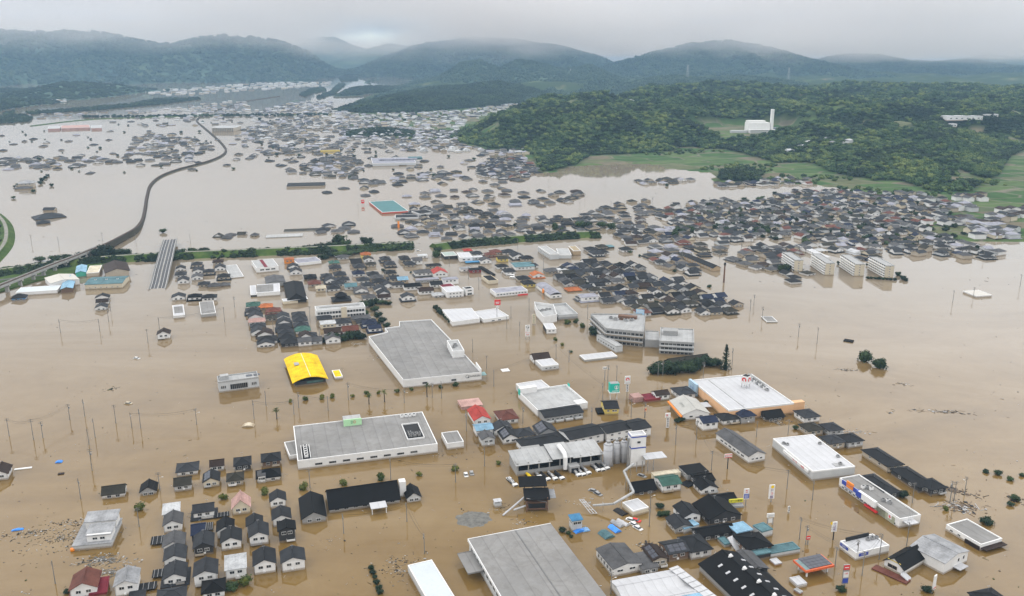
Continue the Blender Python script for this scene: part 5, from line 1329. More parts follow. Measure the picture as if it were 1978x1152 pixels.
def slide():
    a, b = W3(1410, 1037, 3.2), W3(1427, 1062, .2); e = empty('white_ramp', tuple(a), 0, 'white ramp lying against the black-roofed house', 'ramp')
    mb = MB(); ribbon(mb, [Vector((0, 0, 0)), b - a], [(-1.4, -.2), (-1.4, .1), (1.4, .1), (1.4, -.2), (-1.4, -.2)]); mb.build('deck', M_FLATW, e)
slide()
e, w, d = flat('corner_market', 'small white flat-roofed shop with dark blue signs near the bottom right', 'shop', (1655, 1068), (1719, 1053), (1685, 1031), 3.2, WALL['white'], M_FLATW, .5)
for fc, rot, loc in (('f', FRONT, (-w/2 + 3.4, -d/2 - .12, 2.0)), ('l', LEFT, (-w/2 - .12, d/2 - 2.4, 2.2))):
    mb = MB(); mb.box(0, 0, -.6, .6, 4.2, .12); o = mb.build('sign_panel', M_BLUE, e); o.location = loc; o.rotation_euler = (0, 0, 0 if fc == 'f' else R(-90))
    off = Vector((0, -.09, 0)) if fc == 'f' else Vector((-.09, 0, 0)); text('COIN', .9, tuple(Vector(loc) + off), rot, M_TRIM, e)
mb = MB(); mb.box(0, d/2 - .3, 2.7, 4.2, w * .7, .4); mb.build('back_parapet', M_DARK, e)
for k in range(3): unit(e, w * .2 + k * 2, d * .2, 2.7, 1.3, 1.1, 1.0)
e, w, d = gabled('chapel', 'white house with a steep black gable roof at the bottom right', 'house', (1713, 1080), (1745, 1100), (1787, 1075), 2.8, 2.6, 'y', WALL['white'], ROOF['black'], .6)
place(window_mesh(3.4, 1.3, 1, WALL['cream']), 'window', e, (-.5, -d/2 - .02, 1.8)); mb = MB(); mb.box(0, -d/2 - .1, 4.0, 4.3, 5, .2); mb.build('gable_trim', WALL['yellow'], e)
e, w, d = gabled('white_hall', 'large white hall with a pale grey roof behind the black gable', 'hall', (1818, 1092), (1864, 1068), (1812, 1030), 4.6, 1.6, 'y', WALL['white'], ROOF['pale'], .3)
for a in (.10, .32): place(window_mesh(1.0, 1.4, 0), 'window', e, (a * w, -d/2 - .02, 3.0))
mb = MB(); mb.box(1, -d/2 - 1.4, 1.0, 1.25, 5, 2.8); mb.build('porch_roof', M_FLATW, e)
def pontoon():
    a, b = W3(1688, 1094, .5), W3(1755, 1124, .5); e = empty('red_roof_strip', tuple(a), 0, 'long dull red flat roof strip awash at the bottom right', 'canopy')
    mb = MB(); ribbon(mb, [Vector((0, 0, 0)), b - a], [(-1.7, -.9), (-1.7, 0), (1.7, 0), (1.7, -.9), (-1.7, -.9)]); mb.build('roof', ROOF['redbrown'], e)
    a, b = W3(1742, 1106, 2.0), W3(1758, 1120, .3); e = empty('white_ramp', tuple(a), 0, 'white ramp below the black gabled house at the bottom right', 'ramp')
    mb = MB(); ribbon(mb, [Vector((0, 0, 0)), b - a], [(-1.6, -.3), (-1.6, 0), (1.6, 0), (1.6, -.3), (-1.6, -.3)]); mb.build('deck', M_FLATW, e)
pontoon()
e, w, d = flat('grey_shop', 'long grey flat-roofed shop with white fascia at the right edge', 'shop', (1890, 1049), (1936, 1040), (1868, 1002), 2.6, WALL['white'], M_FLAT, .35)
mb = MB(); mb.box(-w/2 - .3, -d * .28, -.6, 1.5, .5, d * .4); mb.box(0, -d/2 - 1.2, 1.0, 1.3, w, 2.4); mb.build('awning', ROOF['brown'], e); add_windows(e, w, d, 'l', 4, 1.2, 1.2, .7, .05)

# --- factory by the embankment, far left
e, w, d = big('blue_roof_factory', 'white-walled factory with a blue-grey ribbed roof by the levee', 'factory', (176, 549), (248, 546), (237, 533), 4.4)
walls(w, d, 4.0, 1.2, 'x').build('wall', WALL['cream'], e); roof_gable(w, d, 4.0, 1.2, 'x', .3).build('roof', ROOF['teal'], e); add_windows(e, w, d, 'f', 6, 1.4, .9, .6, .05)
for k in range(3): unit(e, -w * .3 + k * w * .3, -1.5, 4.7, 1.6, 1.2, .8, M_TRIM)
e, w, d = gabled('blue_gable_shed', 'shed with a sky-blue gable roof left of the blue-grey factory', 'shed', (117, 560), (140, 557), (147, 534), 3.8, 1.2, 'y', WALL['brown'], ROOF['sky'], .4)
e, w, d = flat('white_long_shed', 'long white-roofed shed with white walls beside the railway piers', 'shed', (36, 565), (116, 560), (113, 551), 3.0, WALL['white'], mat('white_sheet_roof', (.45, .49, .51), .5, .04, .08, .1, .0), .1)
e, w, d = gabled('white_gable_hall', 'wide cream-white gable roof behind the long white shed', 'hall', (92, 549), (148, 541), (146, 529), 4.4, 1.6, 'y', WALL['white'], mat('cream_roof', (.44, .42, .38), .6, .05, .1, .2, 0), .3)
e, w, d = gabled('small_blue_shed', 'small pale blue gable shed standing at the levee foot', 'shed', (146, 527), (166, 526), (168, 513), 4.0, 1.2, 'y', WALL['green'], ROOF['sky'], .3)
e, w, d = flat('cream_block', 'cream flat roof between the small blue shed and the dark gable', 'shed', (166, 529), (191, 526), (197, 512), 3.6, WALL['beige'], ROOF['cream'], .15)
e, w, d = gabled('dark_gable_house', 'tall house with a dark gable roof behind the blue-grey factory', 'house', (204, 525), (249, 523), (243, 507), 5.0, 2.6, 'y', WALL['beige'], ROOF['brown'], 1.0)

# --- mid-distance commercial roofs
e, w, d = hipped('black_gym', 'hall with a big black roof above the school', 'hall', (556, 584), (592, 579), (583, 545), 2.6, 3.2, WALL['dark'], ROOF['black'])
e, w, d = flat('white_porch_block', 'white flat-roofed block in front of the black roofed hall', 'annex', (549, 582), (597, 577), (590, 573), 3.0, WALL['cream'], M_FLATW, .2)
e, w, d = flat('solar_roof_shop', 'white shop with a grey solar roof left of the black roofed hall', 'shop', (496, 563), (541, 563), (540, 547), 3.4, WALL['white'], M_FLATW, .15)
mb = MB(); mb.box(-2.5, 0, 3.3, 3.5, w * .72, d * .8); mb.build('solar_panel', M_FLAT, e)
e, w, d = flat('bike_shed', 'narrow panelled white canopy left of the solar roofed shop', 'canopy', (484, 569), (496, 569), (494, 551), 1.6, M_DARK, M_FLATW, .1)
e, w, d = gabled('grey_gym', 'pale grey gabled hall behind the solar roofed shop', 'hall', (514, 546), (551, 545), (547, 533), 3.4, 1.4, 'y', WALL['grey'], ROOF['grey'], .3)
e, w, d = flat('red_stripe_shop', 'white shop whose pale roof carries a dark red stripe', 'shop', (494, 516), (538, 514), (527, 500), 4.6, WALL['white'], M_FLATL, .25)
mb = MB(); mb.box(-1, 0, 4.36, 4.6, 2.6, d); mb.build('roof_stripe', ROOF['maroon'], e); add_windows(e, w, d, 'f', 3, 2.6, 3.2, 1.1, .12)
e, w, d = flat('grey_shed', 'low pale grey roof behind the orange brick house', 'shed', (574, 509), (620, 504), (611, 496), 3.0, WALL['white'], ROOF['lilac'], .1)
e, w, d = flat('grey_lot_roof', 'flat pale grey square roof right of the road bridge', 'shed', (445, 535), (471, 534), (457, 511), .9, WALL['pale'], M_FLATL, .1)
e, w, d = flat('grey_box', 'grey house-sized block with flat roof in open water at the left', 'house', (388, 606), (417, 604), (412, 581), 3.0, WALL['grey'], M_FLAT, .2)
e, w, d = flat('white_box', 'white block with a grey panel roof beside the grey block', 'house', (335, 610), (357, 608), (354, 588), 2.4, WALL['white'], M_FLATW, .2)
mb = MB(); mb.box(0, 1, 2.2, 2.4, w * .75, d * .6); mb.build('roof_panel', M_FLAT, e)
e, w, d = flat('teal_store', 'teal flat-roofed store edged in red and white beyond the levee', 'store', (738, 410), (788, 407), (760, 387), 2.6, WALL['red'], mat('teal_flat_roof', (.035, .13, .135), .6, .08, .1, .1, 0), .25)
e, w, d = flat('municipal_office', 'white municipal block with banded front behind the teal long roof', 'office', (1061, 490), (1080, 490), (1056, 475), 5.6, WALL['pale'], M_FLATL, .5)
for z in (1.6, 4.0): add_windows(e, w, d, 'l', 8, z, 1.8, .9, .04)
e, w, d = flat('municipal_annex', 'small white annex right of the white municipal block', 'office', (1080, 493), (1104, 492), (1098, 480), 4.2, WALL['pale'], M_FLATL, .4)
e, w, d = flat('tan_block', 'tan block with a sandy roof right of the municipal annex', 'house', (1108, 485), (1122, 484), (1112, 475), 4.6, WALL['tan'], mat('sandy_roof', (.30, .24, .15), .8), .2)
e, w, d = hipped('teal_long_house', 'long teal-grey hip roof in front of the municipal block', 'house', (996, 516), (1033, 514), (1024, 506), 3.6, .9, WALL['white'], ROOF['teal']); add_windows(e, w, d, 'f', 4, 2.2, 1.4, .9)
e, w, d = gabled('long_ward', 'very long dark-roofed block above the dense house block', 'apartment building', (1381, 520), (1392, 517), (1336, 494), 3.0, 1.8, 'y', WALL['tan'], ROOF['charcoal'], .4); add_windows(e, w, d, 'l', 10, 1.6, 1.2, .9, .03)
e, w, d = flat('long_white_depot', 'long white-roofed depot left of the four apartment blocks', 'depot', (1594, 499), (1604, 497), (1550, 472), 3.2, WALL['white'], M_FLATW, .2); add_windows(e, w, d, 'l', 12, 2.6, 1.6, 1.0, .03)
e, w, d = flat('white_house_block', 'white two-storey clinic with flat roof beside the street', 'clinic', (864, 565), (896, 562), (884, 552), 5.0, WALL['white'], M_FLATW, .35)
for z in (1.2, 3.6): add_windows(e, w, d, 'f', 4, z, 1.2, .9, .1)
e, w, d = flat('white_tower_house', 'narrow white block with a black roof right of the clinic', 'house', (898, 559), (913, 557), (910, 553), 5.6, WALL['white'], ROOF['black'], .3); add_windows(e, w, d, 'f', 1, 1.5, 3.6, 1.5); add_windows(e, w, d, 'f', 1, 4.0, 3.2, .8)
e, w, d = flat('maroon_roof_shop', 'low maroon roof behind the clinic', 'shop', (853, 556), (877, 553), (873, 547), 2.6, WALL['beige'], ROOF['maroon'], .1)
e, w, d = flat('white_roof_shop', 'white flat-roofed shop with blue awning by the levee gap', 'shop', (889, 499), (913, 497), (906, 487), 4.4, WALL['white'], M_FLATW, .3); add_windows(e, w, d, 'f', 2, 2.6, 2.0, 1.0)
mb = MB(); mb.box(5, -d/2 - 3, .9, 1.3, 13, 5.5); mb.build('awning', ROOF['blue'], e)
e, w, d = flat('green_roof_shop', 'pale green flat-roofed shop at the levee foot', 'shop', (859, 495), (883, 493), (876, 486), 4.0, WALL['dark'], mat('pale_green_roof', (.30, .36, .33), .6), .15)
# far stand-alone big roofs
e, w, d = flat('flooded_school', 'grey school block far off beside the railway bend', 'school', (416, 247), (459, 247), (458, 243), 9.0, WALL['beige'], M_FLATL, .4)
for z in (2.0, 4.6, 7.2): add_windows(e, w, d, 'f', 12, z, 2.4, 1.4, .03, frame=M_STEEL)
e, w, d = flat('blue_factory', 'pale blue-grey roofed factory far off in the flooded centre', 'factory', (722, 316), (806, 314), (795, 304), 5.0, WALL['pale'], ROOF['lilac'], .3)
mb = MB(); mb.box(8, 5, 4.6, 7.0, 60, 14); mb.build('upper_block', ROOF['lilac'], e); mb = MB(); mb.box(36, 14, 4.6, 7.4, 22, 18); mb.build('teal_block', ROOF['teal'], e)
e, w, d = flat('platform_hall', 'long dark-roofed hall standing alone left of the flooded centre', 'hall', (556, 360), (630, 358), (626, 352), 2.4, WALL['beige'], ROOF['charcoal'], .15, ROOF['charcoal'])
e, w, d = flat('yellow_store', 'far store with a yellow front wall', 'store', (619, 290), (657, 289), (655, 286), 4.0, WALL['yellow'], ROOF['brown'], .1)
for k, (A, B, C, lab) in enumerate((((93, 247), (116, 248), (117, 243), 'left part'), ((118, 247), (174, 246), (172, 241), 'middle part'), ((176, 248), (196, 247), (196, 242), 'right part'))):
    flat('pink_school', '%s of the far pink school on the left' % lab, 'school', A, B, C, 4.5, ROOF['pink'], ROOF['pink'] if k == 1 else M_FLATL, .2)
house(94, 416, 'hip', 'slate', 'dark', 22, 30, .6, 4.2, yaw=-52, skirt=False, look='big dark hipped roof standing alone in the left open water', cat='hall', name='sunken_hall', group=None)
house(83, 428, 'hip', 'charcoal', 'beige', 12, 14, 1.0, 2.4, yaw=30, skirt=False, look='smaller dark roof in front of the big one alone in the left water', cat='hall', name='sunken_hall', group=None)
house(96, 403, 'side', 'slate', 'beige', 12, 8, 1.6, 1.8, yaw=5, skirt=False, look='small back roof behind the big dark roof in the left water', cat='hall', name='sunken_hall', group=None)
house(51, 351, 'hip', 'pale', 'beige', 18, 15, 6.5, 3.2, yaw=20, skirt=False, look='pale grey tall hip-roofed house far left with a tree row beside it', cat='house', name='stone_house')
house(45, 362, 'hip', 'grey', 'beige', 19, 12, 1.6, 2.0, yaw=20, skirt=False, look='low grey hip roof in front of the tall pale far-left house', cat='house', name='stone_house')
for (A, B, C, lab) in (((515, 459), (586, 456), (583, 451), 'long low pale roof awash left of the levee trees'), ((550, 447), (628, 444), (625, 440), 'long low olive roof awash above the pale one')):
    flat('awash_roof', lab, 'shed', A, B, C, .8, M_CONC, M_FLATL if 'pale' in lab[:14] else ROOF['olive'], .05, M_CONC)
for (A, B, C, m_, lab) in (((765, 421), (810, 420), (806, 414), ROOF['charcoal'], 'long dark roof awash right of the teal store'), ((803, 414), (832, 411), (830, 404), ROOF['black'], 'black-roofed shop right of the teal store')):
    flat('awash_shop', lab, 'shop', A, B, C, 2.6, WALL['pale'], m_, .2)
flat('awash_canopy', 'grey flat canopy awash in the open water right of the dense house block', 'canopy', (1484, 624), (1502, 621), (1491, 611), .9, M_CONC, M_FLAT, .1)
flat('awash_canopy', 'thin black canopy awash in the open water on the right', 'canopy', (1631, 658), (1649, 661), (1648, 657), .7, M_DARK, ROOF['black'], .1, ROOF['black'])
flat('white_flat_hall', 'pale flat roof standing alone near the right edge', 'hall', (1883, 572), (1913, 570), (1893, 560), 1.6, WALL['white'], mat('cream_roof', (.44, .42, .38), .6), .15)

# --- incinerator plant on the hill, far factories
def incinerator():
    x, y = P(1462, 255, 21)
    e = empty('incinerator', (x, y, 19.8), R(4), 'white incinerator plant with tall chimney on the wooded hill', 'factory')
    k = 1.12
    mb = MB(); mb.box(0, 0, -1, 19, 42, 22); mb.build('main_hall', WALL['white'], e)
    mb = MB(); mb.box(-3, 3, 19, 22.5, 34, 14); mb.build('roof_box', WALL['white'], e)
    mb = MB(); mb.box(4, -15, -1, 7, 50, 10); mb.build('front_wing', WALL['white'], e)
    for z in (2.2, 4.6):
        mb = MB(); mb.box(4, -20.05, z, z + 1.0, 47, .2); mb.build('window_band', M_GLASS, e)
    mb = MB(); mb.prism([(23, -9), (28, -9), (28, -3), (23, -3)], -1, 44); mb.build('chimney', WALL['white'], e)
    mb = MB(); mb.box(42, 5, -1, 8, 24, 26); mb.build('dark_hall', mat('dark_blue_wall', (.05, .06, .10), .5), e)
    mb = MB(); mb.box(-38, -8, -1, 5, 32, 10); mb.build('low_wing', WALL['pale'], e)
incinerator()
for (px, py, w, d, h, z, lab) in ((1852, 264, 74, 22, 7, 12, 'long white factory roof far off behind the right hills'), (1825, 266, 34, 14, 5, 12, 'smaller white factory left of the long white one'), (1905, 262, 30, 12, 5, 12, 'low white sheds right of the long white factory'), (1208, 211, 70, 16, 10, 30, 'white hall far off on the wooded hillside')):
    x, y = P(px, py, z); gz = float(height(np.array([x]), np.array([y]))[0])
    e = empty('far_factory', (x, y, max(gz, z) - 1.0), R(8), lab, 'factory'); walls(w, d, h).build('wall', WALL['white'], e)
    mb = MB(); mb.box(0, 0, h, h + .5, w + .6, d + .6); mb.build('roof', M_FLATW, e); add_windows(e, w, d, 'f', 6, h * .5, 4, 1.6, .04)
# ================================================================== HOUSES PLACED ONE BY ONE
# pixel x, y of the roof centre; kind; roof; wall; width; depth; eaves height; rise; look ('' = from colours); extra
FG = [
 (0, 905, 'gable', 'brown', 'white', 7, 8, 3.0, 1.9, 'brown-roofed white house cut by the left edge'),
 (220, 943, 'side', 'olive', 'white', 8.6, 6.5, 2.0, 2.0, 'olive-brown long house with a second peak behind'),
 (287, 938, 'gable', 'black', 'grey', 6, 7, 1.7, 1.9, 'black-roofed grey house, second of the lone pair'),
 (362, 899, 'hip', 'slate', 'white', 8.4, 8, 2.2, 1.8, 'slate hip-roofed house at the back left of the near estate'),
 (419, 892, 'side', 'brown', 'white', 5.6, 5.6, 2.6, 1.4, 'small brown-roofed white house at the back of the near estate'),
 (468, 888, 'hip', 'charcoal', 'dark', 6.6, 7.5, 3.2, 1.8, 'black-walled black-roofed house at the back of the near estate'),
 (353, 927, 'side', 'olive', 'pale', 6.6, 6.5, 2.8, 1.8, 'olive-roofed pale house, second row of the near estate'),
 (408, 919, 'gable', 'charcoal', 'cream', 6.3, 8, 2.6, 1.7, 'cream house with solar panels, second row of the near estate'),
 (454, 918, 'hip', 'olive', 'beige', 6.2, 6.5, 2.6, 1.8, 'olive hip-roofed beige house, second row of the near estate'),
 (523, 880, 'hip', 'charcoal', 'brown', 7.6, 7.6, 3.0, 1.9, 'brown-walled hip-roofed house at the back right of the near estate'),
 (518, 911, 'hip', 'black', 'white', 9.5, 7, 2.0, 2.2, 'wide black hip-roofed house at the right of the second row'),
 (505, 915, 'flat', 'grey', 'white', 3, 5, 3.2, .1, 'grey flat annex beside the wide black hip roof'),
 (465, 965, 'gable', 'pink', 'cream', 6.6, 7.5, 3.2, 3.2, 'pink steep-roofed cream house'),
 (393, 978, 'side', 'slate', 'white', 7.6, 6, 3.2, 1.7, 'slate-roofed white house with a dark lower roof, left of the pink roof'),
 (331, 983, 'shed', 'white', 'pale', 6, 5.5, 3.0, 1.6, 'white lean-to-roofed house at the head of the left column'),
 (334, 1000, 'gable', 'grey', 'white', 6.4, 8, 3.4, 1.7, 'grey gabled white house, second in the left column'),
 (383, 1018, 'side', 'navy', 'dark', 4.6, 8, 3.4, 1.8, 'navy panelled roof behind the dark-walled gable'),
 (393, 1041, 'gable', 'slate', 'dark', 6.6, 9, 3.4, 1.8, 'slate gabled house with a dark front wall'),
 (435, 1012, 'gable', 'black', 'white', 5.8, 7.5, 3.0, 1.6, 'black gabled white house behind another, third column'),
 (446, 1032, 'gable', 'charcoal', 'white', 6.9, 8.0, 3.4, 1.7, 'charcoal gabled white house in front, third column'),
 (491, 1004, 'gable', 'charcoal', 'white', 5.6, 6.5, 3.4, 1.5, 'charcoal gabled white house behind another, fourth column'),
 (499, 1021, 'gable', 'slate', 'white', 6.6, 8.5, 3.8, 1.7, 'slate gabled white house in front, fourth column'),
 (336, 1040, 'gable', 'grey', 'white', 7.2, 8, 3.0, 1.6, 'grey gabled house, third in the left column, with a carport'),
 (338, 1066, 'gable', 'slate', 'white', 7.0, 8, 3.0, 1.6, 'slate gabled house, fourth in the left column'),
 (338, 1100, 'gable', 'slate', 'white', 7.0, 8.5, 2.8, 1.7, 'slate gabled house with a maroon lower roof, fifth in the left column'),
 (397, 1094, 'gable', 'slate', 'white', 7.4, 8.5, 4.2, 1.6, 'slate-roofed white house with a tall white gable, second column'),
 (455, 1086, 'shed', 'white', 'white', 6.8, 7.0, 4.0, 1.4, 'white house with a white sloping roof, third column'),
 (510, 1073, 'gable', 'charcoal', 'white', 7.2, 9, 3.8, 1.8, 'charcoal gabled white house in the bottom row, left of the last one'),
 (565, 1070, 'gable', 'slate', 'white', 7.8, 7.5, 4.0, 1.6, 'slate gabled white house with a dark left wall at the right of the bottom row'),
 (536, 957, 'gable', 'charcoal', 'white', 5.8, 6.5, 3.2, 1.6, 'charcoal gabled white house at the head of the fifth column'),
 (543, 990, 'gable', 'charcoal', 'white', 6.6, 7.5, 3.2, 1.6, 'charcoal gabled white house in the fifth column behind the black house'),
 (553, 1014, 'gable', 'black', 'dark', 6.0, 6.0, 5.0, 1.2, 'all-black house at the foot of the fifth column'),
 (412, 1128, 'hip', 'black', 'white', 6.8, 7, 3.0, 1.8, 'black hip-roofed white house at the bottom edge, second column'),
 (331, 1145, 'hip', 'slate', 'dark', 8.5, 7, 2.4, 1.6, 'slate hip roof cut by the bottom edge, left column'),
 (164, 1117, 'gable', 'redbrown', 'white', 8.2, 9.5, 4.0, 2.2, 'red-brown gabled white house with a red lower roof'),
 (192, 1132, 'shed', 'maroon', 'maroon', 5, 7, 1.6, 1.4, 'dark red lower annex of the red-brown gabled house'),
 (245, 1112, 'gable', 'pale', 'white', 7.0, 9, 4.4, 1.6, 'pale-roofed white house beside the red-brown one'),
 (265, 1150, 'flat', 'slate', 'dark', 5, 5, 1.4, .1, 'low dark roof at the bottom edge below the pale-roofed house'),
 # centre: around the red roof
 (925, 797, 'gable', 'red', 'white', 8, 14, 3.0, 2.0, 'long bright red gabled white building'),
 (908, 778, 'flat', 'pink', 'pink', 11, 9, 1.6, .1, 'low pinkish roofed building behind the bright red gable'),
 (978, 798, 'hip', 'redbrown', 'white', 9, 11, 2.6, 2.2, 'white house with a rust-red and black hip roof, ringed by shrubs'),
 (933, 823, 'side', 'sky', 'white', 8.2, 7, 3.4, 1.0, 'light blue roofed white house in front of the bright red gable'),
 (940, 840, 'gable', 'grey', 'pale', 6, 7, 3.6, 1.4, 'grey gabled house in front of the light blue roof'),
 (969, 821, 'gable', 'slate', 'white', 8.5, 7, 3.4, 1.8, 'slate gabled white house below the rust-red hip roof'),
 (981, 836, 'gable', 'charcoal', 'white', 7, 9, 2.8, 2.0, 'charcoal gabled white house with solar panels below the slate one'),
 (1011, 832, 'hip', 'slate', 'beige', 8, 8, 3.0, 1.7, 'slate hip-roofed beige house behind the plant terrace'),
 (1053, 825, 'gable', 'slate', 'grey', 9, 9.5, 3.4, 2.2, 'slate gabled grey house with solar panels behind the plant terrace'),
 (1043, 686, 'side', 'brown', 'white', 10, 8, 3.0, 2.0, 'brown-roofed white house behind the paired white shop'),
 (1276, 757, 'side', 'brown', 'white', 7.5, 6, 3.2, 1.2, 'white house with a brown roof and maroon base'),
 (1320, 752, 'hip', 'slate', 'white', 9, 10, 3.0, 2.0, 'slate hip-roofed white house beside the peach supermarket'),
 (1366, 808, 'side', 'navy', 'white', 8, 7.5, 4.2, 1.4, 'navy-roofed white house with a tall white front'),
 (1405, 802, 'hip', 'charcoal', 'white', 9, 8, 2.6, 1.6, 'charcoal hip-roofed white house under the supermarket front'),
 (1438, 795, 'hip', 'navy', 'grey', 7.5, 8, 4.0, 1.8, 'dark blue-green hip-roofed house under the supermarket front'),
 (1490, 797, 'side', 'black', 'dark', 10, 8, 1.8, 2.0, 'dark collapsed-looking roof under the supermarket front'),
 (1559, 796, 'hip', 'slate', 'white', 8.5, 9, 3.2, 1.8, 'slate hip-roofed white house right of the supermarket porch'),
 (1567, 822, 'hip', 'olive', 'beige', 8, 8, 3.0, 1.6, 'olive hip-roofed beige house behind the large white-roofed store'),
 (1606, 822, 'hip', 'slate', 'pale', 7.5, 8, 3.0, 1.6, 'slate hip-roofed pale house behind the large white-roofed store'),
 (1608, 846, 'hip', 'slate', 'beige', 8, 8, 3.2, 1.6, 'slate hip-roofed beige house touching the large white-roofed store'),
 (1643, 843, 'hip', 'charcoal', 'pale', 8, 8, 3.2, 1.6, 'charcoal hip-roofed house, rightmost behind the large white-roofed store'),
 (1705, 880, 'hip', 'charcoal', 'beige', 8, 17, 3.0, 1.7, 'long charcoal hip-roofed house at the top of the right row'),
 (1764, 918, 'hip', 'charcoal', 'dark', 8, 17, 2.8, 1.7, 'long charcoal hip-roofed dark house, middle of the right row'),
 (1800, 932, 'hip', 'charcoal', 'dark', 7.5, 8, 3.0, 1.8, 'charcoal hip-roofed end house, lower end of the right row'),
 (1697, 932, 'hip', 'charcoal', 'dark', 8, 16, 3.2, 1.7, 'long charcoal hip-roofed house touching the drugstore'),
 # bottom right
 (1290, 925, 'side', 'green', 'white', 8.5, 8, 3.4, 1.4, 'dark green roofed white house in front of the cream store'),
 (1340, 906, 'flat', 'black', 'grey', 10, 8, 3.2, .1, 'black flat-roofed house right of the cream store'),
 (1357, 920, 'side', 'black', 'dark', 8, 7, 2.6, 1.2, 'black-roofed dark house below the black flat roof'),
 (1363, 934, 'gable', 'black', 'white', 7.5, 7, 2.4, 1.6, 'black gabled white house below the black-roofed dark house'),
 (1241, 935, 'side', 'black', 'dark', 9.5, 7, 1.8, 2.4, 'sooty tile-roofed house under the zigzag conveyor'),
 (1385, 978, 'gable', 'black', 'dark', 14, 13, 2.8, 3.0, 'broad black gabled workshop by the red S sign'),
 (1397, 958, 'side', 'black', 'dark', 9, 5, 2.4, 1.0, 'narrow black roof behind the broad black workshop'),
 (1327, 983, 'gable', 'charcoal', 'white', 7, 9, 3.4, 1.5, 'charcoal gabled white house left of the broad black workshop'),
 (1312, 1006, 'gable', 'slate', 'grey', 7, 8, 2.4, 1.2, 'slate gabled low house below the charcoal gabled one'),
 (1378, 1021, 'side', 'black', 'dark', 15, 6, 2.4, 1.4, 'long black roof left of the light blue flat roof'),
 (1455, 1042, 'hip', 'black', 'brown', 10, 9, 3.2, 1.4, 'black hip-roofed house below the light blue flat roof'),
 (1302, 1053, 'side', 'slate', 'brown', 8, 8, 3.4, 1.4, 'brown house with solar panels left of the slate hip roof'),
 (1343, 1045, 'hip', 'charcoal', 'white', 8, 10, 3.4, 2.0, 'charcoal hip-roofed white house above the vent hall'),
 (1265, 1066, 'gable', 'brown', 'beige', 5.6, 9, 3.4, 1.0, 'narrow brown-roofed beige house left of the solar-panelled house'),
 (1246, 1083, 'shed', 'grey', 'grey', 6, 9, 2.4, .6, 'grey ribbed shed leaning on the pale tiled hall'),
 (1448, 1082, 'gable', 'grey', 'dark', 8, 11, 3.2, 1.4, 'grey gabled house with an orange end right of the vent hall'),
 (1478, 1122, 'gable', 'olive', 'pale', 8, 20, 2.4, 1.6, 'long olive-grey gabled house right of the vent hall at the bottom edge'),
 (1915, 1152, 'hip', 'charcoal', 'dark', 9, 9, 3.0, 2.0, 'dark solar-panelled hip roof cut by the bottom right edge'),
 # left half, middle distance
 (316, 640, 'gable', 'brown', 'white', 7.4, 7.5, 3.4, 1.9, 'brown gabled white house alone in open water'),
 (198, 571, 'gable', 'charcoal', 'white', 9, 6, 2.0, 1.8, 'charcoal gabled house at the back of the lone trio'),
 (198, 580, 'side', 'brown', 'white', 8, 5, 2.0, 1.4, 'brown-roofed house in the middle of the lone trio'),
 (196, 590, 'gable', 'slate', 'white', 7.5, 7, 2.2, 1.6, 'slate gabled house at the front of the lone trio'),
 (37, 571, 'hip', 'charcoal', 'blue', 9, 7, 1.8, 2.4, 'charcoal hip-roofed bluish house with shrubs at the left edge'),
]
for i, h in enumerate(FG):
    e = house(*h[:9], look=h[9], solar=('solar' in h[9]), cat='house', skirt=('lower roof' in h[9]), detail=True)
for px, py, w, d, lab in ((308, 1043, 6, 6, 'dark slatted carport left of the third house in the left column'), (309, 1107, 5, 5, 'dark slatted carport left of the fifth house in the left column'), (430, 994, 5, 3.5, 'small grey carport below the pink-roofed house'), (282, 1133, 7, 4.5, 'dark arched carport right of the pale-roofed house'), (404, 1017, 3, 6, 'grey carport roof right of the navy panelled roof')):
    x, y = P(px, py, .8); e = empty('carport', (x, y, 0), YAW0, lab, 'carport', 'carports awash in the near estate')
    mb = MB(); mb.box(0, 0, .75, .87, w, d); mb.build('roof', ROOF['charcoal'], e)
    for k in range(4):
        mb = MB(); mb.box(-w/2 + w * (k + .5) / 4, 0, .87, .95, .12, d); mb.build('rib', M_STEEL, e)
    for sx in (-1, 1):
        mb = MB(); mb.box(sx * w * .42, 0, -1, .75, .14, .14); mb.build('post', M_STEEL, e)

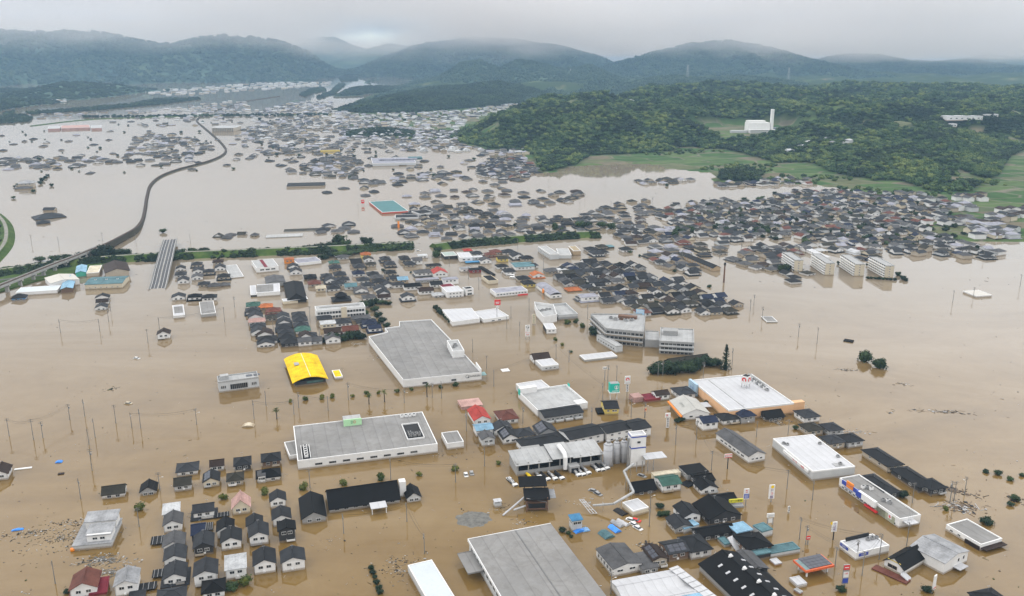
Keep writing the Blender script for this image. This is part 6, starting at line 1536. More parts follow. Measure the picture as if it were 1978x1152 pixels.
def place_list(src, **kw):
    """compact list 'x,y,kind,roof,wall,w,d[,ze]' separated by semicolons"""
    K = dict(g='gable', s='side', h='hip', f='flat', l='shed')
    for it in src.replace('\n', '').split(';'):
        if not it.strip(): continue
        a = [t.strip() for t in it.split(',')]
        ze = float(a[7]) if len(a) > 7 else hrnd.uniform(2.0, 3.0)
        k = K[a[2]]
        house(float(a[0]), float(a[1]), k, a[3], a[4], float(a[5]), float(a[6]), ze, 0.1 if k == 'flat' else min(float(a[5]), float(a[6])) * hrnd.uniform(.19, .25), **kw)
MID = '''349,527,h,slate,white,8,9;354,538,g,slate,white,8,9;349,516,g,charcoal,white,7,8;380,508,h,slate,beige,8,8;383,520,g,slate,white,8,9;381,532,g,grey,white,8,9,2.6;403,522,h,slate,beige,8,8;
421,503,h,brown,beige,8,8;425,514,g,slate,white,8,9;432,531,h,charcoal,beige,9,8,2.8;394,546,h,slate,beige,8,7;414,549,h,grey,beige,9,8,1.6;433,548,h,grey,beige,8,7,1.2;345,570,g,slate,white,9,8;376,570,h,black,white,9,7;404,571,h,charcoal,white,10,7;
489,586,h,green,white,9,9;488,597,h,slate,white,9,9;493,607,g,slate,white,9,9;496,617,h,pink,white,10,7;498,627,h,slate,white,9,8;499,636,g,slate,white,9,9;511,640,g,brown,white,9,10;516,652,h,charcoal,white,11,9;513,660,g,slate,white,10,7,2.0;
513,589,h,orange,tan,9,8;528,597,h,redbrown,beige,9,8;525,610,h,olive,beige,8,7;546,608,g,slate,white,8,9;548,618,g,slate,white,8,9;548,628,h,slate,white,9,9;551,638,h,slate,white,9,9;553,646,h,charcoal,beige,9,9;562,656,h,charcoal,dark,12,10,2.6;
577,605,h,slate,white,8,9;579,614,h,slate,white,9,9;581,625,h,slate,white,9,9;584,633,h,green,white,9,9;590,645,g,brown,white,8,8;588,655,s,grey,white,8,7,3.2;607,654,s,grey,pale,9,7,2.6;600,645,h,slate,beige,7,7;
626,612,h,slate,beige,9,8;633,623,f,white,cream,10,8,3.4;662,618,h,slate,white,10,10,3.2;641,637,s,brown,white,10,8,3.0;676,633,s,redbrown,white,10,8,3.0;642,649,g,grey,white,9,9,3.2;697,611,h,grey,white,12,7,1.6;713,620,h,navy,white,9,9,2.6;723,630,s,navy,white,8,7,3.0;700,618,h,slate,white,8,9,1.8;
558,500,f,orange,orange,8,8,4.0;566,512,g,slate,white,8,9;571,521,g,slate,white,9,9;599,533,h,black,redbrownx,9,12;607,544,h,redbrown,beige,9,9;619,554,s,beigex,cream,7,6,3.0;631,531,h,slate,beige,8,10;638,538,g,slate,white,8,10;653,544,h,slate,white,9,9;
645,505,h,green,beige,8,8;647,514,h,slate,beige,9,10;656,527,h,slate,beige,9,10;662,537,h,slate,white,9,9;662,494,h,grey,pale,9,7,2.6;644,553,h,slate,white,9,9;677,550,s,teal,pale,9,7,3.0;687,503,s,charcoal,beige,9,14;693,512,h,slate,beige,9,12;706,489,h,orange,yellow,8,8,3.6;
711,498,g,olive,white,8,9,3.2;716,508,h,olive,beige,8,7;692,525,h,navy,white,9,9;720,527,h,slate,white,9,9;728,533,h,grey,beige,9,9;701,538,h,slate,white,9,8;732,541,h,charcoal,beige,10,8;710,548,h,slate,white,9,8;697,557,g,grey,white,9,9;712,571,h,grey,white,9,8,2.2;
733,555,g,slate,white,9,9;740,563,g,charcoal,white,9,9;741,571,s,brown,white,9,6,2.6;744,498,h,slate,beige,8,11;753,507,h,slate,beige,8,11;753,524,h,charcoal,beige,9,9;758,536,h,slate,white,9,9;748,548,g,slate,white,9,9;
781,497,h,charcoal,beige,8,13;791,507,h,slate,beige,9,11;805,500,s,grey,white,8,8,4.0;816,493,f,white,white,8,6,2.6;837,511,h,charcoal,beige,12,6,2.6;817,523,h,grey,white,14,9,3.4;848,522,g,red,white,11,12,3.8;761,535,s,slate,beige,7,7,4.0;777,537,s,sky,tan,8,8,3.6;
769,547,h,slate,white,9,7;795,550,s,black,white,12,7,3.4;825,539,f,lilac,grey,18,6,2.8;869,538,f,lilac,white,12,7,4.6;842,546,s,charcoal,white,9,7,3.0;822,558,s,brown,white,11,7,3.4;845,567,h,white,white,8,6,1.8;787,570,g,slate,white,9,8,3.2;803,549,h,slate,beige,8,7;
903,482,h,red,beige,7,7,2.6;920,487,h,slate,pale,9,8;922,496,f,white,pale,9,6,3.0;937,500,g,grey,white,9,9,3.0;899,518,f,pale,white,9,7,2.6;917,520,f,black,maroon,9,7,3.0;970,497,s,olive,yellow,9,7,3.2;981,484,h,slate,white,11,9,2.2;998,491,g,slate,white,10,12,3.2;1017,496,h,charcoal,beige,10,8;
969,512,h,charcoal,white,9,8;983,521,h,slate,white,9,9;1010,535,h,charcoal,beige,9,9;1020,544,h,charcoal,yellow,9,9;1037,528,g,orange,white,9,9,2.6;1066,520,h,grey,beige,12,9,2.0;1083,520,f,white,white,7,6,2.8;1107,557,h,orange,tan,11,9,.9;1136,571,f,lilac,white,13,9,3.8;1122,574,f,grey,pale,7,6,2.4;
1028,510,h,slate,white,8,7;947,489,h,redbrown,beige,9,8;957,484,h,redbrown,beige,9,8;1141,479,h,charcoal,white,10,10;1152,486,h,slate,white,10,12;1163,484,h,charcoal,white,9,10;1138,503,s,charcoal,white,12,9;1171,476,f,teal,dark,13,8,1.6;1209,479,h,charcoal,white,10,9;1162,474,h,olive,beige,9,8'''
MID = MID.replace('redbrownx', 'brown').replace('beigex', 'cream')
place_list(MID)

# temple-like double roof and street bits
e = house(659, 575, 'hip', 'charcoal', 'dark', 13, 11, 1.4, 2.4, skirt=False, look='broad double-roofed temple hall, lower roof', cat='temple', name='temple')
o = roof_hip(7.5, 6, 4.2, 2.6).build('upper_roof', ROOF['charcoal'], e); o2 = walls(6, 4.6, 4.2, zb=2.0).build('upper_wall', WALL['dark'], e)

# the dense block right of the street: rows of small houses running away to the right
def block(poly, wx, wy, yaw, palette, walls_, seed, n_max, ze=(2.0, 3.0), size=(7.5, 9.5), drop=0.1, base=False):
    rnd = random.Random(seed); c, s = math.cos(yaw), math.sin(yaw)
    q = [P(*p, 2.5) for p in poly]; L = [(x * c + y * s, -x * s + y * c) for x, y in q]
    u0, u1 = min(a for a, _ in L), max(a for a, _ in L); v0, v1 = min(b for _, b in L), max(b for _, b in L)
    pts = []
    v = v0 + wy * .5
    while v < v1:
        u = u0 + wx * rnd.uniform(.3, .7)
        while u < u1:
            uu, vv = u + rnd.uniform(-.12, .12) * wx, v + rnd.uniform(-.12, .12) * wy
            x, y = uu * c - vv * s, uu * s + vv * c
            if float(sdist(q, np.array([x]), np.array([y]))[0]) > 0 and rnd.random() > drop:
                pts.append((x, y))
            u += wx * rnd.uniform(.92, 1.12)
        v += wy * (1.0 if rnd.random() < .6 else 1.35)
    pts.sort(key=lambda p: p[0]**2 + p[1]**2)
    return pts[:n_max], rnd
def px_of(x, y, z):
    d = Vector((x, y, z - CAMH)); cy = d.y * math.cos(PITCH) - d.z * math.sin(PITCH); cz = -d.y * math.sin(PITCH) - d.z * math.cos(PITCH)
    return 989 + FPX * d.x / cy, 576 + FPX * cz / cy
PAL_DARK = ['slate', 'slate', 'charcoal', 'charcoal', 'olive', 'grey', 'navy', 'brown', 'slate', 'black']
PAL_MIX = PAL_DARK + ['redbrown', 'blue', 'grey', 'green']
WPAL = ['white', 'white', 'white', 'cream', 'beige', 'pale', 'white', 'grey']
for poly, n, seed, pal in (([(1072, 535), (1092, 512), (1150, 497), (1245, 512), (1250, 530), (1330, 538), (1342, 552), (1438, 586), (1424, 600), (1245, 606), (1190, 592), (1136, 556), (1090, 545)], 190, 21, PAL_DARK),
                           ([(1150, 592), (1172, 580), (1250, 608), (1225, 612), (1180, 608)], 12, 23, PAL_DARK)):
    pts, rnd = block(poly, 10.3, 11.2, YAW0, pal, WPAL, seed, n, drop=.05)
    for x, y in pts:
        if HOUSES[0] >= 325: break
        px, py = px_of(x, y, 3)
        k = rnd.choice(['gable', 'gable', 'hip', 'side', 'hip']); w, d = rnd.uniform(7, 9.2), rnd.uniform(7, 9.5)
        r = rnd.choice(pal) if rnd.random() > .05 else rnd.choice(['blue', 'navy', 'redbrown', 'maroon'])
        house(px, py, k, r, rnd.choice(WPAL), round(w * 2) / 2, round(d * 2) / 2, rnd.choice([1.8, 2.2, 2.6, 3.0]), rnd.choice([1.6, 1.9]), yaw=16.5 + rnd.uniform(-4, 4) + rnd.choice([0, 0, 90]))

# ================================================================== HOUSES BEYOND THE COUNT: one mass
def far_mass():
    mb = MB(); rnd = random.Random(77)
    RN = ['slate', 'charcoal', 'grey', 'olive', 'brown', 'lilac', 'white', 'redbrown', 'navy', 'teal']; WN = ['white', 'beige', 'pale', 'cream']
    mats = [ROOF[k] for k in RN] + [WALL[k] for k in WN]
    def one(x, y, z, w, d, ze, rise, yaw, r, wl):
        c, s = math.cos(yaw), math.sin(yaw)
        T = lambda a, b, h: (x + a * c - b * s, y + a * s + b * c, z + h)
        a, b = w / 2, d / 2
        q = [(-a, -b), (a, -b), (a, b), (-a, b)]
        for k in range(4):
            p0, p1 = q[k], q[(k + 1) % 4]; mb.face([T(*p0, -1.5), T(*p1, -1.5), T(*p1, ze), T(*p0, ze)], len(RN) + wl)
        if z < .2:
            for k in range(2 if rnd.random() < .7 else 0):
                aa = (-.22 + .44 * k) * w; mb.face([T(aa - .6, -b - .03, ze - 1.5), T(aa + .6, -b - .03, ze - 1.5), T(aa + .6, -b - .03, ze - .7), T(aa - .6, -b - .03, ze - .7)], 1)
        e_ = [(-a - .6, -b - .6), (a + .6, -b - .6), (a + .6, b + .6), (-a - .6, b + .6)]
        if rnd.random() < .5:
            rl = max(.3, (d - w) / 2); A, B = T(0, -rl, ze + rise), T(0, rl, ze + rise)
            E = [T(*p, ze - .1) for p in e_]
            mb.face([E[0], E[1], A], r); mb.face([E[1], E[2], B, A], r); mb.face([E[2], E[3], B], r); mb.face([E[3], E[0], A, B], r)
        else:
            E = [T(*p, ze - .1) for p in e_]; A, B = T(0, -b - .5, ze + rise), T(0, b + .5, ze + rise)
            mb.face([E[0], A, B, E[3]], r); mb.face([E[1], E[2], B, A], r); mb.face([T(-a, -b, ze), T(a, -b, ze), T(0, -b, ze + rise * .95)], len(RN) + wl); mb.face([T(-a, b, ze), T(0, b, ze + rise * .95), T(a, b, ze)], len(RN) + wl)
        if rnd.random() < .45 and z < 1:      # lower roof just out of the water
            o_ = 1.6; O = [T(*p, .25) for p in [(-a - o_, -b - o_), (a + o_, -b - o_), (a + o_, b + o_), (-a - o_, b + o_)]]; I = [T(*p, .95) for p in q]
            for k in range(4): mb.face([O[k], O[(k + 1) % 4], I[(k + 1) % 4], I[k]], r)
    def scatter_poly(poly, n, ze=(1.6, 3.0), size=(7, 10.5), pal=(0, 0, 0, 1, 2, 2, 2, 3, 4, 5, 8), land=False, gap=9.0, rows=0.0, tries=14):
        q = np.array([P(*p, 0) for p in poly]); x0, y0 = q.min(0); x1, y1 = q.max(0); got = []
        X = np.array([rnd.uniform(x0, x1) for _ in range(n * tries)]); Y = np.array([rnd.uniform(y0, y1) for _ in range(n * tries)])
        if rows:
            c, s = math.cos(YAW0), math.sin(YAW0); v = np.round((-X * s + Y * c) / rows) * rows + np.array([rnd.uniform(-2, 2) for _ in X]); u = X * c + Y * s; X, Y = u * c - v * s, u * s + v * c
        ok = sdist(q, X, Y) > 0; H = height(X, Y)
        grid = {}
        for x, y, k, h in zip(X, Y, ok, H):
            if not k or len(got) >= n: continue
            if not land and h > 2.2: continue
            gx, gy = int(x // gap), int(y // gap)
            if any((x - a)**2 + (y - b)**2 < gap * gap for i in (-1, 0, 1) for j in (-1, 0, 1) for a, b in grid.get((gx + i, gy + j), ())): continue
            grid.setdefault((gx, gy), []).append((x, y)); got.append((x, y))
            z = max(0.0, float(h)); w, d = rnd.uniform(*size), rnd.uniform(*size)
            one(x, y, z, w, d, rnd.uniform(*ze) + (1.5 if z > .5 else 0), rnd.uniform(1.5, 2.3), YAW0 + rnd.uniform(-.25, .25) + rnd.choice([0, 0, math.pi / 2]), rnd.choice(pal), rnd.choice([0, 0, 0, 2, 1, 3]))
    # large village on the right
    V = (0, 0, 2, 1, 2, 0, 3, 4, 8, 0, 1, 5, 0, 2, 3, 1, 0, 2, 1, 7)
    scatter_poly([(1270, 425), (1300, 398), (1400, 388), (1450, 395), (1545, 370), (1640, 372), (1780, 380), (1835, 396), (1838, 425), (1780, 440), (1850, 470), (1935, 490), (1905, 502), (1800, 496), (1720, 490), (1600, 468), (1500, 462), (1400, 470), (1330, 452)], 430, (2.0, 3.8), (7, 11), V, True, 10.5)
    scatter_poly([(1175, 462), (1215, 440), (1290, 442), (1345, 455), (1320, 470), (1270, 468), (1215, 475)], 34, (1.6, 2.8), (8, 11), V, gap=11)
    scatter_poly([(1250, 478), (1330, 470), (1395, 470), (1390, 495), (1300, 500), (1255, 500)], 26, (1.6, 2.8), (8, 11), V, gap=13)
    scatter_poly([(1262, 505), (1300, 497), (1345, 520), (1340, 532), (1290, 520)], 16, (1.8, 2.8), (8, 10), V, gap=10)
    scatter_poly([(1410, 500), (1470, 478), (1560, 476), (1640, 478), (1660, 490), (1560, 486), (1520, 500), (1500, 525), (1420, 516)], 60, (1.8, 3.0), (8, 11), V + (6, 7), gap=11)
    scatter_poly([(1495, 515), (1560, 520), (1560, 545), (1510, 548)], 10, (1.6, 2.6), (8, 10), V, gap=11)
    scatter_poly([(1660, 480), (1700, 490), (1690, 510), (1650, 500)], 8, (1.6, 2.6), (8, 10), V, gap=11)
    scatter_poly([(1100, 425), (1180, 395), (1260, 385), (1280, 420), (1230, 440), (1130, 445)], 40, (1.2, 2.4), (8, 11), V, gap=14)
    # scattered half-drowned houses beyond the levee
    D = (2, 2, 2, 3, 0, 2, 5, 0)
    scatter_poly([(760, 440), (800, 400), (880, 395), (1000, 415), (1140, 425), (1130, 448), (1000, 458), (880, 462), (790, 465)], 150, (.8, 2.0), (8, 12), D + (1, 1), gap=13, rows=19)
    scatter_poly([(780, 375), (880, 365), (1120, 370), (1110, 395), (960, 400), (800, 398)], 34, (.8, 1.8), (9, 13), D + (4,), gap=20)
    scatter_poly([(605, 440), (690, 428), (700, 450), (610, 455)], 8, (.9, 1.6), (9, 12), D, gap=16)
    scatter_poly([(420, 462), (495, 458), (495, 452), (420, 455)], 5, (.8, 1.4), (7, 8), D, gap=10)
    scatter_poly([(620, 372), (760, 345), (780, 360), (700, 385)], 8, (.8, 1.4), (9, 13), D, gap=24)
    scatter_poly([(540, 335), (640, 300), (700, 310), (690, 345), (600, 340)], 60, (.8, 1.8), (9, 13), D, gap=14)
    scatter_poly([(690, 350), (890, 330), (900, 345), (800, 350), (720, 358)], 30, (.8, 1.8), (10, 14), D, gap=16)
    scatter_poly([(920, 322), (960, 308), (1010, 304), (1045, 338), (1000, 350), (930, 342)], 120, (1.6, 2.8), (9, 12), V, True, gap=11)
    scatter_poly([(1020, 395), (1120, 375), (1130, 385), (1030, 405)], 10, (1, 2), (9, 12), D, gap=18)
    scatter_poly([(1220, 352), (1280, 345), (1335, 347), (1330, 354), (1230, 358)], 14, (1.4, 2.4), (9, 12), D, gap=13)
    scatter_poly([(1380, 355), (1470, 352), (1560, 350), (1560, 357), (1390, 362)], 24, (2, 3), (9, 12), V + (6,), True, gap=11)
    scatter_poly([(440, 300), (560, 285), (560, 300), (450, 310)], 10, (.8, 1.6), (10, 13), D, gap=18)
    # left field hamlets
    scatter_poly([(0, 318), (0, 306), (110, 303), (230, 306), (235, 316), (110, 326), (30, 326)], 44, (.8, 1.8), (10, 15), D, gap=15)
    scatter_poly([(240, 312), (260, 262), (330, 255), (375, 270), (410, 285), (380, 312), (290, 322)], 90, (.8, 1.8), (10, 15), D, gap=16)
    scatter_poly([(250, 245), (300, 232), (330, 232), (330, 245)], 8, (.8, 1.6), (10, 14), D, gap=20)
    scatter_poly([(0, 262), (200, 250), (420, 262), (640, 300), (560, 330), (430, 330), (120, 345), (0, 335)], 46, (.7, 1.5), (8, 13), D, gap=38)
    scatter_poly([(440, 262), (900, 285), (1030, 330), (1000, 372), (760, 350), (560, 340)], 80, (.7, 1.6), (9, 13), D, gap=26)
    scatter_poly([(200, 228), (470, 212), (640, 205), (640, 222), (480, 240), (220, 246)], 70, (1, 2), (10, 15), (5, 2, 2, 6), gap=26)
    # old town in the middle and beside the foothill
    T = (0, 2, 2, 5, 5, 6, 1, 2, 6, 3)
    scatter_poly([(468, 252), (530, 232), (580, 225), (650, 236), (690, 270), (640, 300), (560, 300), (480, 270)], 210, (1.2, 2.4), (10, 15), D + (6,), gap=15)
    scatter_poly([(480, 222), (560, 200), (640, 196), (650, 228), (560, 225)], 120, (1.6, 3), (11, 16), T, gap=17)
    scatter_poly([(640, 215), (700, 222), (800, 222), (880, 218), (990, 205), (1160, 198), (1165, 204), (1000, 216), (930, 228), (880, 250), (820, 252), (740, 250), (690, 240), (655, 240)], 330, (2, 4), (11, 17), T, True, gap=15)
    scatter_poly([(650, 240), (690, 245), (800, 255), (885, 256), (880, 275), (800, 275), (720, 272), (665, 268)], 260, (2, 4), (9, 14), T, True, gap=12)
    scatter_poly([(690, 268), (880, 276), (960, 290), (960, 300), (800, 292), (700, 280)], 60, (1.6, 3), (9, 14), T, True, gap=15)
    scatter_poly([(960, 292), (1010, 292), (1020, 300), (970, 302)], 14, (2, 3), (9, 12), T, True, gap=13)
    # far fringes of pale houses
    scatter_poly([(275, 178), (340, 172), (520, 160), (640, 158), (640, 166), (520, 172), (345, 186)], 150, (2, 4), (14, 24), (6, 6, 5, 2), gap=24)
    scatter_poly([(300, 215), (420, 196), (480, 196), (480, 216), (340, 230)], 60, (1.5, 3), (11, 17), (5, 2, 6, 2), gap=22)
    scatter_poly([(55, 198), (125, 188), (125, 198), (60, 205)], 26, (2, 4), (11, 18), (6, 5, 2), gap=18)
    scatter_poly([(0, 232), (60, 222), (300, 212), (300, 218), (60, 232)], 24, (1, 2), (11, 18), (5, 2, 2), gap=22)
    # farmsteads among the green fields
    for x, y in ((1868, 385), (1850, 405), (1900, 440), (1930, 425), (1960, 415), (1850, 430), (1940, 455), (1900, 455)):
        scatter_poly([(x - 26, y - 4), (x + 26, y - 6), (x + 28, y + 6), (x - 24, y + 7)], 8, (2.4, 4), (8, 13), (0, 2, 4, 5), True, gap=11)
    scatter_poly([(1520, 302), (1640, 300), (1640, 310), (1520, 312)], 7, (2.5, 4), (9, 15), (6, 5, 2), True, gap=16)
    o = mb.build('distant_houses', mats)
    set_props(o, 'mass of small distant houses standing in and beyond the flood', 'houses', None, 'stuff')
far_mass()
print('individual houses', HOUSES[0])
# ================================================================== TREES ONE BY ONE
CROWN = [crown_mesh('crown', 260, 0.13, 90 + k, sz=(0.85, 1.0, 0.75)[k], material=M_LEAF_DARK, lobes=6) for k in range(3)]
M_PINE = leaf_mat('yellow_green_leaves', (0.016, 0.032, 0.006), (0.050, 0.068, 0.012), (0.120, 0.125, 0.025))
CROWN_L = [crown_mesh('crown', 170, 0.15, 95 + k, sz=(1.0, 1.25)[k], material=M_PINE, lobes=5) for k in range(2)]
def cone_mesh():
    rnd = random.Random(4); mb = MB()
    mb.tube([(0, 0, 0), (0, 0, 2.0)], .22, 7, 0, .02)
    for k in range(230):
        h = rnd.random()**1.4 * 2.0; r = (1 - h / 2.08) * .62 * rnd.uniform(.55, 1.08); a = rnd.uniform(0, 6.283)
        p = Vector((r * math.cos(a), r * math.sin(a), h)); t = Vector((math.cos(a), math.sin(a), .5)).normalized(); b = t.cross(Vector((0, 0, 1))).normalized() * .10
        mb.face([p - b, p + t * .16, p + b, p - t * .12 + Vector((0, 0, .10))])
    return mb.mesh('crown', M_LEAF_DARK)
CONE = cone_mesh()
TRUNK = MB(); TRUNK.tube([(0, 0, -1), (0, 0, 1)], .09, 7, 0, .05); TRUNK = TRUNK.mesh('trunk', M_BARK)
trnd = random.Random(31)
def tree(px, py, r, look, light=False, h=None, kind='round', name='tree', cat='tree', group='trees standing in the flood', z=0.0):
    x, y = P(px, py, z)
    e = empty(name, (x, y, z), trnd.uniform(0, 6.28), None, cat, group)
    t = place(TRUNK, 'trunk', e); t.scale = (r, r, r * .8)
    c = place(CONE if kind == 'cone' else trnd.choice(CROWN_L if light else CROWN), 'crown', e)
    hh = h or r
    c.scale = (r * trnd.uniform(.9, 1.1), r * trnd.uniform(.9, 1.1), hh); c.location = (0, 0, -.2 if kind == 'cone' else hh * .42)
    AUTO.append((e, look, px, py))
    return e
for px, py in ((561, 777), (590, 773), (622, 771), (642, 769), (681, 767), (708, 761), (731, 761), (767, 758), (795, 754), (851, 750), (880, 746)):
    tree(px, py, trnd.uniform(1.2, 2.0), 'small half-drowned green pine', True, name='pine_tree')
for px, py, r in ((512, 955, 2.2), (586, 946, 2.4), (664, 937, 1.9), (736, 927, 2.2), (810, 919, 1.7), (879, 909, 2.0), (963, 897, 1.4), (269, 985, 2.4), (432, 964, 2.1), (473, 1129, 2.6), (1827, 986, 1.4), (1073, 658, 1.6), (1096, 626, 2.6), (1112, 624, 2.2), (1125, 633, 2.4), (1086, 668, 1.5)):
    tree(px, py, r, 'small round yellow-green tree standing in water', True)
for px, py, r in ((447, 1138, 3.0), (130, 1146, 1.4), (1275, 981, 2.2), (1276, 997, 1.8), (1286, 996, 2.0), (1086, 1027, 1.8), (1098, 1032, 1.2), (1103, 1038, 1.0), (1742, 960, 3.2), (1735, 957, 2.6), (1905, 1012, 3.0), (1789, 1143, 2.0), (1624, 1142, 2.2), (1904, 913, 1.6), (1928, 917, 2.0), (1951, 928, 1.6),
                  (1974, 920, 1.5), (1961, 966, 2.4), (1952, 977, 1.8), (1103, 681, 1.3), (1316, 813, 2.2), (1308, 816, 2.0), (1367, 780, 2.2), (1537, 829, 2.0), (717, 1099, 1.4), (720, 1108, 1.5), (724, 1117, 1.2), (727, 1127, 1.4), (732, 1137, 1.4), (734, 1146, 1.4)):
    tree(px, py, r, 'dark shrub clump in the water', h=r * .8, name='shrub', cat='shrub', group='dark shrubs awash')
tree(1671, 698, 5.0, 'left and larger of the two round trees alone in open water', h=5.2); tree(1697, 711, 4.7, 'right one of the two round trees alone in open water', h=4.6)
for k in range(8): tree(1676 + k * 7.4, 538.5 + k * .5, 1.9, 'round bush in the row before the rightmost apartment block', h=1.7, name='shrub', cat='shrub', group='bushes by the apartment blocks')
for px, py, r in ((1734, 533, 2.8), (1744, 540, 2.6), (1749, 543, 2.4), (1620, 511, 2.4), (1676, 514, 2.0), (1509, 524, 4.0), (1519, 523, 4.6)):
    tree(px, py, r, 'dark round tree near the apartment blocks')
for px, py, r in ((715, 592, 4.0), (724, 602, 3.6), (731, 613, 3.6), (738, 624, 3.6), (747, 633, 3.2), (753, 641, 2.8), (704, 594, 4.4), (726, 587, 3.2), (735, 588, 3.0), (745, 588, 2.6), (752, 589, 2.4), (706, 609, 3.0), (720, 622, 2.2), (729, 627, 2.2)):
    tree(px, py, r, 'dark tree in the rows behind the largest grey store')
for px, py, r in ((645, 659, 5.2), (663, 659, 3.6), (678, 655, 4.4), (690, 654, 4.8), (700, 655, 3.6), (624, 661, 2.4)):
    tree(px, py, r, 'big round tree at the front of the house rows by the largest grey store')
for px, py in ((841, 596), (845, 600), (849, 604), (853, 608), (858, 612), (863, 617), (868, 621), (871, 624)):
    tree(px, py, 2.4, 'hedge tree left of the twin white store', name='hedge_tree')
for k, (px, py, r) in enumerate(((1262, 722, 3.6), (1270, 716, 4.4), (1279, 722, 4.2), (1290, 718, 5.0), (1300, 722, 4.6), (1310, 716, 5.0), (1320, 719, 5.0), (1331, 714, 5.4), (1342, 712, 5.0), (1338, 720, 4.2), (1352, 707, 4.6), (1364, 704, 4.4), (1374, 708, 4.2), (1385, 706, 4.0))):
    tree(px, py, r, 'dark tree in the grove below the hospital', group='grove below the hospital')
tree(1401, 713, 5.0, 'pointed dark conifer at the right end of the grove below the hospital', h=7.5, kind='cone', name='conifer')
for px, py, r in ((1146, 645, 4.0), (1152, 648, 3.8), (1160, 650, 3.6)): tree(px, py, r, 'dark tree against the left corner of the hospital')
e = house(1328, 694, 'gable', 'olive', 'dark', 10, 26, 1.4, 3.0, yaw=-70, skirt=False, look='long olive roof hidden behind the grove', cat='house')
# conspicuous trees on and by the levee
for px, py, r, h in ((205, 497, 9, 10), (190, 499, 7, 7), (226, 495, 7, 6), (244, 492, 6, 5), (130, 502, 6, 4.5), (108, 504, 6, 4), (78, 505, 6, 4), (155, 500, 6, 4.5), (348, 495, 7, 5), (335, 503, 6, 5), (372, 489, 6, 4), (395, 488, 6, 4), (654, 474, 7, 8), (642, 478, 7, 5), (668, 476, 6, 6), (620, 481, 8, 4), (598, 484, 7, 4), (710, 470, 6, 5), (703, 468, 4, 4), (756, 484, 6, 5),
                    (640, 494, 7, 5), (655, 497, 7, 5), (625, 500, 6, 4), (672, 494, 6, 4), (690, 490, 6, 3.5), (846, 488, 5, 5), (843, 497, 4, 5), (1072, 444, 4, 6), (1120, 440, 7, 7), (1135, 441, 6, 6), (1162, 440, 6, 6), (1180, 442, 6, 5), (1303, 457, 5, 6), (1330, 444, 6, 4), (1480, 445, 6, 4), (1460, 447, 6, 4), (1500, 443, 6, 4)):
    tree(px, py, r, 'big dark tree on the levee line', h=h, group='trees along the levee')
for px, py, r, lab in ((100, 360, 3, 0), (82, 350, 4, 0), (78, 356, 4, 0), (88, 345, 3.5, 0), (92, 341, 3, 0), (65, 371, 3, 0), (28, 362, 2.5, 0), (33, 358, 2.5, 0), (26, 384, 3, 0), (1496, 375, 3, 0), (315, 450, 4, 0), (526, 224, 5, 0), (502, 232, 5, 0), (350, 257, 4, 0), (385, 256, 4, 0), (1288, 360, 3, 0)):
    tree(px, py, r, 'small dark far tree in the flooded plain')

def palm(px, py, h, look):
    x, y = P(px, py); e = empty('palm_tree', (x, y, 0), trnd.uniform(0, 6), None, 'palm tree', 'palm trees along the street')
    mb = MB(); mb.tube([(0, 0, -1), (.1, 0, h * .5), (0, .1, h)], .32, 7, 0, .24); mb.build('trunk', M_BARK, e)
    mb = MB()
    for k in range(26):
        a = k * 2.4; el = trnd.uniform(-.5, 1.1); L = trnd.uniform(1.8, 2.5)
        d = Vector((math.cos(a) * math.cos(el), math.sin(a) * math.cos(el), math.sin(el))); s = Vector((-math.sin(a), math.cos(a), 0)) * .22
        o = Vector((0, .1, h)); p1 = o + d * L * .55; p2 = o + d * L + Vector((0, 0, -.55))
        mb.face([o, p1 - s * 1.3, p1 + s * 1.3]); mb.face([p1 - s * 1.3, p2, p1 + s * 1.3])
    mb.build('fronds', M_PINE, e); AUTO.append((e, look, px, py))
for px, py, h in ((825, 767, 6.5), (743, 777, 5.5), (713, 781, 5.0), (535, 810, 5.0)): palm(px, py, h, 'shaggy palm standing in the flooded street')
for k in range(5): palm(650 + k * 5, 472 + (k % 2), 7.5, 'tall palm in the clump on the levee')

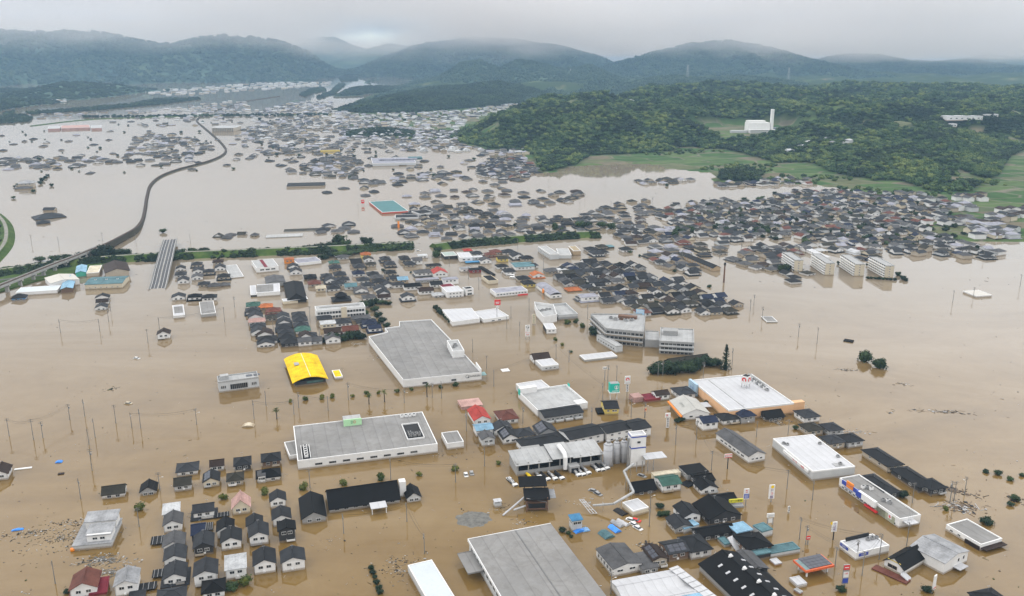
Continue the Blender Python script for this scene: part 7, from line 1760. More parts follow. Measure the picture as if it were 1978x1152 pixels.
# shrubs: levee slopes, islands, garden trees far off
def shrubs():
    rng = np.random.default_rng(8)
    def along(line, n, off, zt, s0, s1):
        out_ = []
        for k in range(n):
            i = rng.integers(0, len(line) - 1); t = rng.random(); a, b = line[i], line[i + 1]; p = a.lerp(b, t); d = (b - a).normalized()
            o = rng.uniform(*off); z = zt * max(0, 1 - abs(o) / 12.0)
            if float(fbm(np.array([p.x / 26.0]), np.array([p.y / 26.0 + off[0]]), 3)[0]) < -.12: continue
            out_.append((p.x + d.y * o, p.y - d.x * o, z + s0 * .2))
        return out_, rng.uniform(s0, s1, len(out_))
    for line, lab, n, off in ((LEV_A, 'bushes growing on the near slope of the long levee', 1300, (1.5, 13.5)), (LEV_A, 'low scrub on the far slope of the long levee', 380, (-12, -4)), (LEV_B, 'bushes on the levee right of the flooded street', 620, (1.5, 13)), (LEV_C, 'scrub on the curved bank', 40, (4, 9))):
        p, s = along(line, n, off, 3.8, 1.2, 3.4); scatter('shrubs', lab, 'shrubs', p, s, SC_DARK, n)
    def patch(polys, step, s0, s1, lab, grp, dens=.8, seed=0):
        A = []; Sz = []
        for poly in polys:
            X, Y = jitter_grid([P(*q) for q in poly], step, rng); k = rng.random(len(X)) < dens
            s = rng.uniform(s0, s1, k.sum()); A.append(np.stack([X[k], Y[k], np.maximum(height(X[k], Y[k]), 0) + s * .35], 1)); Sz.append(s)
        scatter('trees', lab, 'trees', np.concatenate(A), np.concatenate(Sz), grp, seed)
    patch([[(578, 184), (600, 172), (625, 170), (630, 176), (600, 182), (592, 188)], [(610, 188), (640, 176), (655, 162), (668, 163), (645, 182), (618, 192)], [(655, 150), (668, 146), (690, 150), (690, 156), (660, 158)],
           [(52, 218), (150, 210), (250, 202), (300, 192), (385, 190), (385, 193), (300, 204), (180, 214), (60, 222)], [(0, 240), (0, 226), (40, 222), (62, 228), (55, 236)], [(0, 222), (30, 214), (20, 224)], [(160, 226), (640, 222), (640, 223.5), (160, 227.5)]], 10, 3.5, 7.0, 'tree belts on the far banks of the drowned river', SC_DARK, .8, 41)
    patch([[(1290, 440), (1420, 432), (1500, 438), (1500, 446), (1400, 452), (1290, 452)]], 9, 3, 5, 'row of trees through the village on the right', SC_DARK, .7, 42)
    patch([[(1300, 400), (1560, 372), (1830, 388), (1840, 430), (1900, 490), (1700, 480), (1400, 460)]], 17, 2.4, 4.6, 'garden trees between the village roofs on the right', SC_DARK, .9, 43)
    patch([[(650, 240), (880, 255), (870, 275), (680, 270)], [(690, 222), (1150, 200), (930, 228), (720, 240)]], 26, 3, 6, 'garden trees between the town roofs below the foothill', SC_WOOD, .5, 44)
    patch([[(1470, 345), (1600, 340), (1650, 350), (1560, 356), (1480, 356)], [(1240, 300), (1330, 294), (1400, 294), (1400, 298), (1250, 303)], [(1830, 350), (1978, 360), (1978, 366), (1840, 358)], [(1600, 362), (1840, 376), (1830, 384), (1650, 372)], [(1350, 328), (1400, 318), (1500, 322), (1480, 340)]], 10, 2.5, 5.0, 'scattered trees around the fields at the foot of the hills', SC_WOOD, .62, 45)
    patch([[(1000, 480), (1260, 480), (1430, 580), (1240, 600), (1100, 550)], [(480, 580), (620, 620), (630, 665), (500, 665)], [(640, 500), (860, 500), (900, 580), (680, 580)]], 26, 1.3, 2.4, 'small garden trees among the flooded houses', SC_DARK, .55, 46)
    patch([[(0, 250), (420, 258), (640, 300), (420, 335), (0, 345)], [(440, 262), (1000, 300), (1020, 360), (560, 345)], [(180, 228), (640, 206), (640, 240), (220, 248)]], 40, 1.8, 4.0, 'treetops and hedges dotted over the far drowned plain', SC_DARK, .22, 48)
    patch([[(760, 440), (1130, 425), (1120, 452), (800, 462)], [(560, 345), (700, 310), (690, 350)], [(250, 320), (400, 270), (400, 300)]], 45, 2, 3.4, 'treetops among the half-drowned houses beyond the levee', SC_DARK, .5, 47)
shrubs()
mb = MB(); ribbon(mb, smooth_line([W3(60, 244), W3(180, 231), W3(330, 226), W3(480, 223), W3(640, 222)]), [(-5, -.5), (-2.5, 1.4), (2.5, 1.4), (5, -.5)]); set_props(mb.build('field_bank', M_GRASS), 'thin dark bank crossing the far drowned fields', 'bank', None, 'structure')

# ================================================================== POLES AND WIRES
def pole_meshes():
    a = MB(); a.tube([(0, 0, -1.5), (0, 0, 9.6)], .19, 7, 0, .12)
    b = MB(); b.box(0, 0, -.06, .06, 2.0, .12)
    for x in (-.85, -.3, .3, .85): b.tube([(x, 0, .06), (x, 0, .28)], .05, 5)
    c = MB(); c.tube([(.42, 0, -.55), (.42, 0, .45)], .30, 8)
    d = MB(); d.tube([(0, 0, 0), (1.3, 0, .5)], .04, 5); d.box(1.6, 0, .45, .6, .7, .25)
    return a.mesh('pole', M_POLE), b.mesh('crossarm', M_POLE), c.mesh('transformer', M_STEEL), d.mesh('lamp_arm', M_TRIM)
PM = pole_meshes()
prnd = random.Random(9)
def pole(px, py, s=1.0, z=0.0):
    x, y = P(px, py); e = empty('utility_pole', (x, y, z), YAW0 + prnd.choice([0, R(90)]) + prnd.uniform(-.1, .1), None, 'utility pole', 'utility poles standing in the flood')
    e.scale = (1, 1, s)
    place(PM[0], 'pole', e); place(PM[1], 'crossarm', e, (0, .16, 9.2)); place(PM[1], 'crossarm', e, (0, .16, 8.4))
    if prnd.random() < .35: place(PM[2], 'transformer', e, (0, 0, 7.4))
    if prnd.random() < .15: place(PM[3], 'lamp_arm', e, (0, 0, 6.5))
    AUTO.append((e, 'grey utility pole', px, py)); return Vector((x, y, 9.3 * s))
POLES = '117,643;193,641;210,622;214,602;286,663;308,636;434,622;453,594;18,843;65,850;135,811;164,805;83,846;224,818;255,828;272,828;172,859;184,846;380,820;491,810;577,788;634,794;673,773;568,801;514,784;781,779;835,768;853,770;901,833;954,747;913,681;940,713;987,615;979,635;528,638;599,620;617,648;1074,693;1099,700;1004,650;1164,773;1174,737;1191,737;1219,807;1143,820;1245,807;1271,727;1280,727;1358,732;1414,706;1345,849;1461,844;1135,617;1449,601;1472,617;1305,859;1010,818;1542,651;1578,664;1522,840;178,909;309,948;269,1018;107,1128;156,964;599,943;664,1031;755,927;786,1008;820,1070;880,932;936,901;1256,985;1374,909;1254,1018;1180,1148;1520,945;1544,1042;1556,1052;1569,966;1762,972;1751,1055;1863,956;1842,969;1835,969;1698,1081;1665,1112;1655,1081;1613,1094;61,471;198,466;368,471;114,478;263,470;692,408;727,393;869,447;1000,480;1061,460;1387,420;1240,440;1456,590;1318,500;1300,480;1432,480;1840,585;1880,575;1970,555;1900,500;645,520;1050,520;960,620;1022,600;745,545;905,540;925,560;868,515;1180,405;1120,390;1060,350;1170,350;1275,352;1370,398;1260,395;1190,335;1130,385;1450,480;1390,500'
PP = []
for it in POLES.split(';'):
    a, b = map(float, it.split(',')); PP.append((pole(a, b, prnd.uniform(.82, 1.12)), a, b))
x, y = P(1398, 546); e = empty('radio_mast', (x, y, 0), 0, 'thick dark mast standing alone right of the very long dark-roofed block', 'mast')
mb = MB(); mb.tube([(0, 0, -1), (0, 0, 15)], .8, 8, 0, .55); mb.build('shaft', M_RUST, e)
mb = MB(); mb.tube([(0, 0, 14), (0, 0, 16)], .9, 8); mb.build('head', M_DARK, e)
M_WIRE = mat('power_cable', (.02, .02, .02), .7, 0, 0, 1, 0)
def wire(i, j, lab, r=.026):
    a, b = PP[i][0], PP[j][0]; mb = MB()
    for dz, dx in ((0, -.6), (0, .6), (-.9, 0)):
        L = [a.lerp(b, t / 10) + Vector((dx, 0, dz - 1.4 * 4 * (t / 10) * (1 - t / 10))) for t in range(11)]; mb.tube(L, r, 4, cap=False)
    set_props(mb.build('power_line', M_WIRE), lab, 'power line', 'power lines between the poles')
def nearest(px, py): return min(range(len(PP)), key=lambda k: (PP[k][1] - px)**2 + (PP[k][2] - py)**2)
for a, b, lab in (((1544, 1042), (1698, 1081), 'sagging cables from the red sign pole to the corner shop poles'), ((1374, 909), (1520, 945), 'sagging cables above the street behind the drugstore'), ((1520, 945), (1569, 966), 'short sagging cables left of the drugstore'), ((1374, 909), (1345, 849), 'sagging cables left of the long grey hall'), ((1345, 849), (1305, 859), 'short cables below the gabled shop'), ((65, 850), (18, 843), 'sagging cables at the far left edge'),
                  ((65, 850), (135, 811), 'sagging cables over open water at the left'), ((255, 828), (380, 820), 'long sagging cables over open water left of the office'), ((491, 810), (568, 801), 'sagging cables left of the street pines'), ((577, 788), (634, 794), 'sagging cables among the street pines'), ((673, 773), (781, 779), 'sagging cables in front of the yellow roofed shop'), ((781, 779), (835, 768), 'sagging cables along the white store front'),
                  ((954, 747), (1074, 693), 'sagging cables right of the largest store'), ((117, 643), (193, 641), 'sagging cables in the left open water'), ((308, 636), (434, 622), 'sagging cables past the lone brown house'), ((1556, 1052), (1665, 1112), 'sagging cables over the petrol station'), ((1074, 693), (1164, 773), 'sagging cables left of the teal sign'), ((1164, 773), (1143, 820), 'sagging cables beside the yellow house'), ((1219, 807), (1245, 807), 'short cables in front of the red restaurant'), ((1254, 1018), (1256, 985), 'short cables right of the white cars'), ((1613, 1094), (1655, 1081), 'cables right of the petrol station'), ((1751, 1055), (1762, 972), 'cables right of the drugstore end'), ((1665, 1112), (1698, 1081), 'cables in front of the corner shop'), ((1835, 969), (1863, 956), 'cables over the driftwood pile'), ((664, 1031), (786, 1008), 'long cables in front of the black hall'), ((786, 1008), (820, 1070), 'cables left of the huge warehouse'), ((172, 859), (178, 909), 'cables at the left above the estate'), ((309, 948), (269, 1018), 'cables left of the estate columns'), ((755, 927), (880, 932), 'cables right of the black hall'), ((1271, 727), (1280, 727), 'short cables before the grove')):
    wire(nearest(*a), nearest(*b), lab)
def pylons():
    for k, (px, py, D, lab) in enumerate(((907, 165, 4120, 'leftmost'), (1041, 155, 4120, 'second from the left'), (1102, 150, 4120, 'middle'), (1328, 145, 3560, 'fourth from the left'), (1523, 150, 3560, 'rightmost'))):
        x, y, z = PD(px, py, D); e = empty('pylon', (x, y, z - 8), .3, '%s of the pale lattice pylons on the wooded hills' % lab, 'pylon', 'lattice pylons on the hills')
        mb = MB()
        for sx in (-1, 1):
            for sy in (-1, 1): mb.tube([(sx * 4, sy * 4, 0), (sx * .7, sy * .7, 46)], .55, 4)
        mb.build('tower', M_STEEL, e)
        for z_ in (30, 37, 44):
            mb = MB(); mb.box(0, 0, z_, z_ + .8, 15, .8); mb.build('crossarm', M_STEEL, e)
pylons()

# ================================================================== SIGNS
def sign(px, py, w, h, zt, label, panel, posts=1, t=.5, yaw=None, name='sign_pylon', postm=None):
    x, y = P(px, py); e = empty(name, (x, y, 0), YAW0 - R(8) if yaw is None else R(yaw), label, 'sign')
    mb = MB(); mb.box(0, 0, zt - h, zt, w, t); mb.build('panel', panel, e)
    for k in range(posts):
        mb = MB(); mb.box((0 if posts == 1 else (-1, 1)[k] * w * .36), 0, -1, zt - h, .34, .34); mb.build('post', postm or M_STEEL, e)
    return e
def on(e, x, z, w, h, m, t=.5, name='stripe', d=.03):
    mb = MB(); mb.box(x, -t / 2 - d, z - h / 2, z + h / 2, w, .05); return mb.build(name, m, e)
e = sign(1211, 764, 3.0, 4.4, 11, 'white pylon sign with a red swirl logo beside the teal sign', WALL['white'], 1)
mb = MB(); swirl(mb, -.27, 9.2, 1.05); mb.build('logo', M_RED, e); text('ニシナ', .7, (0, -.3, 7.2), FRONT, M_BLACK, e)
for z, s in ((5.6, '書'), (4.2, '薬'), (2.8, '衣')): on(e, 0, z, 1.5, 1.2, M_TRIM); text(s, 1.0, (0, -.34, z), FRONT, M_BLACK, e)
e = sign(1185, 772, 5.0, 4.6, 9.4, 'teal box sign with white emblem on white legs above the yellow house', M_TEAL, 2, 3.6, postm=M_TRIM)
mb = MB(); disc(mb, .9, -1.83, 7.5, 1.15, 0, 20, 0, 6.2832, .95); disc(mb, .9, -1.83, 7.9, .35); disc(mb, .9, -1.83, 7.0, .55); mb.build('logo', M_TRIM, e)
on(e, .3, 5.5, 3.4, .35, M_TRIM, 3.6); mb = MB(); mb.box(0, 0, 4.35, 4.8, 5.6, 4.2); mb.build('base_rim', M_TRIM, e)
mb = MB(); mb.box(0, 0, 9.4, 9.6, 4.2, 3.0); mb.build('cap', M_STEEL, e)
e = sign(1289, 826, 2.6, 2.2, 7.6, 'white pylon sign with vertical lettering left of the gabled shop', WALL['white'], 1, .5)
on(e, 0, 2.6, 1.5, 5.2, M_TRIM)
for k, s in enumerate('飲食店街'): text(s, 1.1, (0, -.34, 4.6 - 1.25 * k), FRONT, M_BLACK, e)
text('祭', 1.2, (-.5, -.3, 6.5), FRONT, M_RED, e)
e = sign(1019, 656, 2.9, 7.4, 9.6, 'white pylon sign with a ring logo above lettering', WALL['white'], 2, .5)
mb = MB(); disc(mb, 0, -.27, 8.4, .95, 0, 20, .3, 5.4, .72); disc(mb, .5, -.27, 7.95, .42); mb.build('logo', M_BLACK, e)
for k, s in enumerate(('衣', 'ホーム', '食品')): text(s, .95, (0, -.3, 6.3 - 1.5 * k), FRONT, M_RED if k else M_BLACK, e)
e = sign(1031, 628, 2.3, 7.0, 7.6, 'slim cream pylon sign with green lettering above the ring logo sign', WALL['cream'], 1, .5)
for k, s in enumerate('カラオケ'): text(s, 1.25, (0, -.3, 6.7 - 1.6 * k), FRONT, mat('green_print', (.02, .16, .10), .5), e)
e = sign(961, 601, 4.2, 3.8, 8.2, 'red square sign on a white post behind the store wing', M_RED, 1, .6, postm=M_TRIM)
on(e, 0, 6.5, 2.6, .5, M_TRIM, .6); on(e, 0, 5.6, 2.2, .4, M_TRIM, .6); on(e, 0, 2.9, 2.2, 1.6, M_TRIM, .6, 'lower_panel')
def s_emblem(e, z, s, t):
    mb = MB(); y = -t / 2 - .05
    for pts in ([(.62, .55), (0, 1.0), (-.72, .48), (-.30, .18), (.18, .52), (.40, .38)], [(-.62, -.55), (0, -1.0), (.72, -.48), (.30, -.18), (-.18, -.52), (-.40, -.38)], [(-.72, .48), (.30, -.18), (.72, -.48), (-.30, .18)]):
        mb.face([(a * s, y, z + b * s) for a, b in pts])
    return mb.build('emblem', M_RED, e)
e = sign(1440, 977, 2.2, 4.6, 7.6, 'white and blue pylon sign with a red S emblem', WALL['white'], 1, .4)
s_emblem(e, 6.6, .72, .4); on(e, 0, 4.4, 2.2, 2.0, M_BLUE, .4)
for z in (4.9, 4.4, 3.9): on(e, 0, z, 1.6, .16, M_TRIM, .4, 'stripe', .07)
e = sign(1421, 977, 6.0, 1.5, 3.0, 'long yellow board sign with dark lettering on the black workshop', mat('lemon_board', (.70, .66, .05), .5), 2, .4)
text('オート販売', 1.0, (0, -.24, 2.25), FRONT, M_BLACK, e); mb = MB(); mb.box(0, -.6, -.8, .8, 5.4, 2.4); mb.build('low_porch', ROOF['pale'], e)
e = sign(1489, 970, 2.4, 6.2, 7.8, 'tall white pylon sign with a yellow top and purple lettering', WALL['white'], 1, .4)
mb = MB(); disc(mb, .1, -.23, 7.0, .7); mb.build('emblem', M_YEL, e)
for k, s in enumerate(('ド', 'ラ', '館')): text(s, 1.5, (0, -.24, 5.4 - 1.55 * k), FRONT, mat('purple_print', (.12, .04, .22), .5) if k != 1 else M_RED, e)
e = sign(1487, 1014, 3.0, 1.7, 5.0, 'plain white board sign on a lattice stand by the teal-blue sheds', WALL['white'], 2, .4); on(e, 0, 1.9, 1.9, 2.0, M_TRIM, .1, 'lower_emblem'); on(e, 0, 4.0, 2.0, .2, M_STEEL, .4)
e = sign(1523, 992, .8, 2.6, 3.2, 'narrow white banner sign alone right of the white board sign', WALL['white'], 1, .3)
for k, s in enumerate('駐車場'): text(s, .6, (0, -.18, 2.8 - .75 * k), FRONT, M_BLACK, e)
e = sign(1609, 1043, 2.0, 4.0, 7.6, 'white pylon sign with purple vertical letters and a yellow emblem, tilted slightly', WALL['white'], 1, .4, postm=M_DARK)
for k, s in enumerate('そば処'): text(s, 1.1, (0, -.24, 6.9 - 1.2 * k), FRONT, mat('purple_print', (.12, .04, .22), .5), e)
mb = MB(); disc(mb, -1.2, -.1, 7.2, .6); mb.build('emblem', M_YEL, e)
e = sign(1631, 1132, 2.2, 7.6, 8.4, 'petrol station pylon sign with a red head and price panels', M_STEEL, 1, .4)
on(e, 0, 7.4, 2.2, 1.8, M_RED, .4, 'head_panel'); on(e, 0, 7.4, 1.5, .3, M_TRIM, .4, 'stripe', .07); on(e, 0, 4.6, 2.0, 2.2, M_TRIM, .4, 'price_panel'); text('149', .9, (0, -.30, 5.0), FRONT, M_RED, e); on(e, 0, 2.2, 2.0, 1.8, M_BLUE, .4, 'lower_panel')
e = sign(1803, 1142, 1.7, 5.4, 6.2, 'white blank pylon sign at the bottom right', WALL['white'], 1, .4, yaw=40); on(e, 0, 1.4, 1.6, .3, M_RED, .4)
e = sign(1405, 906, 3.4, 1.7, 7.2, 'red and white board sign on a tall dark post left of the long grey hall', WALL['white'], 1, .4, postm=M_DARK)
for z in (7.05, 5.65): on(e, 0, z, 3.4, .28, M_RED, .4)
text('やきとり', .8, (0, -.26, 6.35), FRONT, M_RED, e)
e = sign(1560, 1052, 1.6, 1.5, 3.6, 'small red square traffic sign with a white bar on a pole', M_RED, 1, .15); on(e, 0, 2.85, 1.2, .3, M_TRIM, .15)
e = sign(1246, 806, 1.3, 2.0, 5.0, 'small orange-and-white sign on a thin pole in the street', WALL['peach'], 1, .3); on(e, 0, 4.2, .9, .7, M_RED, .3)
e = sign(1168, 735, 2.6, 1.4, 8.0, 'white street board sign left of the red swirl pylon', WALL['white'], 1, .3); on(e, 0, 7.3, 2.0, .5, M_STEEL, .3)
e = sign(701, 397, 3.6, 4.2, 6.5, 'far red sign left of the teal store', M_RED, 2, .8); on(e, 0, 5.0, 2.6, .8, M_TRIM, .8)
e = sign(770, 441, 2.0, 7.0, 7.0, 'far orange banner pole below the teal store', M_ORANGE, 1, .6)
e = sign(960, 975, 1.0, .4, 1.0, 'tiny white marker board by the weigh cabin', WALL['white'], 1, .2)

# ================================================================== VEHICLES, TARPAULINS, FLOATING THINGS
CAR = {}
def car(px, py, paint, look, yaw=0, sink=.75):
    x, y = P(px, py); e = empty('car', (x, y, -sink), R(yaw), None, 'car', 'cars awash')
    if 'body' not in CAR:
        b = MB(); b.prism([(-.85, -2.1), (.85, -2.1), (.85, 2.1), (-.85, 2.1)], .3, .95)
        c = MB(); lo = [(-.78, -1.3, .95), (.78, -1.3, .95), (.78, 1.6, .95), (-.78, 1.6, .95)]; hi = [(-.62, -.7, 1.5), (.62, -.7, 1.5), (.62, 1.2, 1.5), (-.62, 1.2, 1.5)]
        c.face(hi)
        g = MB()
        for k in range(4): g.face([lo[k], lo[(k + 1) % 4], hi[(k + 1) % 4], hi[k]])
        CAR.update(body=b.mesh('body', M_TRIM), roof=c.mesh('roof', M_TRIM), glass=g.mesh('windows', M_GLASS))
        w = MB(); w.tube([(-.1, 0, 0), (.1, 0, 0)], .31, 10); CAR['wheel'] = w.mesh('wheel', M_DARK)
    place(CAR['body'], 'body', e, mats=[paint]); place(CAR['roof'], 'roof', e, mats=[paint]); place(CAR['glass'], 'windows', e)
    for sx in (-.8, .8):
        for sy in (-1.3, 1.3): place(CAR['wheel'], 'wheel', e, (sx, sy, .32))
    AUTO.append((e, look, px, py))
for px, py, p, l, yw in ((1232, 1021, M_TRIM, 'white car', 40), (1225, 1014, M_TRIM, 'white van', 40), (1228, 1006, M_RED, 'red car', 60), (1219, 1005, M_TRIM, 'white hatchback', 60), (1146, 949, M_STEEL, 'silver car', 60), (1155, 955, M_STEEL, 'silver estate car', 40), (900, 918, M_TRIM, 'white car', 10), (911, 915, M_STEEL, 'grey car', 10), (985, 927, M_TRIM, 'white car', 30), (1240, 920, M_STEEL, 'silver car', 50), (808, 485, M_TRIM, 'white car', 80), (264, 693, M_TRIM, 'white van', 70), (248, 780, WALL['cream'], 'cream van', 80)):
    car(px, py, p, l, yw, .62)
def truck(px, py, cabm, drumm, look):
    x, y = P(px, py); e = empty('truck', (x, y, 0), YAW0 + R(12), None, 'truck', 'mixer trucks parked at the concrete plant')
    mb = MB(); mb.box(0, -2.8, -.6, .75, 2.1, 1.7); mb.box(0, -3.66, .05, .55, 1.8, .05, 0, 1); mb.build('cab', [cabm, M_GLASS], e)
    mb = MB(); mb.tube([(0, -1.6, .35), (0, .2, .85), (0, 2.2, .75), (0, 3.2, 1.1)], .75, 10, 0, .45); mb.build('drum', drumm, e)
    mb = MB(); mb.box(0, .6, -.6, .05, 1.8, 6.4); mb.build('chassis', M_DARK, e)
    AUTO.append((e, look, px, py))
for px, py, c, d_, l in ((1036, 917, M_TRIM, M_STEEL, 'mixer truck with white cab'), (1052, 922, M_TRIM, M_DARK, 'mixer truck with white cab and dark drum'), (1066, 921, M_TRIM, M_STEEL, 'mixer truck with white cab'), (1079, 920, M_TRIM, M_DARK, 'mixer truck with white cab and dark drum'), (1021, 921, M_YEL, M_YEL, 'yellow truck'), (1111, 914, M_TRIM, M_STEEL, 'mixer truck with white cab'), (1120, 913, M_TRIM, M_STEEL, 'mixer truck with white cab'), (1130, 910, M_TRIM, M_STEEL, 'mixer truck with white cab'),
                       (1149, 905, M_TRIM, M_STEEL, 'mixer truck with white cab'), (1157, 904, M_TRIM, M_DARK, 'mixer truck with white cab and dark drum'), (1166, 901, M_TRIM, M_STEEL, 'mixer truck with white cab'), (989, 933, M_TRIM, M_STEEL, 'mixer truck with white cab')):
    truck(px, py, c, d_, l)
for px, py, lab in ((977, 528, 'leftmost of the three white buses awash'), (986, 533, 'middle one of the three white buses awash'), (993, 538, 'rightmost of the three white buses awash')):
    x, y = P(px, py); e = empty('bus', (x, y, 0), YAW0 + R(50), lab, 'bus', 'white buses awash'); mb = MB(); mb.box(0, 0, -1, 1.3, 2.4, 6.8); mb.build('body', M_TRIM, e)
    mb = MB(); mb.box(0, 0, .3, .9, 2.46, 6.0); mb.build('window_band', M_GLASS, e); mb = MB(); mb.box(0, 0, 1.3, 1.5, 1.2, 2.0); mb.build('roof_unit', M_TRIM, e)
def tarp(px, py, w, d, h, m, label, yaw=16, cat='tarpaulin', name='tarpaulin'):
    x, y = P(px, py); mb = MB(); n = 7; rnd = random.Random(int(px))
    G = [[((i / n - .5) * w, (j / n - .5) * d, h * (1 - (abs(i / n - .5) * 2)**2.2) * (.8 + .2 * rnd.random()) + .1 + rnd.uniform(-.05, .08)) for i in range(n + 1)] for j in range(n + 1)]
    for j in range(n):
        for i in range(n): mb.face([G[j][i], G[j][i + 1], G[j + 1][i + 1], G[j + 1][i]])
    L = [G[0][i] for i in range(n + 1)]
    for row, r in ((G[0], 1), (G[n], -1)):
        for i in range(n): mb.face([(row[i][0], row[i][1], -.4), (row[i + 1][0], row[i + 1][1], -.4), row[i + 1], row[i]][::r])
    o = mb.build(name, m); o.location = (x, y, 0); o.rotation_euler = (0, 0, R(yaw)); set_props(o, label, cat)
tarp(1117, 1025, 4.6, 3.4, .9, M_TARP, 'bright blue tarpaulin heap right of the huge warehouse', 30); tarp(1131, 1024, 3, 2.6, .5, mat('pale_blue_tarp', (.16, .32, .55), .5), 'pale blue tarpaulin beside the bright blue heap', 20)
tarp(1187, 1023, 3.0, 5.2, .9, M_TARP, 'long bright blue tarpaulin among the arched sheds', 30); tarp(1171, 1034, 4.6, 5.2, 1.1, ROOF['teal'], 'arched teal-topped shed awash left of the long tarpaulin', 30, 'shed', 'arched_shed')
tarp(1192, 1013, 2.4, 5.4, 1.0, ROOF['pale'], 'left one of the two small grey arched sheds awash', 40, 'shed', 'arched_shed'); tarp(1203, 1011, 2.2, 5.4, 1.0, M_FLATW, 'right one of the two small arched sheds, whiter', 40, 'shed', 'arched_shed')
tarp(1199, 990, 3.6, 5.5, .7, M_DARK, 'black tarpaulin roof below the white site office', 35); tarp(114, 893, 3.0, 2.0, .5, M_TARP, 'bright blue tarpaulin floating alone left of the estate', 10); tarp(34, 1024, 4.2, 1.2, .4, M_TARP, 'bright blue strip floating at the left edge of the debris')
tarp(1330, 935, 6, 4.5, .5, ROOF['charcoal'], 'dark sheet roof awash left of the black gabled white house', 40, 'roof', 'awash_sheet'); tarp(480, 823, 6, 3.5, 1.0, WALL['cream'], 'cream roof of a drowned hut left of the palm', 5, 'roof', 'awash_sheet')
tarp(1400, 703 + 32, 1, 1, .3, M_TRIM, 'tiny white crate floating below the conifer', 0, 'crate', 'crate')
for px, py, w, d, lab in ((976, 716, 4.5, 4, 'small white square roof frame awash right of the largest store'), (960, 620, 6, 2.2, 'thin white raft floating below the store wing'), (45, 906, 7, 1.2, 'thin grey pontoon beside the left-edge house'), (1478, 1050, 3.2, 3.0, 'white cover floating below the blue sheds'), (118, 916, 2.4, 1.6, 'brown board floating below the blue tarpaulin')):
    x, y = P(px, py); mb = MB(); mb.box(0, 0, -.3, .35, w, d); parp = MB()
    o = mb.build('raft', M_TRIM if 'brown' not in lab else ROOF['brown']); o.location = (x, y, 0); o.rotation_euler = (0, 0, YAW0); set_props(o, lab, 'raft')

def debris():
    rnd = random.Random(50); mb = MB()
    def bit(x, y, s, m):
        yaw = rnd.uniform(0, 3.14); z = rnd.uniform(.03, .22)
        if rnd.random() < .5: mb.box(x, y, -.1, z, s * rnd.uniform(.5, 1.2), s * rnd.uniform(.3, .8), yaw, m)
        else: mb.box(x, y, -.05, z * .7, s * rnd.uniform(1.4, 3.2), s * .16, yaw, m)
    def patch(px, py, rx, ry, n, s, pal, rot=0):
        cx, cy = P(px, py)
        for k in range(n):
            a, r = rnd.uniform(0, 6.283), rnd.gauss(0, .5); dx, dy = math.cos(a) * r * rx, math.sin(a) * r * ry
            bit(cx + dx * math.cos(rot) - dy * math.sin(rot), cy + dx * math.sin(rot) + dy * math.cos(rot), s * rnd.uniform(.4, 1.2), rnd.choice(pal))
    B = (0, 1, 1, 3, 2); W_ = (0, 1, 1, 2, 3, 1, 4)
    for q in ((120, 1040, 22, 14, 300, .55, (1, 1, 3, 4, 6, 4, 5, 1, 0)), (60, 1030, 26, 5, 160, .7, B, .25), (200, 1082, 12, 6, 220, .9, (4, 4, 3, 1)), (215, 1105, 10, 5, 120, .8, (4, 4, 3)), (150, 1010, 14, 5, 90, .8, B), (1855, 980, 10, 6, 150, 1.6, (5, 5, 1, 3)), (1838, 946, 16, 5, 140, 1.5, (5, 5, 1), -.6), (1640, 715, 8, 3, 60, 1.0, B), (1740, 742, 5, 3, 30, 1.0, B),
              (1825, 796, 18, 3, 70, 1.3, (5, 1, 3), -.1), (1765, 792, 4, 2, 20, 1.0, B), (1720, 798, 3, 2, 12, 1.2, B), (1500, 815, 8, 5, 90, .9, W_), (1490, 800, 14, 5, 90, 1.0, W_), (1480, 782, 10, 3, 60, 1.0, W_), (690, 665, 9, 4, 60, .8, (0, 0, 3)), (735, 690, 10, 12, 60, .6, B, .9), (960, 985, 20, 10, 40, .8, B), (1015, 1010, 8, 8, 40, .7, B), (770, 1100, 12, 12, 110, .7, W_), (765, 1085, 6, 4, 40, .8, B),
              (215, 752, 4, 5, 30, .9, (1, 1, 6)), (1960, 968, 5, 5, 40, 1.1, (1, 5)), (1130, 970, 10, 5, 50, .8, (0, 3)), (1060, 905, 20, 6, 60, .6, W_), (1250, 1052, 8, 4, 60, .8, W_), (1650, 835, 10, 3, 60, .9, (0, 3)), (850, 880, 30, 12, 40, .6, B), (640, 1045, 8, 8, 30, .5, (0, 2))):
        patch(*q)
    for k in range(900):
        px, py = rnd.uniform(0, 1978), 560 + 590 * rnd.random()**.75
        x, y = P(px, py); bit(x, y, rnd.choice([.25, .35, .5, .7]), rnd.choice((0, 0, 1, 1, 2, 3, 5, 6)))
    for k in range(260):
        px, py = rnd.uniform(0, 1978), rnd.uniform(330, 560); x, y = P(px, py)
        if y < 1700 and float(height(np.array([x]), np.array([y]))[0]) < 0: bit(x, y, rnd.choice([.7, 1.0, 1.6]), rnd.choice((1, 1, 3, 5)))
    mats = [WALL['pale'], M_DARK, WALL['beige'], M_STEEL, mat('grey_scum', (.10, .095, .085), .9), mat('driftwood', (.11, .08, .055), .9), mat('weed', (.04, .055, .015), .9)]
    set_props(mb.build('floating_debris', mats), 'small floating debris and driftwood scattered over the brown water', 'debris', None, 'stuff')
debris()
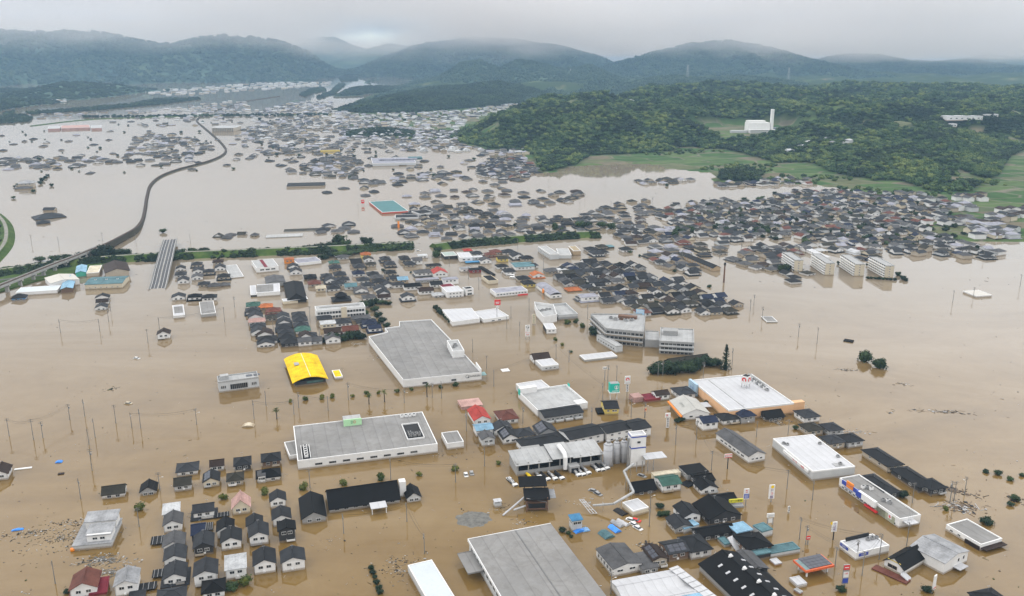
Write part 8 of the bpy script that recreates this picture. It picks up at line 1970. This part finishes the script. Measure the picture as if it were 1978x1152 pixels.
def heap():
    x, y = P(914, 1003); mb = MB(); n = 22; rnd = random.Random(3)
    for (i, j) in ((i, j) for i in range(n) for j in range(n)):
        pass
    G = []
    for j in range(n + 1):
        row = []
        for i in range(n + 1):
            u, v = i / n * 2 - 1, j / n * 2 - 1; r = math.hypot(u, v)
            hgt = max(-.4, .75 * (1 - r * 1.15) + .25 * float(fbm(np.array([u * 3.0]), np.array([v * 3.0]), 3)[0]))
            row.append((x + u * 8.0, y + v * 7.0, hgt))
        G.append(row)
    for j in range(n):
        for i in range(n): mb.face([G[j][i], G[j][i + 1], G[j + 1][i + 1], G[j + 1][i]])
    set_props(mb.build('gravel_heap', mat('gravel', (.135, .132, .12), .95, .25, .35, .6, 0, bump=.6)), 'grey gravel heap just breaking the surface left of the huge warehouse', 'gravel', None, 'stuff')
heap()

# ================================================================== LABELS OF EVERYTHING PLACED IN NUMBERS
LANDMARKS = [(820, 690, 'largest grey store'), (590, 712, 'yellow arched shop'), (655, 597, 'white school'), (1200, 640, 'grey hospital'), (1430, 760, 'peach supermarket'), (1695, 965, 'drugstore'), (1080, 885, 'concrete plant shed'), (1235, 850, 'white batching tower'),
             (725, 840, 'store with the green sign'), (690, 965, 'long black-roofed hall'), (1030, 1090, 'huge bottom warehouse'), (1410, 1120, 'black vented hall'), (1583, 1090, 'petrol station'), (318, 510, 'road bridge'), (575, 560, 'black-roofed gym'), (1620, 505, 'apartment blocks'),
             (190, 1020, 'stacked-roof house'), (750, 397, 'teal store'), (915, 608, 'twin white store'), (208, 542, 'blue-grey factory'), (460, 735, 'grey two-storey office'), (1175, 828, 'white terraces'), (1685, 703, 'two round trees'), (1067, 765, 'square market'), (986, 560, 'long lilac-roofed store'),
             (1080, 482, 'municipal block'), (1365, 507, 'very long dark block'), (1072, 560, 'barrel-roofed shop'), (1074, 598, 'angular white store'), (1567, 877, 'large white-roofed store'), (1815, 1060, 'white hall at the right'), (466, 965, 'pink-roofed house'), (1185, 755, 'teal box sign'), (880, 560, 'white clinic'), (1400, 530, 'dark mast'), (506, 508, 'red-striped shop'), (900, 493, 'awning shop by the levee gap'), (1315, 720, 'dark grove'), (40, 360, 'pale hip-roofed house'), (440, 245, 'far grey school')]
ORD = ['', 'second ', 'third ', 'fourth ', 'fifth ', 'sixth ', 'seventh ', 'eighth ', 'ninth ', 'tenth ', 'eleventh ', 'twelfth ', 'thirteenth ', 'fourteenth ', 'fifteenth ', 'sixteenth ', 'seventeenth ', 'eighteenth ']
def finish_labels():
    fam = {}
    for o, look, px, py in AUTO:
        L = min(LANDMARKS, key=lambda l: (l[0] - px)**2 + ((l[1] - py) * 1.7)**2)
        dx, dy = px - L[0], (py - L[1]) * 1.7
        a = math.degrees(math.atan2(-dy, dx)) % 360
        w = ['right of', 'behind and right of', 'behind', 'behind and left of', 'left of', 'in front and left of', 'in front of', 'in front and right of'][int((a + 22.5) // 45) % 8]
        fam.setdefault((look, w, L[2]), []).append((math.hypot(dx, dy), o))
    counts = {}
    for o, look, px, py in AUTO: counts[look] = counts.get(look, 0) + 1
    for (look, w, l), mem in fam.items():
        mem.sort(key=lambda t: t[0])
        for k, (d, o) in enumerate(mem):
            if counts[look] == 1 and len(look.split()) >= 4: lab = look
            elif len(mem) == 1: lab = '%s, %s the %s' % (look, w, l)
            else: lab = '%s, %snearest of its kind %s the %s' % (look, ORD[min(k, 17)], w, l)
            ws = lab.split()
            if len(ws) > 16:
                lab = lab.replace(' and left of', '-left of').replace(' and right of', '-right of').replace(' of its kind', '')
                ws = lab.split()
            o['label'] = ' '.join(ws[:16])
finish_labels()

def bake_lettering():
    dg = bpy.context.evaluated_depsgraph_get()
    for o in [o for o in S.objects if o.type == 'FONT']:
        me = bpy.data.meshes.new_from_object(o.evaluated_get(dg)); me.name = o.name
        n = bpy.data.objects.new('tmp', me); COL.objects.link(n); n.parent = o.parent; n.location = o.location; n.rotation_euler = o.rotation_euler; n.scale = o.scale
        nm = o.name.split('.')[0]; bpy.data.objects.remove(o); n.name = nm
bake_lettering()
